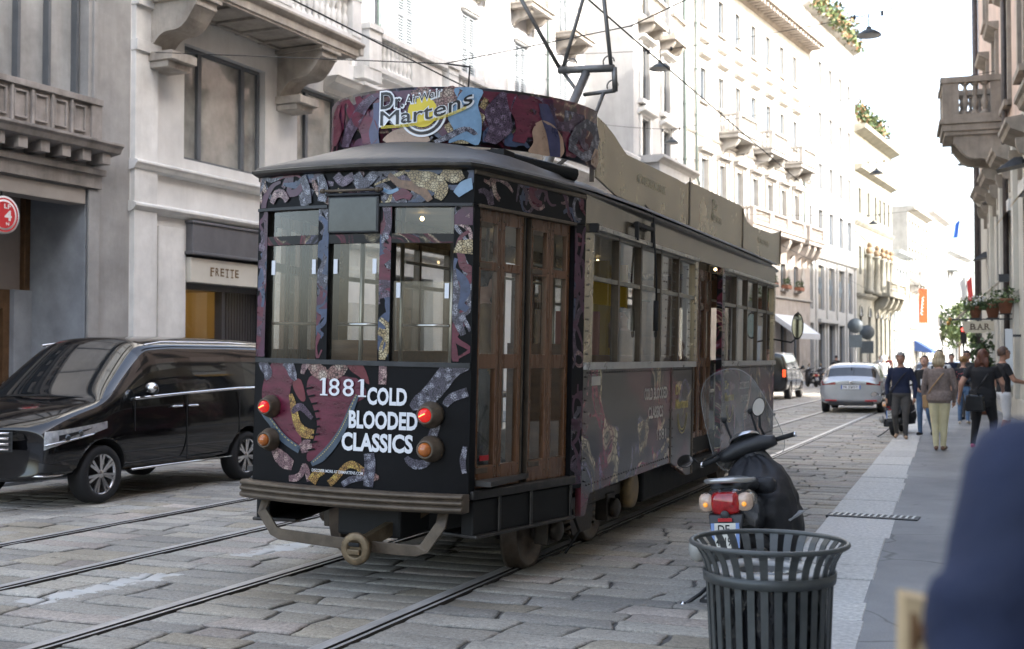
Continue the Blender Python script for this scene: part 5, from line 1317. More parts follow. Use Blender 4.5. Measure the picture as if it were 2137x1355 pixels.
    if main:
        mb = MB(); e = .0085
        def on(u, v): return Pp(u, v, e)
        put_text(mb, "COLD BLOODED", on, .78, .11, 0, .03, 1.68, 1.22); put_text(mb, "CLASSICS", on, .5, .11, 0, .03, 1.82, 1.05); put_text(mb, "1881", on, .32, .10, 0, .0, 2.12, .84)
        put_text(mb, "COLD BLOODED", on, .6, .09, 0, .03, 5.85, 1.22); put_text(mb, "CLASSICS", on, .42, .09, 0, .03, 5.95, 1.06); put_text(mb, "1881", on, .25, .08, 0, .0, 6.1, .84)
        Pp.box(mb, .2,.42,1.385,1.455,.006,.0075)
        mb.build("side_lettering", mat("dull_white_lettering", (.5,.48,.43), .4), tram)
        for u0 in (2.78, 5.02):
            mb = MB(); put_text(mb, "Dr", on, .2, .1, 0, .03, u0, 1.24); put_text(mb, "Martens", on, .5, .1, 0, .03, u0, 1.10, .12)
            c = (u0+.28, 1.05)
            for r0, r1 in ((.15,.165),(.19,.2)):
                vs = []; 
                for i in range(25): 
                    a = math.pi*(1.0+i/24); vs += [on(c[0]+r0*math.cos(a), c[1]+r0*math.sin(a)), on(c[0]+r1*math.cos(a), c[1]+r1*math.sin(a))]
                mb.add(vs, [(2*i,2*i+1,2*i+3,2*i+2) for i in range(24)])
            mb.build("side_logo", mat("dull_yellow_print", (.45,.36,.09), .4), tram)
side(SR, True); side(SL, False)
# front end (far away, mostly hidden)
for Pp in (FR, FL):
    mb = MB(); Pp.box(mb, 0, Pp.L, .62, ZS, -.04, 0); Pp.box(mb, 0, Pp.L, 2.6, 2.84, -.04, 0); Pp.box(mb, 0,.1,ZS,2.6,-.05,.0); Pp.box(mb, Pp.L-.1,Pp.L,ZS,2.6,-.05,.0); mb.build("front_side", WRAP_S, tram)
    mb = MB(); Pp.quad(mb, .1, Pp.L-.1, ZS, 2.6, -.02); mb.build("pane", TG, tram)
mb = MB(); mb.box(-.8,.8,YF-.04,YF,.6,ZS); mb.box(-.8,.8,YF-.04,YF,2.5,2.84)
for x in (-.8,-.27,.19,.72): mb.box(x,x+.08,YF-.05,YF-.001,ZS,2.5)
mb.build("front_panel", WRAP_S, tram)
mb = MB(); mb.add([(-.72,YF-.03,ZS),(.72,YF-.03,ZS),(.72,YF-.03,2.5),(-.72,YF-.03,2.5)], [(0,1,2,3)]); mb.build("windscreen", TG, tram)

# ---- roof
def outline(off, dz=0):
    pts = []
    for i in range(13): 
        x = -RW + 2*RW*i/12; pts.append((x*(1+off/RW), bowy(x)-off))
    pts += [(HW+off, YS-off*.3), (HW+off, YE), (.8+off, YF+off*.6), (-.8-off, YF+off*.6), (-HW-off, YE), (-HW-off, YS-off*.3)]
    return pts
def rounded(pts, k=2):
    for _ in range(k):
        q = []
        for i in range(len(pts)):
            a, c = Vector(pts[i]), Vector(pts[(i+1)%len(pts)]); q += [tuple(a*.75+c*.25), tuple(a*.25+c*.75)]
        pts = q
    return pts
mb = MB()
prof = [(1.0,2.83),(1.02,2.845),(1.02,2.875),(1.0,2.895)]
rings = []
for o, z in ((.0,2.80),(.0,2.825),(.05,2.832),(.07,2.845),(.072,2.862),(.05,2.872)): rings.append([(x,y,z) for x, y in rounded(outline(o))])
mb.loft(rings, 0, True, False, False); mb.build("gutter", mat("gutter_dark_metal", (.06,.054,.047), .35, .5, .4, 8), tram)
mb = MB(); rings = []; ol = rounded(outline(.055))
for k in range(13):
    a = k/12*math.pi/2; s_ = math.cos(a); 
    ring = []
    for x, y in ol:
        yc = min(max(y, 1.35), YF-1.3)
        X_, Y_ = x*s_, yc + (y-yc)*s_; ax_ = abs(X_)
        e_r = Y_ - (bowy(X_)-.06 if ax_ < RW else (ax_-RW)/(HW-RW)*YS-.06); e_f = YF+.03-Y_ if ax_ < .8 else 9
        ring.append((X_, Y_, 2.866+.02*min(1, k/1.0)+.235*max(0, 1-(X_/1.22)**2)*min(1, max(0, min(e_r, e_f))/.62)**.8))
    rings.append(ring)
mb.loft(rings, 0, True, False, True)
mb.build("roof", TROOF, tram)
mb = MB()
for y in (.55, 1.5, 3.2): 
    for k in range(1): mb.tube([(-.7,y,3.04),(0,y,3.088),(.7,y,3.04)], .008, 5)
mb.tube([(.55,.9,3.08),(1.02,1.45,2.99)], .05, 8); mb.box(.42,.7,.8,1.0,3.05,3.10)
mb.build("roof_fitting", TDARK, tram)

# ---- advertising boards on the roof
def ell(f, z, off=0.0): return Vector((-.0+.0-(1.1+off)*math.cos(f)-.04, 1.85-(1.25+off)*math.sin(f), z))
mb = MB(); n = 48; rings = []
for i in range(n+1):
    f = math.radians(12+167*i/n)
    zt = 3.545 - (.10*((12+20-(12+167*i/n))/20)**2 if (12+167*i/n) < 32 else 0); zb = 3.13-.045*(i/n)**3
    rings.append([ell(f,zb),ell(f,zt),ell(f,zt,-.02),ell(f,zb,-.02)])
mb.loft(rings, 0, True, True, True); o = mb.build("roof_board", wrap_mat("dark_snake_vinyl_board", scale=2.7, seed=3.4, gain=.55, amount=.62, spec=.3), tram)
mb = MB(); snakes(mb, lambda u, v, e: ell(math.radians(u), v, e), 14, 150, 3.135, 3.525, 30, rg, .0004, .075, (3,5,1,7,1,4,9,1), 'u', uscale=.02); snakes(mb, lambda u, v, e: ell(math.radians(u), v, e), 150, 178, 3.12, 3.47, 5, rg, .0004, .06, (5,4,0,2,0,1,3,0), 'u', uscale=.02); mb.build("board_coils", SNM, o, fix=False)
for p in o.data.polygons: p.use_smooth = abs(p.normal.z) < .5
mb = MB(); X = 1.055; y0 = 1.86
top = [(1.86,3.51),(2.05,3.49),(2.3,3.44),(2.5,3.38),(2.67,3.335),(4.4,3.365),(4.72,3.36),(4.88,3.41),(7.5,3.47),(7.68,3.45),(7.75,3.38),(7.9,3.32),(8.2,3.29),(9.6,3.33),(10.0,3.38),(10.35,3.44)]
bot = [(10.35,2.93),(6,2.94),(2.4,2.95),(1.86,3.03)]
mb.prism([(a, b_) for a, b_ in top+bot], X-.02, X, 'x'); mb.build("roof_board_side", SHEEN_S, tram)
mb = MB(); mb.prism([(a, b_) for a, b_ in top+bot], -X-.04, -X-.02, 'x'); mb.build("roof_board_side", SHEEN_S, tram)
mb = MB()
for y in (4.88, 7.62, 10.33): mb.box(X,X+.008,y,y+.03,2.96,3.45)
for y, x in ((1.9,1.0),(4.9,1.0),(7.6,1.0),(1.9,-1.05),(4.9,-1.05),(7.6,-1.05)): mb.bar((x,y,3.0),(x,y,3.4),.03,.03); mb.bar((x*.55,y,3.03),(x,y,3.35),.025,.025)
mb.bar((-.04,.7,3.08),(-.04,.64,3.4),.09,.03); mb.build("board_stay", TMETAL, tram)
mb = MB(); e = .004
put_text(mb, "#STANDFORSOMETHING", lambda u, v: (X+e, u, v), .95, .085, 0, .02, 2.98, 3.14); put_text(mb, "DR.MARTENS", lambda u, v: (X+e, u, v), .8, .07, 0, .02, 8.6, 3.12)
put_text(mb, "Dr", lambda u, v: (X+e, u, v), .25, .12, 0, .02, 5.95, 3.24); put_text(mb, "Martens", lambda u, v: (X+e, u, v), .5, .1, 0, .02, 5.9, 3.12)
mb.build("board_lettering", mat("pale_gold_print", (.42,.37,.24), .4), tram)
# logo on the curved board
def onb(e): return lambda u, v: tuple(ell(u, v, e))
A_ = math.radians
WHT = mat("logo_white", (.8,.8,.8), .4); YEL2 = mat("logo_yellow", (.75,.58,.03), .4)
mb = MB()
def disc(cf, cz, r0, r1, a0, a1, e, m, n=36, kf=.80):
    vs = []
    for i in range(n+1):
        a = a0+(a1-a0)*i/n
        for r_ in (r0, r1): vs.append(ell(A_(cf)+r_*math.cos(a)*kf, cz+r_*math.sin(a), e))
    mb.add(vs, [(2*i,2*i+1,2*i+3,2*i+2) for i in range(n)], m)
KF = 1/1.12
disc(99,3.355,.125,.138,math.pi*.96,math.pi*2.12,.016,0,36,KF); disc(99,3.355,.163,.178,math.pi*.98,math.pi*2.08,.016,0,36,KF); disc(99,3.36,.0,.112,0,2*math.pi,.0165,1,36,KF)
disc(99,3.355,.142,.158,math.pi*1.15,math.pi*1.85,.016,2,36,KF)
def outlined(body, f0, z0, w, h, slant_z, e, bold=.05, m=2):
    """letters on the curved board, rising by slant_z over their width"""
    vs, fs, _ = text_polys(body, bold + .035)
    pad = .012
    mb.add([ell(f0-pad*.9+a*(w+2*pad*.9), z0-pad+b_*(h+2*pad)+slant_z*a*a, e) for a, b_ in vs], fs, 0)
    vs, fs, _ = text_polys(body, bold)
    mb.add([ell(f0+a*w, z0+b_*h+slant_z*a*a, e+.0025) for a, b_ in vs], fs, m)
outlined("D", A_(81.5), 3.395, .10, .125, 0, .018, .02); outlined("r.", A_(88), 3.40, .06, .065, 0, .018, .02)
outlined("AirWair", A_(92.5), 3.425, .235, .055, .06, .0175, .0)
outlined("M", A_(81.5), 3.275, .145, .105, 0, .0195, .0); outlined("artens", A_(90.6), 3.28, .47, .09, .145, .0195, .005)
for k in range(3): put = mb.add([ell(A_(82)+t*.58, 3.268-.008*k+.13*max(0,t-.23)**2*1.7+(.004 if s_ else 0), .0222) for t in [i/14 for i in range(15)] for s_ in (0,1)], [(2*i,2*i+1,2*i+3,2*i+2) for i in range(14)], 1)
mb.build("roof_board_logo", [WHT, YEL2, mat("logo_black", (.012,.012,.012), .4)], tram, fix=False)
# on the board: pale blue band painted like a reflection, printed cream coils, dark scales
mb = MB()
def patch(pts, m, e):
    
    for q in slices([(p.x, p.y) for p in smooth_poly(pts, 4)], 3.0): mb.add([ell(A_(p[0]), p[1], e) for p in q], [tuple(range(len(q)))], m)
ebd = [.0112]
def coil(path, ws, m):
    a, b_ = ribbon([(x/100, z) for x, z in path], ws); ebd[0] += .0001
    vs = [ell(A_(p.x*100), p.y, ebd[0]) for p in a] + [ell(A_(p.x*100), p.y, ebd[0]) for p in b_]; n = len(a)
    mb.add(vs, [(i,i+1,n+i+1,n+i) for i in range(n-1)], m)
patch([(109,3.135),(114,3.16),(120,3.13),(121,3.3),(119.5,3.42),(121,3.53),(111,3.535),(112,3.44),(108.5,3.33),(111,3.22)], 0, .011)
coil([(97,3.53),(101,3.46),(106,3.44),(109,3.5),(112,3.535)], (.07,.10,.09,.08,.05), 1)
coil([(84,3.15),(88,3.18),(93,3.20),(98,3.17),(101,3.14)], (.05,.09,.11,.08,.03), 2)
coil([(66,3.4),(70,3.34),(74,3.3),(76,3.2),(74,3.15)], (.04,.09,.10,.09,.05), 4)
coil([(60,3.16),(63,3.26),(66,3.32),(72,3.44),(78,3.5)], (.06,.08,.09,.07,.04), 5)
coil([(79,3.14),(78,3.24),(80,3.34),(79,3.45)], (.04,.05,.05,.03), 6)
coil([(49,3.2),(52,3.3),(50,3.42),(54,3.5)], (.05,.1,.08,.04), 4)
coil([(124,3.15),(128,3.26),(127,3.38),(131,3.52)], (.05,.09,.10,.06), 5)
coil([(132,3.52),(134,3.42),(137,3.3),(135,3.17)], (.04,.06,.06,.05), 4)
patch([(139,3.11),(143,3.1),(148,3.1),(147,3.18),(144.5,3.25),(142,3.31),(140.5,3.26),(141,3.18)], 2, .0131)
coil([(143,3.34),(146,3.31),(149,3.24),(150.5,3.15),(150,3.1)], (.04,.09,.11,.10,.06), 2)
coil([(151,3.1),(150,3.24),(147.5,3.36),(145,3.48)], (.05,.06,.06,.04), 6)
coil([(163,3.14),(167,3.22),(171,3.34),(173,3.44)], (.12,.2,.2,.08), 3)
coil([(175,3.1),(176.5,3.16),(177.5,3.24)], (.05,.07,.03), 2)
coil([(119,3.2),(115,3.24),(108,3.17),(104,3.14)], (.02,.035,.035,.02), 3)
mb.build("roof_board_print", [mat("print_and_reflection_blue", (.2,.33,.47), .25, 0, .3, 5), P_C, mat("print_tan", (.38,.25,.17), .3, 0, .3, 9), P_G, P_MAR, P_V, mat("print_indigo", (.05,.05,.11), .3, 0, .4, 9)], tram, fix=False)

# ---- pantograph
mb = MB()
mb.tube([(-.12,3.5,3.1),(-.1,3.9,3.6),(.06,4.45,4.5)], [.06,.055,.045], 10); mb.tube([(-.24,4.45,4.55),(.36,4.45,4.53)], .038, 10)
mb.tube([(.02,4.5,4.29),(.36,4.5,4.31)], .022, 8); mb.tube([(.24,4.5,4.3),(.08,4.2,3.6)], .02, 8); mb.tube([(.36,4.5,4.3),(.36,4.45,4.54)], .03, 8)
mb.tube([(-.2,4.5,4.53),(-.02,4.45,4.3)], .02, 8)
for a, b_ in (((-.22,4.45,4.55),(-.62,4.0,5.40)),((-.2,4.45,4.55),(.05,4.45,5.40)),((.33,4.45,4.53),(.26,4.3,5.40)),((.05,4.45,5.40),(.26,4.3,5.40)),((-.62,4.0,5.40),(.05,4.45,5.40))): mb.tube([a,b_], .021, 8)
mb.tube([(-.75,4.2,5.44),(.8,4.2,5.44)], .03, 8)
for c in ((.3,4.45,4.60),(-.1,4.45,4.60),(.33,4.5,4.36)):
    mb.tube([(c[0]+.06*math.cos(k*.6), c[1], c[2]+.06*math.sin(k*.6)) for k in range(7)], .008, 6)
mb.build("pantograph", mat("pantograph_grey", (.2,.195,.185), .45, .5, .3, 9), tram)

# ---- running gear
def wheel(x, y, s_):
    Mx = Matrix.Translation((x, y, .315)) @ Matrix.Rotation(R(90*s_), 4, 'Y')
    mb = MB(); mb.lathe([(.06,.08),(.1,.09),(.12,.05),(.24,.03),(.27,.06),(.31,.06),(.312,-.02),(.335,-.03),(.335,-.055),(.05,-.055)], 28, 0, Mx); mb.build("wheel", mat("wheel_steel", (.14,.11,.085), .45, .6, .4, 9), tram)
for yb in (2.0, 8.6):
    for s_ in (-1, 1):
        for dy in (-.72, .72): wheel(s_*.7225, yb+dy, s_)
        mb = MB(); X = s_*.9
        mb.box(X-.04,X+.04,yb-1.05,yb+1.05,.40,.50); mb.prism([(yb-.35,.40),(yb+.35,.40),(yb+.22,.2),(yb-.22,.2)], X-.04, X+.04, 'x')
        for dy in (-.72,.72):
            mb.box(X-.05,X+.06,yb+dy-.11,yb+dy+.11,.21,.44); mb.lathe([(.085,0),(.085,.05),(.05,.07),(.0001,.07)], 14, 0, Matrix.Translation((X+s_*.06,yb+dy,.315)) @ Matrix.Rotation(R(90*s_), 4, 'Y'))
        mb.build("bogie_frame", mat("oily_brown_steel", (.05,.04,.03), .5, .5, .5, 9, .2, 30), tram, .01)
        for dy in (-.3,.3):
            mb = MB(); mb.tube([(X+.04*math.cos(k*.9), yb+dy+.06*math.sin(k*.9), .22+k*.0075) for k in range(46)], .014, 5); mb.build("coil_spring", TMETAL, tram)
        mb = MB(); mb.tube([(X+s_*.07,yb-.35,.42),(X+s_*.12,yb-.3,.25),(X+s_*.1,yb-.55,.12)], .012, 6); mb.build("brake_hose", TDARK, tram)
    mb = MB(); mb.box(-.85,.85,yb-.1,yb+.1,.32,.56); mb.box(-.5,.5,yb-.6,yb-.3,.2,.5); mb.box(-.5,.5,yb+.3,yb+.6,.2,.5); mb.build("bogie_bolster", TDARK, tram, .02)
mb = MB(); Mx = Matrix.Translation((.98,3.25,.42)) @ Matrix.Rotation(R(90), 4, 'Y'); mb.lathe([(.0001,.03),(.12,.03),(.16,.02),(.17,0),(.17,-.06),(.0001,-.06)], 20, 0, Mx); mb.build("air_reservoir", mat("ochre_enamel", (.25,.17,.08), .5, .2, .4, 9), tram)
mb = MB(); mb.box(-.9,.9,3.9,7.2,.22,.56); mb.build("equipment_box", TDARK, tram, .03)

# ---- interior
mb = MB(); mb.box(-.95,.95,.1,10.8,.745,.78,0); mb.build("floor", mat("tram_floor", (.05,.045,.04), .6), tram)
mb = MB(); mb.box(-1.04,1.04,1.2,10.0,2.80,2.815); mb.add([(-.75,.15,2.80),(.75,.15,2.80),(1.0,1.2,2.80),(-1.0,1.2,2.80)], [(0,1,2,3)]); mb.build("ceiling", CREAM_IN, tram)
for s_ in (-1, 1):
    mb = MB(); mb.box(s_*.68 - (.3 if s_ < 0 else 0), s_*.68+(.3 if s_ > 0 else 0), 1.8, 4.8, 1.15, 1.2); mb.box(s_*.99-.02,s_*.99+.02,1.8,4.8,1.2,1.62); mb.box(s_*.68 - (.3 if s_ < 0 else 0), s_*.68+(.3 if s_ > 0 else 0), 6.5, 9.4, 1.15, 1.2)
    mb.build("bench", WOOD_IN, tram, .01)
    mb = MB(); mb.box(s_*(HW-.075)-.02,s_*(HW-.075)+.02,1.5,5.0,.78,1.53); mb.box(s_*(HW-.075)-.02,s_*(HW-.075)+.02,6.35,9.6,.78,1.53); mb.build("lining_panel", CREAM_IN, tram)
mb = MB()
for x, y in ((-.3,.55),(.45,.5),(.52,1.6),(-.52,1.6),(.5,3.3),(-.5,3.3),(.45,5.0),(-.45,5.0),(.5,6.4),(.5,8.2),(-.5,8.2)): mb.tube([(x,y,.78),(x,y,2.8)], .018, 8)
for s_ in (-.5,.5): mb.tube([(s_,1.6,2.35),(s_,9,2.35)], .014, 6)
mb.build("grab_pole", mat("pole_steel", (.5,.48,.42), .3, .8), tram)
mb = MB()
for y in (3.55, 4.15): mb.box(.30,.62,y,y+.06,.78,2.5,0)
for y in (2.9,): mb.box(.35,.75,y,y+.05,.78,2.0,1)
mb.build("seat_divider", [YEL, mat("rose_panel", (.42,.16,.13), .5)], tram)
mb = MB(); mb.box(-1.0,-.45,9.9,9.95,.78,2.7); mb.box(.45,1.0,9.9,9.95,.78,2.7); mb.box(-.45,.45,9.9,9.95,2.3,2.7); mb.box(-1.0,-.55,1.30,1.34,.78,1.7); mb.box(.55,1.0,1.30,1.34,.78,1.7); mb.build("bulkhead", WOOD_IN, tram)
m_bulb = mat("warm_tram_bulb", (1,.85,.55), .4, emis=(1,.72,.35), es=1.6)
for y in (2.0,3.6,5.2,6.8,8.4):
    for x_ in (-.55,.55): mb = MB(); mb.ball((x_,y,2.75), .02, 8); mb.build("ceiling_lamp", m_bulb, tram)

# ---- trolley rope, strap bracket, mirror
mb = MB(); mb.tube([(HW-.02,3.13,2.96),(HW+.05,3.16,2.86),(HW+.085,3.18,2.3),(HW+.085,3.18,2.1)], .009, 6); mb.tube([(HW+.085,3.18,2.11),(HW+.085,3.18,1.84)], .024, 8)
mb.tube([(HW+.085,3.18+.03*math.sin(k),1.81+.03*math.cos(k)) for k in range(0,7)], .006, 5); mb.build("pull_rope", BLACK, tram)
mb = MB(); mb.bar((HW+.04,2.65,2.74),(HW+.04,3.2,2.74),.04,.03); mb.bar((HW+.05,2.66,2.76),(HW+.05,2.66,2.6),.035,.03); mb.bar((HW+.05,3.16,2.80),(HW+.05,3.16,2.58),.035,.03); mb.build("rope_bracket", BLACK, tram)
mb = MB(); mb.tube([(HW,9.6,1.86),(HW+.22,9.75,1.82),(HW+.30,9.8,1.9),(HW+.30,9.8,2.25)], .012, 6); mb.build("mirror_arm", BLACK, tram)
mb = MB()
Mx = Matrix.Translation((HW+.30,9.78,2.05)) @ Matrix.Rotation(R(-90), 4, 'X') @ Matrix.Diagonal((.6,1.35,1,1))
mb.lathe([(.0001,.05),(.1,.045),(.135,.02),(.14,-.005),(.125,-.012)], 20, 0, Mx, True, False); mb.lathe([(.125,-.010),(.0001,-.010)], 20, 1, Mx, False, False); mb.build("mirror", [BLACK, mat("mirror_glass", (.55,.62,.58), .05, 1)], tram)
# ================================================================ cars, van, scooters
def paint(name, col, rough=.12, metal=.0, var=.08):
    return mat(name, col, rough, metal, var, 3, coat=.5, spec=.4)
CARGLASS = mat("car_glass_dark", (.012,.014,.016), .03, 0, spec=1.0)
TYRE = mat("tyre_rubber", (.016,.016,.017), .8, 0, .3, 30)
ALLOY = mat("alloy_wheel", (.55,.55,.56), .25, .9)
DKPLASTIC = mat("dark_plastic", (.02,.02,.021), .55, 0, .2, 20)

def car_body(stations, glass_ivals, arches, pm, parent, sub=2, bulge=.0):
    """stations: (y, [(w,z)..bottom to roof centre], front bulge); mirrored loft, rounded, wheel arches cut out"""
    rings = []
    nl = len(stations[0][1])
    vs = []; fs = []; fm = []
    for y, pr, bg_ in stations:
        wm = max(w for w, z in pr)
        ring = [(w, y - bg_*(w/wm)**2, z) for w, z in pr] + [(-w, y - bg_*(w/wm)**2, z) for w, z in pr[::-1][1:]]
        vs += ring
    n = 2*nl - 1
    for i in range(len(stations)-1):
        for j in range(n-1):
            lev = j if j < nl-1 else 2*nl-3-j
            fs.append((i*n+j, i*n+j+1, (i+1)*n+j+1, (i+1)*n+j)); fm.append(1 if (i, lev) in glass_ivals else 0)
        fs.append((i*n+n-1, i*n, (i+1)*n, (i+1)*n+n-1)); fm.append(2)
    for base, rev in ((0, True), ((len(stations)-1)*n, False)):
        for j in range(nl-1):       # end caps in strips
            a, b_, c, d = base+j, base+j+1, base+n-2-j, base+n-1-j
            f = (a,b_,c,d) if b_ != c else (a,b_,d)
            fs.append(f[::-1] if rev else f); fm.append(1 if ((-1 if rev else 99), j) in glass_ivals else 0)
    me = bpy.data.meshes.new("car_shell"); me.from_pydata(vs, [], fs)
    for m in (pm, CARGLASS, DKPLASTIC): me.materials.append(m)
    me.polygons.foreach_set("material_index", fm); me.update()
    bm = bmesh.new(); bm.from_mesh(me); bmesh.ops.recalc_face_normals(bm, faces=bm.faces); bm.to_mesh(me); bm.free()
    ob = bpy.data.objects.new("car_shell", me); COL.objects.link(ob)
    s_ = ob.modifiers.new("s", 'SUBSURF'); s_.levels = sub; s_.render_levels = sub
    cutters = []
    for y, z, r in arches:
        mb = MB(); Mx = Matrix.Translation((0, y, z)) @ Matrix.Rotation(R(90), 4, 'Y')
        for s2 in (-1, 1): mb.lathe([(.0001, s2*.55),(r, s2*.55),(r, s2*1.3),(.0001, s2*1.3)][::1], 36, 2, Mx, False, False)
        c = mb.build("cutter", [pm, CARGLASS, DKPLASTIC]); cutters.append(c)
        bo = ob.modifiers.new("b", 'BOOLEAN'); bo.object = c; bo.operation = 'DIFFERENCE'; bo.solver = 'EXACT'
    me2 = evaluated(ob)
    bpy.data.objects.remove(ob)
    for c in cutters: bpy.data.objects.remove(c)
    V = [tuple(v.co) for v in me2.vertices]; parts = {0: MB(), 1: MB()}
    for p in me2.polygons:
        k = 1 if p.material_index == 1 else 0
        parts[k].f.append(list(p.vertices)); parts[k].m.append(0 if k else (1 if p.material_index == 2 else 0)); parts[k].s.append(p.material_index != 2)
    out = []
    for k, nm, ms in ((0, "body", [pm, DKPLASTIC]), (1, "window_glass", [CARGLASS])):
        used = sorted({i for f in parts[k].f for i in f}); mp = {i: j for j, i in enumerate(used)}
        parts[k].v = [V[i] for i in used]; parts[k].f = [[mp[i] for i in f] for f in parts[k].f]
        if k == 0: out.append(parts[k].build(nm, ms, parent, fix=False)); continue
        F = parts[k].f; lead = list(range(len(parts[k].v)))          # each pane of glass a part of its own
        def root(i):
            while lead[i] != i: lead[i] = lead[lead[i]]; i = lead[i]
            return i
        for f in F:
            for i in f[1:]: lead[root(i)] = root(f[0])
        for g_ in sorted({root(f[0]) for f in F}):
            sub_ = MB(); ff = [f for f in F if root(f[0]) == g_]; us = sorted({i for f in ff for i in f}); mp2 = {i: j for j, i in enumerate(us)}
            sub_.add([parts[k].v[i] for i in us], [[mp2[i] for i in f] for f in ff], 0, True); out.append(sub_.build("window", ms, parent, fix=False))
    bpy.data.meshes.remove(me2)
    return out

def car_wheel(parent, x, y, r, w, s_, spokes=7):
    Mx = Matrix.Translation((x, y, r)) @ Matrix.Rotation(R(90*s_), 4, 'Y')
    mb = MB(); mb.lathe([(r*.66,-w*.5),(r*.93,-w*.5),(r,-w*.36),(r,w*.36),(r*.95,w*.5),(r*.72,w*.52),(r*.68,w*.44)], 36, 0, Mx, True, False); t = mb.build("wheel", TYRE, parent)
    mb = MB(); mb.lathe([(r*.70,w*.47),(r*.67,w*.46),(r*.64,w*.30),(r*.64,-w*.4)], 36, 0, Mx, True, False); mb.lathe([(r*.16,w*.38),(r*.1,w*.45),(.0001,w*.46)], 16, 0, Mx, True, False)
    for k in range(spokes):
        a = 2*math.pi*k/spokes
        for da in (-.13, .13):
            p0 = Mx @ Vector((r*.12*math.cos(a), r*.12*math.sin(a), w*.36)); p1 = Mx @ Vector((r*.67*math.cos(a+da), r*.67*math.sin(a+da), w*.44))
            mb.bar(p0, p1, r*.095, w*.10, 0, tuple(Mx.to_3x3() @ Vector((0,0,1))))
    mb.build("rim", ALLOY, t)
    mb = MB(); mb.lathe([(r*.6,-w*.1),(.0001,-w*.1)], 24, 0, Mx, False, False); mb.build("brake_disc", DKPLASTIC, t)
    return t

# ---- black people carrier
M_VAN = paint("black_car_paint", (.006,.006,.007), .09)
van = thing("van", "glossy black people carrier with chrome trim standing in front of the linen shop", "van", (-9.90, 13.97, 0.01), math.pi)
W0 = .925
def vp(y, zb, belt, top, roof, rc, k=1, wr=1):   # full section
    return (y, [(.80*k,zb),(.885*k,zb+.1),(W0*k,.60),(W0*k,.82),(.905*k,belt),(.80*k*wr,top),(.72*k*wr,roof),(.42*k,rc-.012),(0,rc)], 0)
def hp(y, zb, h, hc, k=1, bg_=0):                # bonnet section
    return (y, [(.80*k,zb),(.885*k,zb+.1),(W0*k,.52),(W0*k,.70),(.90*k,h-.06),(.82*k,h),(.62*k,hc-.02),(.36*k,hc),(0,hc+.005)], bg_)
ST = [vp(0.0,.42,1.15,1.55,1.62,1.66,.955), vp(.03,.36,1.17,1.6,1.70,1.75,.985), vp(.12,.30,1.19,1.63,1.735,1.80), vp(.2,.28,1.19,1.635,1.745,1.815),
      vp(1.13,.27,1.185,1.64,1.755,1.835), vp(1.19,.27,1.185,1.64,1.755,1.835), vp(2.18,.27,1.155,1.63,1.755,1.835), vp(2.27,.27,1.15,1.63,1.755,1.835),
      vp(2.72,.27,1.135,1.605,1.735,1.815), vp(2.84,.27,1.13,1.575,1.70,1.80),
      (3.42,[(.80,.27),(.885,.37),(W0,.6),(W0,.82),(.905,1.105),(.865,1.19),(.80,1.26),(.45,1.33),(0,1.34)],0),
      hp(3.62,.27,1.10,1.13), hp(3.72,.27,1.075,1.105,1,0), hp(4.1,.27,.99,1.045,.995,.03), hp(4.38,.27,.90,.96,.97,.09), hp(4.55,.26,.83,.89,.92,.16), hp(4.63,.30,.77,.80,.86,.2)]
GL = set()
for i in (3, 5, 7): GL.add((i, 4))
GL |= {(8,4) if False else (7,4)}
for j in (5,6,7): GL.add((9,j)); GL.add((10,j)) 
GL |= {(9,4)}
GL |= {(-1,5) if False else (-1,4)}
vb = car_body(ST, GL, [(.95,.31,.385),(3.64,.31,.385)], M_VAN, van, 3)[0]
from mathutils.bvhtree import BVHTree
bvh = BVHTree.FromPolygons([v.co.copy() for v in vb.data.vertices], [tuple(p.vertices) for p in vb.data.polygons])
for s_ in (-1, 1):
    for y in (.95, 3.64): car_wheel(van, s_*.80, y, .312, .22, s_, 7)
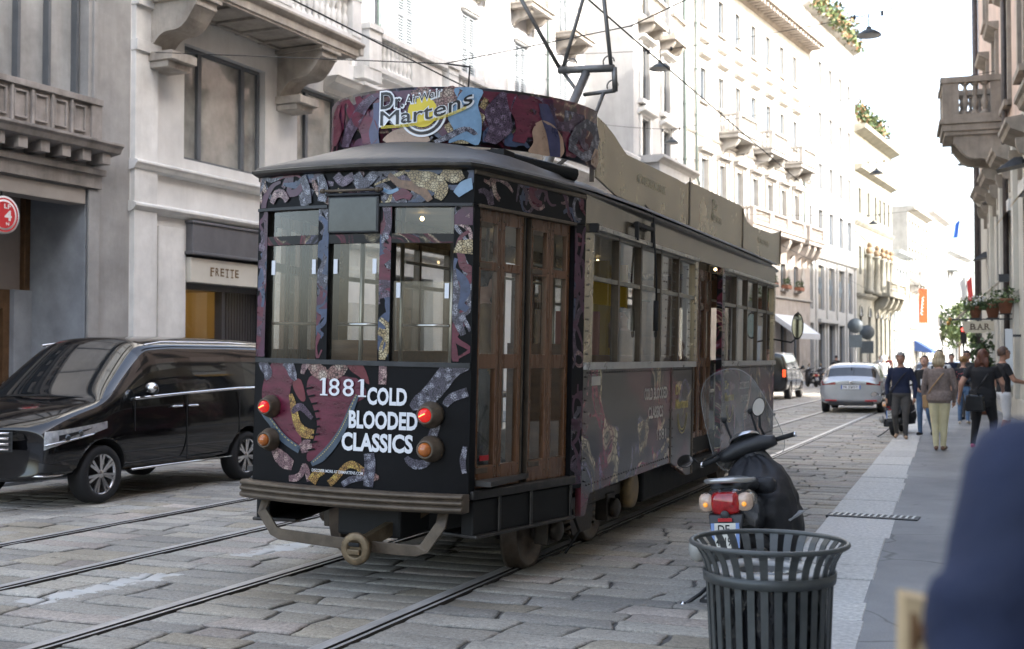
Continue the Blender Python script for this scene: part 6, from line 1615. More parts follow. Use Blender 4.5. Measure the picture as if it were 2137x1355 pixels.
for s_ in (-1, 1):
    mb = MB(); mb.tube([(s_*.917,.15,1.185),(s_*.928,1.2,1.18),(s_*.928,2.3,1.145),(s_*.925,3.15,1.11)], .017, 6); mb.build("belt_trim", CHROME, van)
    mb = MB(); mb.tube([(s_*.745,.2,1.735),(s_*.755,1.2,1.752),(s_*.752,2.5,1.748),(s_*.755,2.8,1.71)], .014, 6); mb.build("roof_rail", CHROME, van)
    mb = MB(); mb.tube([(s_*.935,.55+.8,.335),(s_*.938,3.22,.325)], .012, 6); mb.build("sill_trim", CHROME, van)
    mb = MB()
    for y in (2.42, 2.12): mb.tube([(s_*.925,y-.09,1.0),(s_*.962,y-.06,1.0),(s_*.962,y+.06,1.0),(s_*.925,y+.09,1.0)], .012, 6)
    mb.build("door_handle", CHROME, van)
    mb = MB()
    for y in (1.16, 2.22): mb.box(s_*.926-.006, s_*.926+.006, y-.004, y+.004, .36, 1.14)
    mb.box(s_*.925-.006, s_*.925+.006, 3.14, 3.148, .75, 1.08)
    mb.build("door_gap", BLACK, van)
    mb = MB(); mb.bar((s_*.90,3.05,1.14),(s_*1.02,3.06,1.17),.05,.05); mb.ball((s_*1.06,3.03,1.215),.105,12,0,(.85,.5,.75)); m_ = mb.build("mirror", M_VAN, van)
    mb = MB(); mb.ball((s_*1.06,3.05,1.225),.098,12,0,(.85,.45,.66)); mb.build("mirror_cap", CHROME, m_)
    # lamps and trim laid onto the bodywork
    def onbody(t, z, off):
        o = Vector((s_*(1.15+.75*t), 5.0-1.1*t, z)); q = Vector((s_*.30, 3.55-.25*t, z)); d = (q-o).normalized()
        hit = bvh.ray_cast(o, d); p = hit[0] if hit[0] is not None else q
        return p + (hit[1] if hit[1] is not None and hit[1].dot(d) < 0 else -d)*off
    def patchgrid(lo, hi, t0, t1, off, n=12, k=5):
        return [onbody(t0+(t1-t0)*i/n, lo(i/n)+(hi(i/n)-lo(i/n))*q/k, off) for i in range(n+1) for q in range(k+1)], [(i*(k+1)+q, (i+1)*(k+1)+q, (i+1)*(k+1)+q+1, i*(k+1)+q+1) for i in range(n) for q in range(k)]
    mb = MB(); mb.add(*patchgrid(lambda a: .615+.19*a**.8, lambda a: .80+.08*a, .02, .92, .008), 0, True); h_ = mb.build("headlight", mat("headlight_glass", (.62,.64,.66), .10, .4, .4, 16, coat=1), van, fix=False)
    mb = MB(); mb.add(*patchgrid(lambda a: .705+.11*a, lambda a: .76+.06*a, .18, .62, .012), 0, True); mb.ball(tuple(onbody(.28,.735,.0)), .038, 10); mb.ball(tuple(onbody(.45,.775,.0)), .034, 10); mb.build("headlight_lens", mat("lamp_projector", (.06,.065,.07), .05, .5), h_, fix=False)
    mb = MB(); mb.tube([onbody(.03+.62*a/8, .665+.09*(a/8)+.0, .014) for a in range(9)], .010, 6); mb.build("light_brow", CHROME, h_)
    mb = MB(); mb.tube([onbody(-.15+.4*a/6, .35, .006) for a in range(7)], .011, 6); mb.build("bumper_trim", CHROME, van)
    mb = MB(); mb.add(*patchgrid(lambda a: .39, lambda a: .49-.05*a, -.05, .3, .006), 0, True); mb.build("fog_vent", DKPLASTIC, van, fix=False)
    mb = MB(); mb.box(s_*.82-.06,s_*.82+.06,-.012,.03,.86,1.14); mb.build("tail_light", mat("tail_light_lit", (.45,.02,.01), .2, emis=(1,.12,.03), es=.25), van, .02)
mb = MB()
for i, z in enumerate((.79,.735,.68,.625)):
    mb.tube([(-.5,4.555,z),(-.3,4.615,z),(0,4.645,z),(.3,4.615,z),(.5,4.555,z)], .016 if i in (1,2) else .011, 8)
mb.lathe([(.075,0),(.075,.02),(.06,.025),(.06,.01),(.0001,.012)], 24, 0, Matrix.Translation((0,4.64,.71)) @ Matrix.Rotation(R(-90),4,'X'))
for k in range(3):
    a = math.pi/2+k*2*math.pi/3; mb.bar((0,4.665,.71),(.065*math.cos(a),4.665,.71+.065*math.sin(a)),.012,.008)
gr = mb.build("grille_bars", CHROME, van)
mb = MB(); mb.loft([[(x,4.53+.085*(1-(x/.52)**2),.60),(x,4.53+.085*(1-(x/.52)**2),.81)] for x in [-.52+.104*i for i in range(11)]], 0, False, False, True); mb.build("grille", DKPLASTIC, van)
mb = MB(); mb.box(-.26,.26,-.02,.01,.66,.78,0); mb.box(-.26,-.22,-.022,.0,.66,.78,1); mb.box(.22,.26,-.022,.0,.66,.78,1); put_text(mb, "EX 194 KP", lambda u, v: (u, -.0215, v), .38, .07, 2, .02, -.19, .685); mb.build("number_plate", [WHITE, mat("plate_blue", (.03,.08,.35), .4), BLACK], van, fix=False)
mb = MB(); mb.box(-.3,.3,-.015,.02,.80,.825); mb.build("rear_trim", CHROME, van)
mb = MB(); mb.box(-.22,.22,-.0,.03,1.60,1.63); mb.build("brake_light", mat("brake_light_lit", (.5,.02,.01), .2, emis=(1,.05,.02), es=.3), van)
mb = MB(); mb.tube([(.55,3.6,1.13),(.2,3.66,1.145),(-.15,3.68,1.15)], .01, 5); mb.tube([(-.6,3.6,1.13),(-.2,3.68,1.15)], .01, 5); mb.build("wiper", BLACK, van)
mb = MB(); mb.box(-.3,-.24,3.0,3.08,1.5,1.56); mb.build("mirror_sensor", WHITE, van)

v2 = copy_tree(van); v2.location = (-8.4, 45.6, .0); v2.rotation_euler = (0,0,0); v2["label"] = "black people carrier seen from behind with lit tail lights, past the front of the tram"

# ---- silver estate car
M_SIL = paint("silver_car_paint", (.42,.43,.45), .22, .55)
sil = thing("estate_car", "silver estate car driving away along the tram rails, tail towards the pedestrians", "car", (-4.0, 35.4, 0), R(2))
def sp(y, zb, belt, top, roof, rc, k=1): return (y, [(.74*k,zb),(.83*k,zb+.1),(.875*k,.5),(.885*k,.72),(.84*k,belt),(.69*k,top),(.58*k,roof),(.3*k,rc-.01),(0,rc)], 0)
def sh(y, zb, h, hc, k=1, bg_=0): return (y, [(.74*k,zb),(.83*k,zb+.1),(.875*k,.45),(.88*k,.62),(.84*k,h-.05),(.76*k,h),(.56*k,hc-.015),(.3*k,hc),(0,hc+.005)], bg_)
ST = [sp(-.02,.34,.86,.90,.92,.93,.955), sp(.03,.24,.91,.98,1.01,1.03,.985), sp(.22,.22,.945,1.27,1.33,1.36), sp(.38,.22,.95,1.31,1.385,1.41), sp(.95,.22,.94,1.335,1.415,1.445), sp(1.03,.22,.94,1.335,1.415,1.445),
      sp(1.95,.22,.92,1.35,1.43,1.46), sp(2.03,.22,.92,1.35,1.43,1.46), sp(2.6,.22,.9,1.3,1.40,1.43), (3.3,[(.74,.22),(.83,.32),(.875,.5),(.885,.7),(.84,.89),(.77,.95),(.68,.98),(.35,1.0),(0,1.01)],0),
      sh(3.45,.22,.89,.93), sh(4.1,.22,.78,.84,.98,.05), sh(4.45,.22,.66,.72,.92,.16), sh(4.55,.26,.58,.6,.85,.2)]
GL = {(3,4),(5,4),(7,4),(8,4)} | {(1,j) for j in (5,6,7)} | {(8,j) for j in (5,6,7)}
car_body(ST, GL, [(.78,.3,.36),(3.6,.3,.36)], M_SIL, sil)
for s_ in (-1, 1):
    for y in (.78, 3.6): car_wheel(sil, s_*.77, y, .30, .2, s_, 5)
    mb = MB(); vs = []
    for t in range(6): x = .84-.42*t/5; vs += [(s_*x, -.05+.02*(t<1)+.12*(t<0.5), .80), (s_*x, -.045+.10*(t<1), .90-.005*t)]
    mb.add([(s_*.86,.20,.83),(s_*.86,.22,.915),(s_*.80,.0,.80),(s_*.80,.025,.905),(s_*.42,-.045,.815),(s_*.42,-.02,.885)], [(0,1,3,2),(2,3,5,4)], 0, True)
    mb.add([(s_*.858,.20,.80),(s_*.858,.20,.83),(s_*.80,-.01,.78),(s_*.80,.0,.80)], [(0,1,3,2)])
    mb.build("tail_light", mat("tail_lens_red", (.16,.008,.008), .15, coat=.5), sil)
    mb = MB(); mb.box(s_*.55-.16,s_*.55+.16,-.055,.0,.345,.385); mb.build("reflector", mat("red_reflector", (.4,.015,.02), .3), sil)
    mb = MB(); mb.tube([(s_*.60,.4,1.425),(s_*.62,1.3,1.47),(s_*.60,2.3,1.455)], .015, 6); mb.build("roof_rail", DKPLASTIC, sil)
    mb = MB(); mb.bar((s_*.84,2.85,.95),(s_*.95,2.86,.97),.04,.04); mb.ball((s_*.99,2.86,.99),.09,10,0,(.9,.6,.75)); mb.build("mirror", M_SIL, sil)
mb = MB(); mb.box(-.27,.27,-.045,.0,.69,.80,0); mb.box(-.27,-.235,-.047,0,.69,.80,1); mb.box(.235,.27,-.047,0,.69,.80,1); put_text(mb, "FK 530YT", lambda u, v: (u, -.0465, v), .4, .07, 2, .02, -.2, .71); mb.build("number_plate", [WHITE, mat("plate_blue", (.03,.08,.35), .4), BLACK], sil, fix=False)
mb = MB(); mb.box(-.4,.4,-.05,.0,.835,.85); mb.lathe([(.05,0),(.05,.01),(.035,.012)], 16, 0, Matrix.Translation((0,-.045,.868)) @ Matrix.Rotation(R(90),4,'X')); mb.build("boot_trim", CHROME, sil)
mb = MB(); mb.box(-.62,.62,-.04,.2,.22,.335); mb.build("bumper_insert", DKPLASTIC, sil, .03)
mb = MB(); mb.bar((0,.2,1.425),(0,.05,1.48),.03,.02); mb.build("aerial", BLACK, sil)
for i, (x, y, rz, lb) in enumerate([(-3.25,62,1,"pale estate car far down the street behind the strolling couple"),(-1.75,58,0,"estate car near the kerb beyond the woman with the flowered top"),(-4.4,92,2,"small distant car at the far end of the street")]):
    c = copy_tree(sil); c.location = (x,y,0); c.rotation_euler = (0,0,R(rz)); c["label"] = lb

# ---- scooters
M_SCG = mat("scooter_grey_paint", (.045,.045,.047), .22, .2, .2, 6, coat=.5); M_SCD = mat("scooter_dark_plastic", (.022,.022,.024), .5, 0, .25, 12, .1, 60)
M_CLOTH = mat("black_nylon_cover", (.013,.013,.016), .55, 0, .4, 6, .5, 22)
def scooter_wheel(p, y, r):
    Mx = Matrix.Translation((0,y,r)) @ Matrix.Rotation(R(90),4,'Y')
    mb = MB(); mb.lathe([(r*.62,-.05),(r*.85,-.062),(r*.97,-.035),(r,0),(r*.97,.035),(r*.85,.062),(r*.62,.05),(r*.62,-.05)], 30, 0, Mx, True, False); w = mb.build("wheel", TYRE, p)
    mb = MB(); mb.lathe([(r*.62,-.04),(r*.55,-.02),(r*.55,.02),(r*.62,.04)], 24, 0, Mx, True, False); mb.lathe([(.0001,-.06),(.04,-.06),(.04,.06),(.0001,.06)], 12, 0, Mx)
    for k in range(5):
        a = 2*math.pi*k/5; mb.bar((0,y,r),(0,y+r*.57*math.cos(a),r+r*.57*math.sin(a)),.03,.02,0,(1,0,0))
    mb.build("rim", M_SCD, w)
def sect(x, y, z, w, h, n=14, p=2.6):
    out = []
    for i in range(n):
        a = 2*math.pi*i/n; c, s_ = math.cos(a), math.sin(a)
        out.append((x+w*math.copysign(abs(c)**(2/p), c), y, z+h*math.copysign(abs(s_)**(2/p), s_)))
    return out
def make_scooter():
    t = thing("scooter", "dark grey scooter with clear windscreen and black leg cover parked behind the litter bin", "scooter", (-1.60,7.68,0), R(1), "motor scooters in the street")
    t.rotation_euler = (0, R(-4), R(1))
    scooter_wheel(t, .10, .235); scooter_wheel(t, 1.27, .235)
    mb = MB(); mb.loft([sect(0,-.06,.655,.10,.06), sect(0,-.02,.65,.135,.085), sect(0,.10,.63,.16,.12), sect(0,.30,.57,.165,.15), sect(0,.55,.52,.15,.14), sect(0,.72,.45,.12,.12)]); mb.build("tail_body", M_SCG, t)
    mb = MB(); mb.loft([sect(0,.02,.735,.10,.025), sect(0,.10,.75,.125,.04), sect(0,.30,.745,.13,.045), sect(0,.45,.72,.125,.045), sect(0,.60,.70,.11,.05), sect(0,.74,.66,.08,.04)]); mb.build("seat", mat("scooter_seat_vinyl", (.02,.02,.021), .5, 0, .2, 20, .15, 90), t)
    mb = MB(); mb.tube([(-.13,.3,.76),(-.145,.1,.775),(-.12,-.02,.785),(-.06,-.06,.79),(.06,-.06,.79),(.12,-.02,.785),(.145,.1,.775),(.13,.3,.76)], .017, 8); mb.box(-.05,.05,-.06,.05,.785,.80); mb.build("grab_rail", mat("silver_grab_rail", (.45,.44,.42), .3, .7), t)
    mb = MB(); mb.loft([sect(0,-.088,.64,.066,.05,14,4), sect(0,-.072,.645,.088,.068,14,4), sect(0,-.03,.65,.10,.075,14,4)]); mb.build("tail_light", mat("scooter_red_lens", (.20,.006,.010), .08, 0, .5, 30, coat=.7, emis=(1,.03,.03), es=.012), t)
    for s_ in (-1, 1):
        mb = MB(); mb.loft([sect(s_*.112,-.066,.645,.034,.046), sect(s_*.122,-.05,.65,.05,.058), sect(s_*.13,0,.655,.05,.058)]); mb.build("indicator", mat("indicator_lens", (.55,.40,.30), .1, 0, .3, 18, coat=.6), t)
        mb = MB(); mb.ball((s_*.124,-.078,.640), .016, 8); mb.build("indicator_bulb", mat("amber_bulb", (.8,.35,.06), .2, emis=(1,.4,.06), es=.1), t)
    mb = MB(); mb.loft([[(-.11,-.075,.575),(.11,-.075,.575),(.11,-.03,.585),(-.11,-.03,.585)],[(-.10,-.10,.50),(.10,-.10,.50),(.10,-.06,.50),(-.10,-.06,.50)],[(-.075,-.15,.30),(.075,-.15,.30),(.075,-.12,.30),(-.075,-.12,.30)]], 0, True, True, False); mb.lathe([(.03,0),(.03,.012),(.0001,.014)], 14, 0, Matrix.Translation((0,-.088,.575)) @ Matrix.Rotation(R(90),4,'X')); mb.build("mudguard", M_SCD, t, .01)
    mb = MB(); mb.box(-.045,.045,-.105,-.093,.535,.556); mb.build("reflector", mat("red_reflector", (.4,.015,.02), .3), t)
    mb = MB(); M = Matrix.Translation((0,-.122,.455)) @ Matrix.Rotation(R(-12),4,'X')
    mb.box(-.09,.09,-.006,.0,-.085,.072,0,M); mb.box(-.09,-.068,-.0072,-.0062,-.085,.072,1,M); mb.box(.068,.09,-.0072,-.0062,-.085,.072,1,M)
    put_text(mb, "DE", lambda u, v: tuple(M @ Vector((u,-.0075,v))), .075, .055, 2, .02, -.045, .006); put_text(mb, "47193", lambda u, v: tuple(M @ Vector((u,-.0075,v))), .12, .055, 2, .02, -.06, -.072); mb.build("number_plate", [mat("aged_plate_white", (.55,.53,.46), .45, 0, .15, 20), mat("plate_blue2", (.12,.2,.42), .4), BLACK], t, fix=False)
    mb = MB(); mb.loft([sect(0,.50,.34,.13,.08), sect(0,.75,.27,.16,.045), sect(0,1.0,.26,.16,.04), sect(0,1.08,.3,.17,.06)]); mb.build("floorboard", M_SCD, t)
    mb = MB(); mb.loft([sect(0,1.12,.32,.16,.05), sect(0,1.10,.45,.19,.05)][:0] or [[(w*math.cos(a), y+.06*math.sin(a), z) for a in [2*math.pi*i/14 for i in range(14)]] for z, w, y in ((.25,.14,1.08),(.4,.19,1.10),(.6,.21,1.09),(.75,.19,1.06),(.86,.13,1.03),(.93,.08,1.01))]); mb.build("leg_shield", M_SCG, t)
    mb = MB(); mb.loft([sect(0,1.42,.47,.05,.03),sect(0,1.3,.5,.08,.035),sect(0,1.18,.44,.07,.05)]); mb.tube([(0,1.12,.6),(.05,1.25,.26)], .03, 8); mb.tube([(-.05,1.25,.26),(-.02,1.14,.55)], .03, 8); mb.build("front_fender", M_SCG, t)
    # engine and exhaust
    mb = MB(); mb.box(-.16,-.06,.0,.45,.2,.36); mb.box(-.19,-.16,.05,.4,.2,.33); mb.build("engine_case", M_SCD, t, .03)
    mb = MB(); mb.loft([sect(.16,-.22,.30,.045,.05), sect(.16,-.15,.30,.055,.065), sect(.16,.2,.27,.05,.06), sect(.14,.4,.22,.02,.02)]); mb.build("exhaust", mat("exhaust_black", (.03,.03,.03), .5, .4), t)
    mb = MB(); mb.ball((-.20,-.06,.36), .085, 14, 0, (.7,.7,1.0)); mb.build("air_filter_cover", mat("pale_plastic", (.36,.35,.32), .4, 0, .2, 10), t)
    mb = MB(); mb.tube([(-.10,.25,.16),(-.22,.0,.06),(-.29,-.13,.02)], .012, 6); mb.ball((-.30,-.15,.018), .024, 8, 1); mb.build("side_stand", [M_SCD, CHROME], t)
    # leg cover: bulky quilted nylon
    mb = MB(); rings = []; from mathutils import noise as nz
    key = [(.20,.25,.20,.90,.06),(.34,.31,.25,.88,.05),(.48,.32,.26,.86,.045),(.60,.29,.24,.86,.045),(.70,.24,.19,.90,.04),(.78,.19,.14,.95,.03),(.84,.12,.09,.99,.02),(.875,.06,.05,1.0,.0)]
    for q in range(29):
        f = q/28*(len(key)-1); k0 = min(int(f), len(key)-2); f -= k0; z, w, d, yc, xo = [key[k0][m]*(1-f)+key[k0+1][m]*f for m in range(5)]; ring = []
        for a in [2*math.pi*i/56 for i in range(56)]:
            c_, s2 = math.cos(a), math.sin(a); p = 2.9; sq = (abs(c_)**p+abs(s2)**p)**(-1/p)
            fold = 1+.13*nz.noise(Vector((c_*2.2+3, s2*2.2, z*3.0)))+.07*nz.noise(Vector((c_*5, s2*5+7, z*9)))+.035*math.sin(z*55+c_*6+s2*3)*max(0, nz.noise(Vector((c_*2, s2*2, z*5))))
            ring.append((xo+w*c_*sq*fold*.93, yc+d*s2*sq*fold*.93, z+.02*nz.noise(Vector((c_*3, s2*3, z*6)))))
        rings.append(ring)
    mb.loft(rings); cv = mb.build("leg_cover", M_CLOTH, t)
    mb = MB(); mb.loft([sect(.14,.63,.69,.085,.06),sect(.14,.60,.69,.075,.05),sect(.14,.595,.69,.03,.02)]); mb.build("cover_pouch", M_CLOTH, cv)
    mb = MB(); mb.bar((.27,.69,.44),(.36,.78,.49),.05,.012); mb.build("cover_stripe", mat("reflective_stripe", (.3,.3,.3), .4), cv)
    # steering head, turned and tilted with the bars
    T = Matrix.Translation((-.02,1.0,.92)) @ Matrix.Rotation(R(-16),4,'Y') @ Matrix.Rotation(R(6),4,'Z')
    def tp(p): return tuple(T @ Vector(p))
    def sx(x, y, z, ry, rz_): return [tp((x, y+ry*math.cos(a), z+rz_*math.sin(a))) for a in [2*math.pi*i/12 for i in range(12)]]
    mb = MB(); mb.loft([sx(-.21,-.02,.0,.035,.035), sx(-.17,-.01,.0,.05,.045), sx(-.09,.0,.015,.075,.065), sx(0,.02,.02,.095,.075), sx(.09,.0,.015,.075,.065), sx(.17,-.01,.0,.05,.045), sx(.21,-.02,0,.035,.035)]); mb.tube([tp((0,.02,-.02)),(0,1.04,.78)], [.075,.085], 12); hd = mb.build("handlebar_cover", M_SCD, t)
    mb = MB(); Mp = T @ Matrix.Translation((0,-.005,.06)) @ Matrix.Rotation(R(-35),4,'X') @ Matrix.Diagonal((1.35,1,1,1)); mb.lathe([(.085,.0),(.088,.02),(.078,.03),(.072,.022)], 24, 0, Mp, True, False); mb.lathe([(.072,.020),(.0001,.022)], 24, 1, Mp, False, False); mb.lathe([(.05,.024),(.045,.026)], 20, 2, Mp, False, False); mb.build("instrument_panel", [mat("chrome_bezel", (.5,.5,.5), .2, .9), mat("dial_glass", (.12,.13,.14), .05, 0, .5, 30, spec=.9), WHITE], t)
    for s_ in (-1, 1):
        mb = MB(); mb.tube([tp((s_*.20,-.02,0)), tp((s_*.34,-.06,-.005))], .018, 10); mb.lathe([(.02,0),(.02,.02),(.0001,.022)], 10, 1, Matrix.Translation(tp((s_*.34,-.06,-.005))) @ Matrix.Rotation(R(90*s_),4,'Y')); mb.build("grip", [BLACK, CHROME], t)
        mb = MB(); mb.tube([tp((s_*.19,.04,0)), tp((s_*.33,.02,.0))], .006, 6); mb.build("brake_lever", ALLOY, t)
        c = (-.46,.0,.06) if s_ < 0 else (.17,.02,.26)
        mb = MB(); mb.tube([tp((s_*.14,.02,.05)), tp((c[0]*.8 if s_ < 0 else .13, .03, c[2]-.05 if s_ < 0 else .12)), tp((c[0]+(.06 if s_<0 else -.01), c[1], c[2]-(.0 if s_<0 else .05)))], .009, 6)
        Mm = T @ Matrix.Translation(c) @ Matrix.Rotation(R(90),4,'X') @ Matrix.Rotation(R(20*s_),4,'Y') @ (Matrix.Diagonal((1.25,.85,1,1)) if s_ < 0 else Matrix.Rotation(R(-35),4,'Z') @ Matrix.Diagonal((.85,1.3,1,1)))
        mb.lathe([(.0001,-.025),(.045,-.02),(.055,-.002),(.056,.003),(.05,.004)], 20, 0, Mm, True, False); mb.lathe([(.05,.0035),(.0001,.0035)], 20, 1, Mm, False, False); mb.build("mirror", [BLACK, mat("mirror_glass_rose", (.6,.48,.5) if False else (.62,.6,.6), .04, 1)], t)
        mb = MB(); mb.tube([tp((s_*.09,.05,.02)), tp((s_*.10,.08,.24))], .009, 6); mb.ball(tp((s_*.10,.08,.25)), .022, 8); mb.build("screen_stay", BLACK, t)
    out = [(-.26,-.05),(-.25,.15),(-.215,.38),(-.17,.49),(-.10,.55),(0,.57),(.10,.55),(.17,.49),(.215,.38),(.25,.15),(.26,-.05),(.2,-.14),(.1,-.10),(-.1,-.10),(-.2,-.14)]
    mb = MB(); pl_ = smooth_poly(out, 3)
    f_ = [tp((p.x, .13-.9*p.x*p.x-.12*max(0,p.y)+.012, p.y+.03)) for p in pl_]; n = len(f_)
    cx = [tp((0,.142-.12*z,z+.03)) for z in (.0,.12,.25,.38,.5)]
    bm_v = f_; mb.add(f_, [], 0)
    # fill as horizontal slices so that it stays curved
    zs = [-.12+.69*i/14 for i in range(15)]; rows = []
    for z in zs:
        w = 0
        for i in range(n):
            p, q = pl_[i], pl_[(i+1)%n]
            if (p.y-z)*(q.y-z) <= 0 and p.y != q.y: w = max(w, abs(p.x+(q.x-p.x)*(z-p.y)/(q.y-p.y)))
        rows.append([tp((x, .142-.9*x*x-.12*max(0,z), z+.03)) for x in [w*(-1+2*k/8) for k in range(9)]])
    m2 = MB(); m2.add([p for r_ in rows for p in r_], [(i*9+j,i*9+j+1,i*9+j+10,i*9+j+9) for i in range(14) for j in range(8)], 0, True)
    m2.build("windscreen", glass("scooter_screen", (.86,.87,.86), 1.0, .10, (.45,.45,.43)), t)
    mb = MB(); mb.tube(f_ + [f_[0]], .0022, 5); mb.build("screen_edge", mat("clear_plastic_edge", (.25,.25,.245), .2), t)
    return t
sc1 = make_scooter()
for x, y, rz, lb in [(-2.02,25.2,-4,"scooter with raised windscreen parked at the kerb beside the man in the navy sweater"),(-9.3,66.5,30,"dark scooter standing nearest the white marble front across the street"),(-9.0,68.2,24,"second dark scooter in the small row by the white marble front"),(-4.75,54.0,0,"scooter ridden by the helmeted person beyond the silver car")]:
    c = copy_tree(sc1); c.location = (x,y,.0); c.rotation_euler = (0,R(-4 if y != 54 else 0),R(rz)); c["label"] = lb
# ================================================================ people
SKIN = mat("skin_light", (.50,.29,.21), .5, 0, .12, 12); SKIN2 = mat("skin_tanned", (.38,.20,.13), .5, 0, .12, 12)
def cloth(name, col, var=.25, sc=9): return mat(name, col, .85, 0, var, sc, .35, 45)
HAIRM = {k: mat("hair_"+k, c, .5, 0, .45, 40, .4, 90, stretch=(1,1,.15)) for k, c in {'grey':(.22,.21,.20),'brown':(.07,.035,.02),'blonde':(.42,.33,.2),'auburn':(.10,.032,.014),'dark':(.018,.013,.011),'gold':(.25,.14,.05)}.items()}

def person(label, loc, rz, H, ms, J={}, hair='brown', style='short', build=1.0, group=None, sleeves=2, legs=2, head=(0,0), skirt=None, shoe_w=1.0, vox=.013, glasses=False, waist_out=0.0, face=True, hem=None):
    """ms: dict top, leg, shoe, skin materials. J overrides joints (fractions of height). sleeves: 0 none, 1 short, 2 long; legs: 1 shorts, 2 long"""
    t = thing("person", label, "person", loc, rz, group)
    P = dict(pelvis=(0,0,.515), waist=(0,.005,.60), chest=(0,.0,.715), neck=(0,-.005,.835), headc=(0,.012,.925),
             shL=(-.100,-.005,.792), shR=(.100,-.005,.792), elL=(-.135,-.02,.63), elR=(.135,-.02,.63), wrL=(-.135,.03,.485), wrR=(.135,.03,.485),
             hipL=(-.055,0,.50), hipR=(.055,0,.50), knL=(-.058,.012,.275), knR=(.058,.012,.275), anL=(-.06,-.01,.045), anR=(.06,-.01,.045), toL=(-.068,.085,.018), toR=(.068,.085,.018))
    P.update(J)
    P = {k: Vector(v)*H for k, v in P.items()}
    b = build; mb = MB(); seg = []
    mats = [ms['top'], ms['leg'], ms['shoe'], ms.get('skin', SKIN)]
    def cap(a, c, r0, r1, m, n=12, flat=1.0, arm=True):
        a, c = Vector(a), Vector(c); d = (c-a); L = d.length; d.normalize()
        pts = [a-d*r0*.8, a-d*r0*.45, a, a+(c-a)*.35, a+(c-a)*.7, c, c+d*r1*.45, c+d*r1*.8]
        rs = [r0*.45, r0*.85, r0, r0*.67+r1*.33, r0*.3+r1*.7, r1, r1*.85, r1*.45]
        mb.tube(pts, rs, n); seg.append((a, c, m, (r0+r1)/2, arm))
    # torso as lofted ovals
    def oval(c, w, d): return [tuple(c+Vector((w*math.cos(a), d*math.sin(a), 0))) for a in [2*math.pi*i/20 for i in range(20)]]
    pe, wa, ch, nk = P['pelvis'], P['waist'], P['chest'], P['neck']
    wo = waist_out
    mb.loft([oval(pe+Vector((0,0,-.045*H)), .055*H*b, .05*H*b), oval(pe+Vector((0,0,-.01*H)), (.092+wo)*H*b, (.066+wo*.7)*H*b), oval(pe*.5+wa*.5, (.09+wo)*H*b, (.063+wo*.8)*H*b), oval(wa, (.082+wo*.8)*H*b, .060*H*b), oval(wa*.4+ch*.6, .090*H*b, .064*H*b), oval(ch, .098*H*b, .066*H*b), oval(ch*.5+nk*.5, .104*H*b, .060*H*b), oval(ch*.22+nk*.78, .088*H*b, .052*H), oval(nk+Vector((0,0,-.012*H)), .054*H, .043*H), oval(nk, .036*H, .036*H)])
    seg.append((pe, pe+Vector((0,0,-.02*H)), 0 if wo > .004 else 1, .06*H)); seg.append((wa, ch, 0, .09*H)); seg.append((ch, nk+Vector((0,0,-.03*H)), 0, .08*H))
    for s_ in 'LR':
        sh, el, wr = P['sh'+s_], P['el'+s_], P['wr'+s_]
        k = 1.0 if sleeves == 2 else .86
        cap(sh, el, .032*H*b*(1 if sleeves else .9), .027*H*b*k, 0 if sleeves == 2 else 3)
        if sleeves == 1: seg.append((sh, sh*.55+el*.45, 0, .045*H)); 
        cap(el, wr, .028*H*b*k, .0175*H*(1.12 if sleeves == 2 else 1), 0 if sleeves == 2 else 3)
        # hand: palm, four fingers and a thumb
        d = (wr-el).normalized(); side = Vector((1,0,0)) if s_ == 'L' else Vector((-1,0,0)); fw = d.cross(side).normalized()
        if fw.y < 0: fw = -fw
        pc = wr+d*.030*H; cap(wr, pc+d*.014*H, .0155*H, .020*H, 3, 10)
        for k2 in range(4):
            f0 = pc+d*.022*H+fw*(-.0165+.011*k2)*H; ln = (.030,.038,.041,.036)[k2]*H; bend = side*.008*H
            mb.tube([f0, f0+d*ln*.5+bend*.4, f0+d*ln+bend*1.6], [.0062*H,.0056*H,.0045*H], 7)
        t0 = wr+d*.016*H+fw*.016*H; mb.tube([t0, t0+d*.02*H+fw*.012*H+side*.004*H, t0+d*.042*H+fw*.014*H+side*.010*H], [.0072*H,.0065*H,.005*H], 7)
        seg.append((pc, pc+d*.05*H, 3, .02*H))
        hip, kn, an, to = P['hip'+s_], P['kn'+s_], P['an'+s_], P['to'+s_]
        cap(hip, kn, .056*H*b, .036*H*b, 1, arm=False); cap(kn, an, .035*H*b*(1.0 if legs == 2 else .92), .023*H*(1.15 if legs == 2 else .95), 1 if legs == 2 else 3)
        if legs == 1: seg.append((kn, an, 3, .03*H))
        # foot
        hd = (to-an); hd.z = 0; hd.normalize(); heel = an - hd*.028*H; heel.z = an.z - .022*H
        cap(heel, to+Vector((0,0,.006*H)), .0225*H*shoe_w, .020*H*shoe_w, 2, 10); seg.append((heel, to, 2, .025*H)); 
    # neck and head
    hc = P['headc']; M = Matrix.Translation(hc) @ Matrix.Rotation(R(head[0]), 4, 'Z') @ Matrix.Rotation(R(head[1]), 4, 'X')
    cap(nk+Vector((0,0,-.015*H)), hc+Vector((0,-.012*H,-.04*H)), .031*H, .029*H, 3)
    hh = .066*H; rings = []
    for z, w, df, db in ((-1.0,.22,.52,.05),(-.92,.36,.68,.25),(-.75,.52,.74,.45),(-.5,.62,.74,.66),(-.2,.68,.74,.82),(.1,.71,.76,.90),(.4,.70,.76,.90),(.7,.58,.64,.76),(.9,.36,.42,.48),(1.0,.1,.12,.14)):
        rings.append([tuple(M @ Vector((w*hh*math.cos(a), (df if math.sin(a) > 0 else db)*hh*math.sin(a), z*hh))) for a in [2*math.pi*i/18 for i in range(18)]])
    mb.loft(rings); seg.append((hc+Vector((0,0,-.05*H)), hc+Vector((0,0,.05*H)), 3, .06*H))
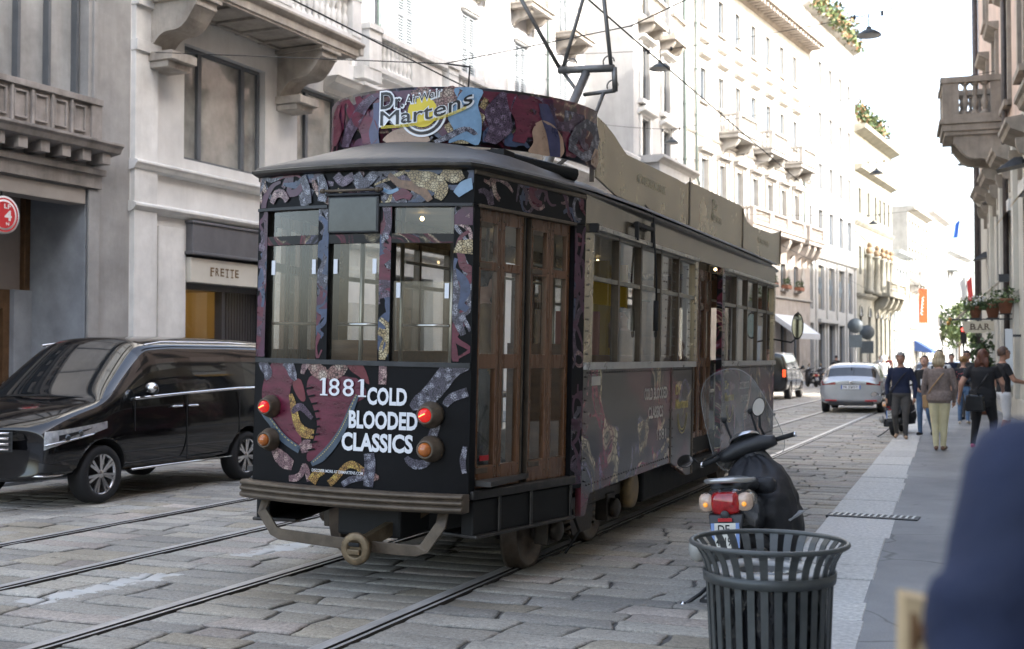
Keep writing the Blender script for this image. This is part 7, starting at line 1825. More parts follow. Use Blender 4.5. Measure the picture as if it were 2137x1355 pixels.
    mb.tube([M @ Vector((0,.72*hh,.06*hh)), M @ Vector((0,.86*hh,-.18*hh)), M @ Vector((0,.94*hh,-.30*hh)), M @ Vector((0,.74*hh,-.36*hh))], [.06*hh,.10*hh,.14*hh,.07*hh], 8)
    for s_ in (-1,1): mb.ball(tuple(M @ Vector((s_*.72*hh,-.05*hh,-.08*hh))), .2*hh, 8, 0, (.4,.8,1.1))
    if skirt:
        for a, c, r0, r1, m in skirt: cap(Vector(a)*H, Vector(c)*H, r0*H, r1*H, m, 16, arm=True)
    me = mb.mesh("person_raw", mats); ob = bpy.data.objects.new("person_raw", me); COL.objects.link(ob)
    bm = bmesh.new(); bm.from_mesh(me); bmesh.ops.recalc_face_normals(bm, faces=bm.faces); bm.to_mesh(me); bm.free()
    rm = ob.modifiers.new("r", 'REMESH'); rm.mode = 'VOXEL'; rm.voxel_size = vox
    sm = ob.modifiers.new("s", 'SMOOTH'); sm.iterations = 3; sm.factor = .5
    body = evaluated(ob); bpy.data.objects.remove(ob)
    body.materials.clear()
    for m in mats: body.materials.append(m)
    def dist(p, a, c):
        ab = c-a; q = ab.length_squared; t_ = 0 if q < 1e-9 else max(0, min(1, (p-a).dot(ab)/q)); return (p-(a+ab*t_)).length
    neckz = nk.z - .012*H
    for f in body.polygons:
        p = f.center; best = min(seg, key=lambda s: dist(p, s[0], s[1]) - s[3]); m = best[2]
        if hem is not None and m in (0, 1) and (len(best) < 5 or not best[4]): m = 0 if p.z > hem*H else 1
        if m == 0 and p.z > neckz and abs(p.x-nk.x) < .05*H: m = 3
        f.material_index = m; f.use_smooth = True
    body.name = "body"
    o = link("body", body, t)
    if face:      # eyes, brows and mouth
        q = MB()
        for s_ in (-1,1):
            q.ball(tuple(M @ Vector((s_*.27*hh,.665*hh,.02*hh))), .075*hh, 8, 0); q.ball(tuple(M @ Vector((s_*.27*hh,.725*hh,.02*hh))), .038*hh, 6, 1)
            q.bar(M @ Vector((s_*.14*hh,.74*hh,.19*hh)), M @ Vector((s_*.42*hh,.64*hh,.19*hh)), .04*hh, .045*hh, 1)
        q.bar(M @ Vector((-.2*hh,.715*hh,-.56*hh)), M @ Vector((.2*hh,.715*hh,-.56*hh)), .06*hh, .05*hh, 2)
        q.build("face", [WHITE, HAIRM['dark'], mat("lips", (.32,.1,.085), .5)], o)
    if glasses:
        q = MB()
        for s_ in (-1,1):
            c = M @ Vector((s_*.29*hh,.80*hh,.02*hh)); q.tube([M @ Vector((s_*.29*hh+.2*hh*math.cos(a),.80*hh,.02*hh+.16*hh*math.sin(a))) for a in [2*math.pi*i/12 for i in range(13)]], .03*hh, 5)
            q.tube([M @ Vector((s_*.49*hh,.78*hh,.05*hh)), M @ Vector((s_*.74*hh,.0,.05*hh))], .025*hh, 5)
        q.build("glasses", BLACK, o)
    # hair
    if style != 'none':
        q = MB(); rings = []; n = 20; lo = {'short':-.25,'crop':-.05,'bob':-.75,'long':-1.2,'bun':-.3}[style]
        for k in range(9):
            a = k/8; z = 1.13 - (1.13-lo)*a
            w = math.sqrt(max(0.02, 1-((z-.15)/1.0)**2)) if z > .15 else 1.0
            ring = []
            for i in range(n):
                th = 2*math.pi*i/n; c, s2 = math.cos(th), math.sin(th)
                fx = .80*hh*w*(1.06 if style in ('bob','long') and z < 0 else 1)
                fy = (.98 if s2 < 0 else .80)*hh*w
                zz = z
                if s2 > .25 and z < .48: zz = .48 + (1.13-.48)*.05; fy *= .97; 
                jit = 1+.035*math.sin(i*3.1+k*2.3)
                ring.append(tuple(M @ Vector((fx*c*jit, fy*s2*jit-.03*hh, zz*hh))))
            rings.append(ring)
        q.loft(rings)
        if style == 'long':
            for i in range(15):
                x = -.75+1.5*i/14; ln = 2.3+.5*math.sin(i*2.2)
                q.tube([M @ Vector((x*hh*.9,-.35*hh-.35*hh*(1-x*x),-.2*hh)), M @ Vector((x*hh*1.1,-.7*hh,-1.0*hh)), M @ Vector((x*hh*1.15,-.72*hh,-ln*hh))], [.24*hh,.27*hh,.08*hh], 7)
        if style == 'bob':
            for i in range(11):
                x = -.7+1.4*i/10; q.tube([M @ Vector((x*hh*.95,-.4*hh-.4*hh*(1-x*x),.0)), M @ Vector((x*hh,-.7*hh-.1*hh*(1-x*x),-.8*hh)), M @ Vector((x*hh*.92,-.55*hh,-1.35*hh-.1*hh*math.sin(i*1.7)))], [.26*hh,.26*hh,.08*hh], 7)
        if style == 'bun': q.ball(tuple(M @ Vector((0,-.95*hh,.35*hh))), .36*hh, 10)
        hm = q.build("hair", HAIRM[hair], o)
    return t, P, M, hh

def bag(label, name, parts, group=None, cat="bag", loc=(0,0,0), rz=0):
    t = thing(name, label, cat, loc, rz, group)
    for nm, mb, m, bv in parts: mb.build(nm, m, t, bv)
    return t

J_w = dict(hipL=(-.05,0,.5), hipR=(.05,0,.5))
C_NAVY = cloth("navy_knit", (.011,.017,.046)); C_GREYT = cloth("grey_trousers", (.075,.07,.065)); C_TAN = mat("tan_shoe", (.3,.2,.13), .6)
C_JEANS = cloth("blue_denim", (.085,.15,.26), .35, 6); C_BLK = cloth("black_cloth", (.012,.012,.014)); C_TAUPE = cloth("taupe_knit", (.21,.165,.145), .35, 30)
C_LEM = cloth("pale_lemon_trousers", (.60,.545,.34), .1); C_WHT = cloth("white_cotton", (.68,.68,.68), .08); C_BRN = mat("brown_sandal", (.16,.08,.045), .5)
m, nt, b_ = _new("floral_black_cloth"); L_ = nt.links.new; tc = _nd(nt, "ShaderNodeTexCoord"); v = _nd(nt, "ShaderNodeTexVoronoi", Scale=17.0); L_(tc.outputs["Object"], v.inputs["Vector"])
rp = _nd(nt, "ShaderNodeValToRGB"); rp.color_ramp.interpolation = 'CONSTANT'; rp.color_ramp.elements[0].color = (.42,.1,.1,1); rp.color_ramp.elements[1].position = .24; rp.color_ramp.elements[1].color = (.012,.013,.02,1); L_(v.outputs["Distance"], rp.inputs[0]); L_(rp.outputs[0], b_.inputs["Base Color"]); b_.inputs["Roughness"].default_value = .8; C_FLOR = m
C_PINK = mat("pink_shoe", (.62,.09,.2), .5); C_LEA = mat("black_leather", (.015,.015,.016), .32, 0, .3, 14, .3, 60)

# man in navy, walking towards the camera
person("grey haired man in navy sweater and grey trousers walking towards the camera", (-1.78,23.9,.035), R(176), 1.66,
       dict(top=C_NAVY, leg=C_GREYT, shoe=C_TAN, skin=SKIN2), dict(knL=(-.055,.045,.275), anL=(-.05,.02,.05), knR=(.06,.06,.28), anR=(.062,-.075,.075), toR=(.066,.0,.02), elL=(-.16,-.01,.63), wrL=(-.155,.05,.48), elR=(.155,-.03,.63), wrR=(.15,.03,.48)), 'grey', 'crop', 1.08, head=(-6,4), waist_out=.014, hem=.525)
mb = MB(); mb.tube([(-.16,.02,1.33),(-.05,.13,1.2),(.08,.135,1.02),(.2,.06,.84)], .016, 6, 0, True, True, .5); mb.tube([(-.16,.0,1.33),(-.08,-.13,1.22),(.1,-.14,1.0),(.2,.0,.84)], .016, 6)
mb2 = MB(); mb2.box(.16,.26,-.11,.11,.62,.86)
bag("black shoulder bag hanging at the hip of the man in the navy sweater", "shoulder_bag", [("strap", mb, C_BLK, 0), ("pouch", mb2, C_BLK, .02)], loc=(-1.78,23.9,.035), rz=R(176))
# woman in black jacket and jeans
person("short haired woman in black jacket and blue jeans looking up beside the man in navy", (-1.42,25.2,.035), R(165), 1.60,
       dict(top=C_BLK, leg=C_JEANS, shoe=C_BLK), dict(knR=(.05,.05,.28), anR=(.055,.03,.05), knL=(-.06,.05,.28), anL=(-.07,-.07,.07), toL=(-.08,.0,.02), elR=(.14,-.03,.64), wrR=(.06,.10,.58), elL=(-.15,-.03,.64), wrL=(-.06,.1,.58)), 'brown', 'short', 1.0, head=(8,22), waist_out=.008, hem=.55)
mb = MB(); mb.tube([(-.05,.1,1.32),(-.0,.125,1.12)], .006, 5); mb.tube([(.05,.1,1.32),(.0,.125,1.12)], .006, 5); mb2 = MB(); mb2.box(-.045,.045,.118,.124,1.0,1.12); 
bag("white badge card on a lanyard worn by the woman in the black jacket", "badge", [("lanyard", mb, C_BLK, 0), ("card", mb2, WHITE, 0)], cat="badge", loc=(-1.42,25.2,.035), rz=R(165))
# man in white tee behind
person("dark haired man in white tee with backpack straps half hidden behind the blonde woman", (-1.20,26.4,.035), R(178), 1.72, dict(top=C_WHT, leg=C_JEANS, shoe=C_BLK, skin=SKIN2), dict(knL=(-.06,.05,.28), anL=(-.06,-.05,.06)), 'dark', 'short', 1.05, sleeves=1, head=(-8,0), hem=.53)
mb = MB()
for s_ in (-1,1): mb.tube([(s_*.13,.1,1.38),(s_*.14,.125,1.2),(s_*.15,.06,1.05)], .024, 6, 0, True, True, .5)
mb2 = MB(); mb2.box(-.16,.16,-.26,-.1,1.0,1.42)
bag("black backpack worn by the dark haired man in the white tee", "backpack", [("strap", mb, C_BLK, 0), ("sack", mb2, C_BLK, .05)], loc=(-1.20,26.4,.035), rz=R(178))
# blonde woman from behind
person("blonde woman in taupe sweater and pale lemon trousers walking away along the pavement", (-.97,21.2,.035), R(-4), 1.66,
       dict(top=C_TAUPE, leg=C_LEM, shoe=C_BRN), dict(hipL=(-.05,0,.5), hipR=(.05,0,.5), knL=(-.045,.02,.275), knR=(.042,.025,.28), anL=(-.032,-.02,.05), anR=(.03,.03,.045), toL=(-.045,.07,.02), toR=(.045,.12,.018), shL=(-.112,0,.80), shR=(.112,0,.80), elL=(-.15,.02,.63), elR=(.15,.02,.63), wrL=(-.15,.06,.47), wrR=(.13,.09,.5)), 'blonde', 'bob', 1.10, waist_out=.022, hem=.475)
mb = MB(); mb.tube([(.14,.0,1.36),(.05,-.14,1.25),(-.1,-.15,1.05),(-.19,-.03,.9),(-.16,.1,.92),(.02,.15,1.2),(.14,.05,1.36)], .011, 6); mb2 = MB(); mb2.box(-.27,-.17,.0,.16,.70,.92)
bag("tan crossbody bag on a thin strap worn by the blonde woman", "crossbody_bag", [("strap", mb, mat("tan_leather", (.36,.22,.1), .5), 0), ("pouch", mb2, mat("tan_leather", (.36,.22,.1), .5), .02)], loc=(-.97,21.2,.035), rz=R(-4))
# floral top
person("woman with pinned golden hair in flowered black top and jeans, seen from behind", (-.83,29.8,.035), R(-6), 1.60, dict(top=C_FLOR, leg=C_JEANS, shoe=mat("beige_shoe", (.5,.42,.33), .6)), dict(knL=(-.055,.05,.28), anL=(-.06,.03,.05), anR=(.06,-.05,.06)), 'gold', 'bun', 1.0, sleeves=1, hem=.55)
mb = MB(); mb.box(.02,.22,-.24,-.1,.98,1.30); mb2 = MB(); mb2.tube([(.16,-.1,1.25),(.14,-.02,1.36),(.13,.09,1.2)], .02, 6)
bag("dark backpack slung on the woman with the flowered top", "backpack", [("sack", mb, mat("dark_blue_nylon", (.02,.025,.035), .6), .05), ("strap", mb2, C_BLK, 0)], loc=(-.83,29.8,.035), rz=R(-6))
person("bearded man in dark jacket facing the woman with the flowered top", (-.80,32.0,.035), R(172), 1.74, dict(top=cloth("dark_grey_cloth", (.04,.038,.036)), leg=C_GREYT, shoe=C_BLK, skin=SKIN2), {}, 'dark', 'short', 1.05, glasses=True)
# woman in black
person("auburn haired woman in black top, black trousers and pink shoes walking away beside the wall", (-.30,21.9,.035), R(-14), 1.70,
       dict(top=C_BLK, leg=C_BLK, shoe=C_PINK), dict(shL=(-.115,0,.80), shR=(.115,0,.80), elL=(-.20,-.03,.655), wrL=(-.235,.02,.51), elR=(.17,.05,.66), wrR=(.15,.15,.6), knL=(-.07,.0,.275), anL=(-.085,-.06,.055), toL=(-.10,.035,.018), knR=(.075,.09,.285), anR=(.08,.06,.05), toR=(.085,.155,.02)), 'auburn', 'long', 1.22, sleeves=1, waist_out=.014, skirt=[((0,0,.47),(0,0,.56),.108,.10,0)])
mb = MB(); mb.tube([(.16,-.02,1.38),(.08,-.17,1.2),(-.06,-.20,.98)], .012, 6); mb2 = MB(); mb2.loft([[(-.22,-.34,.64),(.10,-.34,.64),(.10,-.20,.64),(-.22,-.20,.64)],[(-.20,-.33,.92),(.08,-.33,.92),(.08,-.22,.92),(-.20,-.22,.92)]], 0, True, True, False); mb3 = MB(); mb3.tube([(-.14,-.34,.9),(-.12,-.36,1.0),(.0,-.36,1.0),(.02,-.34,.9)], .01, 6)
bag("black leather handbag at the back of the auburn haired woman", "handbag", [("strap", mb, C_LEA, 0), ("pouch", mb2, C_LEA, .03), ("handle", mb3, C_LEA, 0)], loc=(-.30,21.9,.035), rz=R(-14))
# man with glasses, white shorts
person("man with glasses and white shorts looking up at the shop front beside the wall", (.02,23.3,.035), R(-68), 1.76, dict(top=C_BLK, leg=C_WHT, shoe=C_WHT, skin=SKIN2), dict(elR=(.15,.05,.65), wrR=(.12,.2,.62), knL=(-.06,.07,.28), anL=(-.06,.05,.05), anR=(.06,-.06,.06)), 'brown', 'short', 1.05, sleeves=1, legs=1, head=(-8,14), glasses=True, hem=.53)
# rider on the far scooter and people beyond
person("helmeted rider in white shirt on the scooter beyond the silver car", (-4.75,54.3,.12), 0, 1.62, dict(top=C_WHT, leg=C_JEANS, shoe=C_BLK), dict(pelvis=(0,.02,.44), waist=(0,.03,.54), chest=(0,.05,.66), neck=(0,.06,.78), headc=(0,.08,.875), shL=(-.105,.05,.755), shR=(.105,.05,.755), elL=(-.15,.14,.64), elR=(.15,.14,.64), wrL=(-.16,.26,.60), wrR=(.16,.26,.60), hipL=(-.06,.03,.43), hipR=(.06,.03,.43), knL=(-.09,.24,.40), knR=(.09,.24,.40), anL=(-.08,.26,.16), anR=(.08,.26,.16), toL=(-.08,.34,.13), toR=(.08,.34,.13)), style='none', face=False)
t = thing("helmet", "white helmet on the rider beyond the silver car", "helmet", (-4.75,54.43,.12+.875*1.62)); mb = MB(); mb.ball((0,0,.03), .14, 14, 0, (.95,1.1,1)); mb.build("shell", WHITE, t)
for x, y, rz, H_, tp, lg, lb in [(-8.3,92,180,1.7,C_WHT,C_JEANS,"distant pedestrian in a white shirt near the blue awning"),(-7.9,95,170,1.68,cloth("red_cloth",(.4,.06,.05)),C_GREYT,"distant pedestrian in a red top near the blue awning"),(-9.2,74,5,1.72,C_BLK,C_JEANS,"distant pedestrian in black walking past the white marble front"),(-1.6,44,180,1.7,C_NAVY,C_GREYT,"distant pedestrian in navy walking up the pavement past the bar")]:
    person(lb, (x,y,.04), R(rz), H_, dict(top=tp, leg=lg, shoe=C_BLK), dict(knL=(-.06,.05,.28), anL=(-.06,-.05,.06)), 'dark', 'short', vox=.02)
# passengers inside the tram
for x, y, rz, H_, z, lb, tp, hr in [(-3.55,8.15,-60,1.45,.78,"passenger standing in shadow behind the rear door panes",cloth("ochre_cloth",(.2,.12,.05)),'dark'),(-3.85,12.6,170,1.35,.78,"dark haired passenger seen through the right hand rear window",cloth("grey_cloth",(.2,.2,.2)),'dark'),(-3.35,11.0,170,1.28,.78,"passenger resting head on hand at a side window of the tram",cloth("tan_cloth",(.3,.2,.12)),'dark')]:
    person(lb, (x,y,z), R(rz), H_, dict(top=tp, leg=C_GREYT, shoe=C_BLK), dict(elR=(.15,.06,.66), wrR=(.06,.10,.84)) if 'resting' in lb else {}, hr, 'short', vox=.016)
# pedestrian right beside the camera
person("person in navy sweatshirt seen close up at the pavement, only the shoulder and sleeve showing", (.238,1.26,.0), R(-8), 1.80, dict(top=C_NAVY, leg=C_GREYT, shoe=C_BLK), dict(elL=(-.150,-.03,.645), wrL=(-.10,.10,.60), shL=(-.118,-.005,.81), elR=(.15,-.03,.645), wrR=(.10,.1,.60)), 'brown', 'short', 1.12)
from mathutils import noise
fg = [o for o in bpy.data.objects if o.type == 'MESH' and o.parent and o.parent.get("label", "").startswith("person in navy sweatshirt") and o.name.startswith("body")][0].data
fg.calc_loop_triangles()
for v_ in fg.vertices:
    if v_.co.z < 1.5:
        k_ = v_.co.z*26+v_.co.y*14+3*noise.noise(v_.co*5); v_.co += v_.normal*(.016*max(0, math.sin(k_))**2*(1 if 1.0 < v_.co.z < 1.35 else .5)+.010*noise.noise(v_.co*9))
t = thing("paper_bag", "tan paper carrier bag with brown lettering held at the elbow of the navy sweatshirt", "bag", (-.085,1.56,.07), R(14))
t.scale = (.6,.6,.93)
mb = MB(); mb.loft([[(-.055,-.05,1.02),(.075,-.05,1.02),(.075,.05,1.02),(-.055,.05,1.02)],[(-.06,-.052,1.16),(.08,-.048,1.16),(.08,.05,1.16),(-.06,.05,1.16)],[(-.058,-.045,1.305),(.078,-.052,1.29),(.078,.03,1.29),(-.058,.035,1.305)]], 0, True, True, False); mb.build("sack", mat("kraft_paper", (.50,.36,.2), .8, 0, .2, 14, .4, 40), t)
mb = MB(); put_text(mb, "MK", lambda u, v: (u, -.056, v), .085, .05, 0, .03, -.048, 1.235); put_text(mb, "W", lambda u, v: (u, -.056, v), .06, .045, 0, .03, -.04, 1.165); mb.build("lettering", mat("brown_ink", (.2,.1,.04), .7), t)
mb = MB(); mb.tube([(.06,-.03,1.29),(.10,-.09,1.37),(.11,-.10,1.42)], .009, 6); mb.build("handle", mat("brown_cord", (.25,.11,.05), .6), t)
# ================================================================ litter bin, bar sign, lamps, wires, far things
M_BIN = mat("bin_green_grey_paint", (.062,.066,.064), .4, .1, .25, 12, .06, 60)
t = thing("litter_bin", "slatted grey steel litter bin with a flared rim on the kerb", "litter bin", (-.955,5.32,.035))
prof = [(.252,.03),(.262,.3),(.274,.56),(.279,.615),(.290,.655),(.310,.695),(.334,.722)]
N = 30
for k in range(N):
    a = 2*math.pi*k/N; ca, sa = math.cos(a), math.sin(a); w = .0155; mb = MB(); rings = []
    for r_, z in prof:
        ww = w*(r_/.27); rings.append([(r_*ca-ww*sa*s_-o*ca, r_*sa+ww*ca*s_-o*sa, z) for s_, o in ((-1,0),(1,0),(1,.006),(-1,.006))])
    mb.loft(rings, 0, True, True, False); mb.build("slat", M_BIN, t)
mb = MB(); mb.tube([(.336*math.cos(a), .336*math.sin(a), .728) for a in [2*math.pi*i/64 for i in range(65)]], .0115, 10, 0, False); mb.build("rim", M_BIN, t)
mb = MB(); mb.lathe([(.277,.565),(.285,.565),(.290,.61),(.282,.61),(.277,.565)], 48, 0, None, True, False); mb.lathe([(.252,.04),(.262,.04),(.264,.09),(.254,.09),(.252,.04)], 48, 0, None, True, False); mb.build("band", M_BIN, t)
mb = MB(); mb.lathe([(.258,.60),(.262,.607),(.256,.615),(.155,.612),(.15,.60),(.15,.57)], 40, 0, None, True, False); mb.build("inner_lid", mat("grey_inner_lid", (.30,.30,.29), .4, .2, .25, 15), t)
mb = MB(); r = random.Random(8); rings = []
for i in range(12):
    z = .05+.55*i/11; rings.append([((.232+.014*math.sin(j*2.3+i*1.1)+.008*math.sin(j*5.1-i*2))*math.cos(2*math.pi*j/40), (.232+.014*math.sin(j*2.3+i*1.1)+.008*math.sin(j*5.1-i*2))*math.sin(2*math.pi*j/40), z) for j in range(40)])
mb.loft(rings); mb.build("bin_liner", mat("black_bin_liner", (.012,.012,.014), .18, 0, .2, 30, .5, 25), t)

# bar sign with flower pots, hung out from the wall
M_SGN = mat("cream_sign_board", (.52,.46,.34), .6, 0, .12, 6); M_TC = mat("terracotta", (.25,.10,.055), .8, 0, .2, 8)
Y = 33.0; XW = .62-.0787*(Y-30)
t = thing("bar_sign", "cream bar sign hung below an iron bracket with a scalloped lower edge", "sign", (0,Y,0))
pts = [(-.93,2.53),(-.17,2.53),(-.17,2.26),(-.23,2.26),(-.25,2.2),(-.33,2.26),(-.40,2.22),(-.55,2.22),(-.70,2.22),(-.77,2.26),(-.85,2.2),(-.87,2.26),(-.93,2.26)]
mb = MB(); mb.prism(pts, -.02, .02, 'y'); mb.build("board", M_SGN, t)
mb = MB(); x = -.74
for ch in "BAR":
    put_text(mb, ch, lambda u, v: (u, -.0235, v), .13, .15, 0, .02, x, 2.31); mb.add([(x-.02,-.0238,2.30),(x+.05,-.0238,2.30),(x+.05,-.0238,2.318),(x-.02,-.0238,2.318)], [(0,1,2,3)]); mb.add([(x+.09,-.0238,2.30),(x+.15,-.0238,2.30),(x+.15,-.0238,2.318),(x+.09,-.0238,2.318)], [(0,1,2,3)]); x += .17
mb.build("lettering", mat("dark_brown_letters", (.06,.03,.015), .5), t)
mb = MB(); mb.bar((XW,0,2.57),(-1.2,0,2.57),.04,.035); mb.bar((XW,0,2.05),(XW-.02,0,2.6),.03,.03)
for x in (-.85,-.55,-.22): mb.box(x-.03,x+.03,-.03,.03,2.52,2.6)
mb.build("bracket", DKMETAL, t)
mb = MB(); mb.ball((-1.22,0,2.58), .05, 10); mb.ball((-1.27,0,2.48), .055, 10); mb.build("brass_lamp", mat("brass", (.45,.25,.07), .3, .8), t)
t = thing("awning_pole", "cream diagonal awning pole reaching from the bar sign up to the wall", "pole", (0,33.6,0)); mb = MB(); mb.tube([(-1.15,0,2.55),(.02,0,3.62)], .035, 10); mb.build("pole", mat("cream_pole", (.5,.43,.33), .5), t); mb = MB(); mb.box(-.05,.2,-.1,.1,3.55,3.75); mb.build("mount", DKMETAL, t)
r = random.Random(21)
for i, (x, y, z, w, lb) in enumerate([(-.62,33.3,2.62,.16,"small terracotta pot of white flowers above the bar sign letters"),(-.20,33.25,2.62,.19,"middle terracotta pot of trailing plants above the bar sign"),(.10,32.6,2.70,.2,"large terracotta pot of green plants closest to the wall above the bar sign")]):
    t = thing("flower_pot", lb, "flower pot", (x,y,z), 0, "flower pots over the bar sign")
    mb = MB(); mb.lathe([(w*.62,0),(w*.95,w*1.5),(w*1.06,w*1.5),(w*1.08,w*1.85),(w*.95,w*1.85),(w*.9,w*1.6)], 18); mb.build("pot", M_TC, t)
    mb = MB(); leafmass(mb, r, -w*1.7, w*1.7, -w*1.4, w*1.4, w*1.3, w*3.4, 240, .055, 3)
    if i == 0:
        for k in range(26): mb.ball(((r.random()-.5)*w*3,(r.random()-.5)*w*2-.05,w*(2+r.random()*1.5)), .022, 5, 3)
    mb.build("foliage", LEAF[:3]+[WHITE], t)
    mb = MB(); mb.box(-w*.8,w*.8,-.02,.02,-.03,0); mb.build("shelf", DKMETAL, t)
t = thing("wall_plant", "dark climbing plant growing on the wall below the bar sign", "plant", (-.45,35.2,.04)); mb = MB(); leafmass(mb, r, -.32, .25, -.3, .3, .2, 2.3, 900, .09, 2); mb.build("foliage", LEAF[:2], t); mb = MB(); mb.tube([(.1,0,0),(.05,0,1),(.0,0,2)], .03, 6); mb.lathe([(.2,0),(.28,.4),(.24,.4)], 16); mb.build("stem", M_TC, t)
t = thing("menu_board", "pale menu board standing out from the wall under the bar sign", "board", (.17,32.2,0)); mb = MB(); mb.box(-.09,.09,-.03,.03,.9,2.3); mb.build("panel", mat("pale_board", (.55,.58,.6), .5), t); mb = MB(); mb.box(.09,.3,-.02,.02,2.1,2.16); mb.build("bracket", DKMETAL, t)

# dark wall lamps on the right-hand building
for x, y, z, w, lb in [(.05,40.5,6.55,.7,"dark shade lamp fixed under the window hoods near the building corner"),(-.42,43.5,5.0,.55,"lower dark shade lamp on the corner pier of the bar building"),(.42,30.4,6.1,.6,"dark shade lamp closest to the balcony end of the cream wall")]:
    t = thing("wall_lamp", lb, "lamp", (x,y,z), R(-4), "shade lamps on the bar building")
    mb = MB(); mb.add([(-w*.8,-.3,-.12),(-w*.8,.3,-.12),(.1,.3,-.02),(.1,-.3,-.02),(-w*.15,-.2,.16),(-w*.15,.2,.16),(.1,.2,.16),(.1,-.2,.16)], [(0,1,2,3),(0,4,5,1),(4,7,6,5),(0,3,7,4),(1,5,6,2)]); mb.build("shade", DKMETAL, t)
    mb = MB(); mb.tube([(.05,0,.1),(.45,0,.12)], .025, 6); mb.build("arm", DKMETAL, t)

# overhead wires
def wire(name, label, pts, r=.009, cat="wire", group="overhead wires", sag=0):
    mb = MB(); P = []
    for a, c in zip(pts, pts[1:]):
        a, c = Vector(a), Vector(c)
        for i in range(9): t_ = i/8; P.append(a.lerp(c, t_)+Vector((0,0,-sag*4*t_*(1-t_))))
    mb.tube(P, r, 5, 0, False); o = mb.build(name, WIRE); tag(o, label, cat, group); return o
wire("contact_wire", "contact wire running along the street above the tram pantograph", [(-4.12,-4,5.48),(-4.12,14,5.47),(-4.12,28,5.5),(-4.3,60,5.6),(-4.6,140,5.6)], .010)
wire("contact_wire", "contact wire over the far track, passing in front of the pale balconies", [(-7.05,-4,5.45),(-7.05,14.8,5.44),(-7.05,28,5.5),(-7.2,60,5.6),(-7.4,140,5.6)], .010)
wire("span_wire", "span wire anchored beside the grey stone building and crossing above the tram", [(-13.95,17.1,7.0),(-7.05,14.8,5.62),(-4.12,13.9,5.6),(1.7,12.2,7.0)], .008)
wire("span_wire", "span wire holding two street lamps above the tram roof", [(-13.4,28.6,9.6),(-7.6,28.1,9.05),(-2.6,26.9,9.05),(.7,26.3,9.6)], .008, sag=.05)
wire("span_wire", "span wire with a street lamp in front of the cream building bay", [(-12.9,38.6,9.6),(-9.9,38,9.05),(-.1,36.8,9.8)], .008, sag=.05)
wire("span_wire", "span wire with two lamps level with the ivory palazzo", [(-12.4,48.2,9.8),(-4.3,46.9,9.0),(-1.2,46,9.0),(2.6,45.2,9.8)], .009, sag=.05)
wire("span_wire", "span wire with a small lamp further down by the ivory palazzo", [(-13.9,66,9.6),(-6.1,64.5,9.0),(3,63,9.6)], .010, sag=.05)
wire("span_wire", "far span wire between the white marble front and the ochre house", [(-10.6,92,9.2),(3,90,9.2)], .012, sag=.5)
wire("feeder_cable", "thin cable strung along the pale facades above the tram", [(-13.7,17,8.9),(-12.6,46,9.2)], .006)
wire("hanger", "insulated hanger between the span wire and the contact wire beside the terrace", [(-7.05,14.8,5.62),(-6.6,14.65,5.50),(-7.05,15.6,5.46)], .012)
for i, (x, y, z, s_, lb) in enumerate([(-2.6,26.9,9.0,1.0,"large dish street lamp hanging against the sky beside the roof garden"),(-7.6,28.1,9.0,1.0,"dish street lamp hanging in front of the cream building windows"),(-9.9,38,9.0,.9,"dish street lamp hanging low above the tram roof board by the cream building"),(-4.3,46.9,8.95,.95,"dish street lamp hanging against the statue palazzo roof"),(-1.2,46,8.95,.8,"dish street lamp hanging under the stone balcony on the bar building"),(-6.1,64.5,8.95,.9,"smallest dish street lamp hanging over the distant road")]):
    t = thing("street_lamp", lb, "street lamp", (x,y,z), 0, "lamps hung over the street")
    mb = MB(); mb.lathe([(.26*s_,-.42),(.25*s_,-.38),(.13*s_,-.30),(.06*s_,-.27),(.05*s_,-.22),(.0001,-.22)], 22, 0, None, True, False); mb.lathe([(.24*s_,-.415),(.0001,-.43)], 22, 1, None, True, False); mb.build("shade", [mat("lamp_shade_green_black", (.02,.028,.03), .5), mat("lamp_bowl", (.3,.3,.28), .3)], t)
    mb = MB(); mb.tube([(0,0,-.24),(0,0,.06)], .012, 6); mb.tube([(-.3,0,.07),(-.3,0,-.02)], .03, 6); mb.tube([(.28,0,.1),(.28,0,.0)], .03, 6); mb.tube([(-.3,0,.05),(0,0,0),(.28,0,.06)], .006, 5); mb.build("hanger", WIRE, t)

# signs, banner, awnings and flags further down
t = thing("round_road_sign", "round grey backed road sign with a plate below, taller of the pair across the street", "sign", (-6.05,53,.0), 0, "road sign backs across the street")
def roadsign(t, z):
    mb = MB(); mb.lathe([(.0001,0),(.33,0),(.33,.02),(.0001,.02)], 28, 0, Matrix.Translation((0,0,z)) @ Matrix.Rotation(R(90),4,'X')); mb.build("disc", mat("sign_back_grey", (.05,.065,.08), .5, .3, .2, 5), t)
    mb = MB(); mb.box(-.28,.28,-.02,.0,z-.95,z-.4); mb.build("plate", mat("sign_back_grey", (.09,.11,.13), .5, .3, .2, 5), t)
    mb = MB(); mb.tube([(0,.04,0),(0,.04,z+.3)], .03, 8); mb.build("post", mat("grey_post", (.2,.2,.2), .5), t)
roadsign(t, 3.0); t.location.x = -5.95; t.location.y = 54.5
t = thing("round_road_sign", "round grey backed road sign, lower one of the pair across the street", "sign", (-5.65,56.5,.0), 0, "road sign backs across the street"); roadsign(t, 2.75)
p = along(F0, 5.5, 1.0)
t = thing("shop_banner", "tall orange shop banner with white script hanging from a pole over the street", "banner", (p[0]+1.2, p[1]-.2, 0), R(4))
mb = MB(); mb.loft([[(-.38,.03*math.sin(z*1.3),z),(.38,.02*math.cos(z),z)] for z in [4.9+.4*i for i in range(9)]], 0, False, False, True); mb.build("cloth", mat("orange_banner", (.50,.075,.015), .7, 0, .08, 2), t)
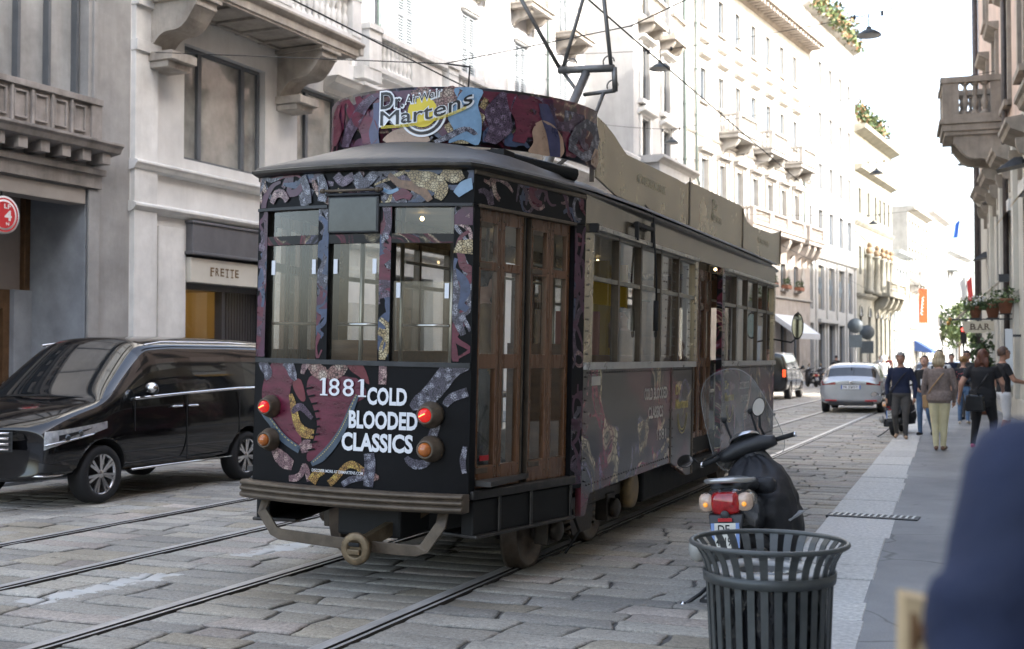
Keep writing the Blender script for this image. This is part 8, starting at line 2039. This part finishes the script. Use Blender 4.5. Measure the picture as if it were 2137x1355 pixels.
mb = MB(); mb.tube([(-.16+.16*(i/34)+.10*math.sin(i*.95), -.05, 5.6+1.7*i/34+.06*math.cos(i*.95)) for i in range(35)], .028, 5); mb.build("script", WHITE, t)
mb = MB(); mb.tube([(-1.1,.05,8.12),(.45,.05,8.12)], .03, 6); mb.build("pole", DKMETAL, t)
p = along(F0, 5.5, 4.5)
t = thing("shop_awning", "dark blue canvas shop awning past the orange banner", "awning", (p[0],p[1],0), R(84.5)); mb = MB()
mb.add([(-1.4,0,3.3),(1.4,0,3.3),(1.4,-1.6,2.3),(-1.4,-1.6,2.3),(1.4,-1.6,2.05),(-1.4,-1.6,2.05)], [(0,1,2,3),(3,2,4,5)]); mb.add([(-1.4,0,3.3),(-1.4,-1.6,2.3),(-1.4,-1.6,2.05),(-1.4,0,2.3)], [(0,1,2,3)]); mb.build("canvas", mat("navy_canvas", (.02,.05,.16), .8), t); mb = MB(); mb.bar((-1.38,0,2.2),(-1.38,-1.6,2.1),.03,.03); mb.bar((1.38,0,2.2),(1.38,-1.6,2.1),.03,.03); mb.build("frame", DKMETAL, t)
p = along(F0, 5.5, 9.0)
t = thing("shop_awning", "white domed shop awning beyond the dark blue one", "awning", (p[0],p[1],0), R(84.5)); mb = MB(); mb.lathe([(1.7,2.6),(1.6,3.2),(1.25,3.8),(.7,4.15),(.0001,4.3)], 20, 0, None, True, False, -math.pi, 0); mb.build("canvas", mat("white_canvas", (.58,.6,.62), .8, 0, .1, 5), t); mb = MB(); mb.tube([(1.7*math.cos(a), 1.7*math.sin(a), 2.6) for a in [-math.pi*i/14 for i in range(15)]], .03, 6); mb.build("frame", DKMETAL, t)
for x, y, z, c, lb, a in [(-3.3,112,13.2,((.03,.12,.5),),"small blue flag flying high at the far end of the street",.5),(-2.4,104,7.6,((.6,.6,.6),(.5,.05,.05)),"small white and red flag hanging over the distant road",-.3)]:
    t = thing("flag", lb, "flag", (x,y,z)); 
    for k, cc in enumerate(c):
        mb = MB(); mb.loft([[(-.55+.5*k+.12*i*.8,.06*math.sin(i+k),-1.2-.1*k+.3*a),(-.55+.5*k+.12*i*.8+.4*a,.08*math.sin(i*1.3),.2+.1*i)] for i in range(5)], 0, False, False, True); mb.build("cloth", mat("flag_%d%d" % (int(x*-10), k), cc, .7), t)
    mb = MB(); mb.tube([(-.75,.1,-1.4),(.3,.1,.9)], .03, 6); mb.tube([(.3,.1,.9),(6,.1,1.0)], .015, 5); mb.build("pole", DKMETAL, t)
r = random.Random(33)
for x, y, z0, z1, w, lb in [(-4.3,140,2.6,8.2,2.1,"bushy green street tree standing before the grey corner building"),(-1.7,150,2.4,5.5,1.7,"smaller dark street tree at the far end of the road")]:
    t = thing("street_tree", lb, "tree", (x,y,0)); mb = MB()
    for k in range(14):
        c = Vector(((r.random()-.5)*w*1.5, (r.random()-.5)*w*1.5, z0+.8+(z1-z0-1.2)*r.random())); rr = w*(.35+.3*r.random())
        for i in range(130):
            d = Vector((r.gauss(0,1), r.gauss(0,1), r.gauss(0,.8))).normalized()*rr*(.6+.5*r.random()); q = c+d; u = Vector((r.random()-.5,r.random()-.5,r.random()-.5)).normalized()*.2; v_ = u.cross(Vector((r.random(),r.random(),r.random()))).normalized()*.13
            mb.add([q-u,q+v_,q+u,q-v_], [(0,1,2,3)], r.randrange(3))
    mb.build("crown", LEAF[:3], t)
    mb = MB(); mb.tube([(0,0,0),(.05,0,1.5),(0,0,z0+1)], [.2,.15,.09], 8); mb.tube([(0,0,z0),(.6,.2,z0+1.5)], [.08,.04], 6); mb.tube([(0,0,z0),(-.6,.1,z0+1.8)], [.08,.04], 6); mb.build("trunk", mat("tree_bark", (.08,.06,.045), .9, 0, .4, 8), t)
t = thing("traffic_light", "traffic light showing red beyond the bar sign", "traffic light", (-1.75,64,0)); mb = MB(); mb.tube([(0,0,0),(0,0,3.2)], .05, 8); mb.build("post", DKMETAL, t); mb = MB(); mb.box(-.15,.15,-.12,.12,2.3,3.2); h_ = mb.build("housing", BLACK, t, .02); mb = MB(); mb.lathe([(.1,0),(.09,.03),(.0001,.05)], 14, 0, Matrix.Translation((0,-.12,3.0)) @ Matrix.Rotation(R(90),4,'X')); mb.build("red_lens", mat("red_signal", (.5,.02,.02), .3, emis=(1,.04,.03), es=2.5), h_)
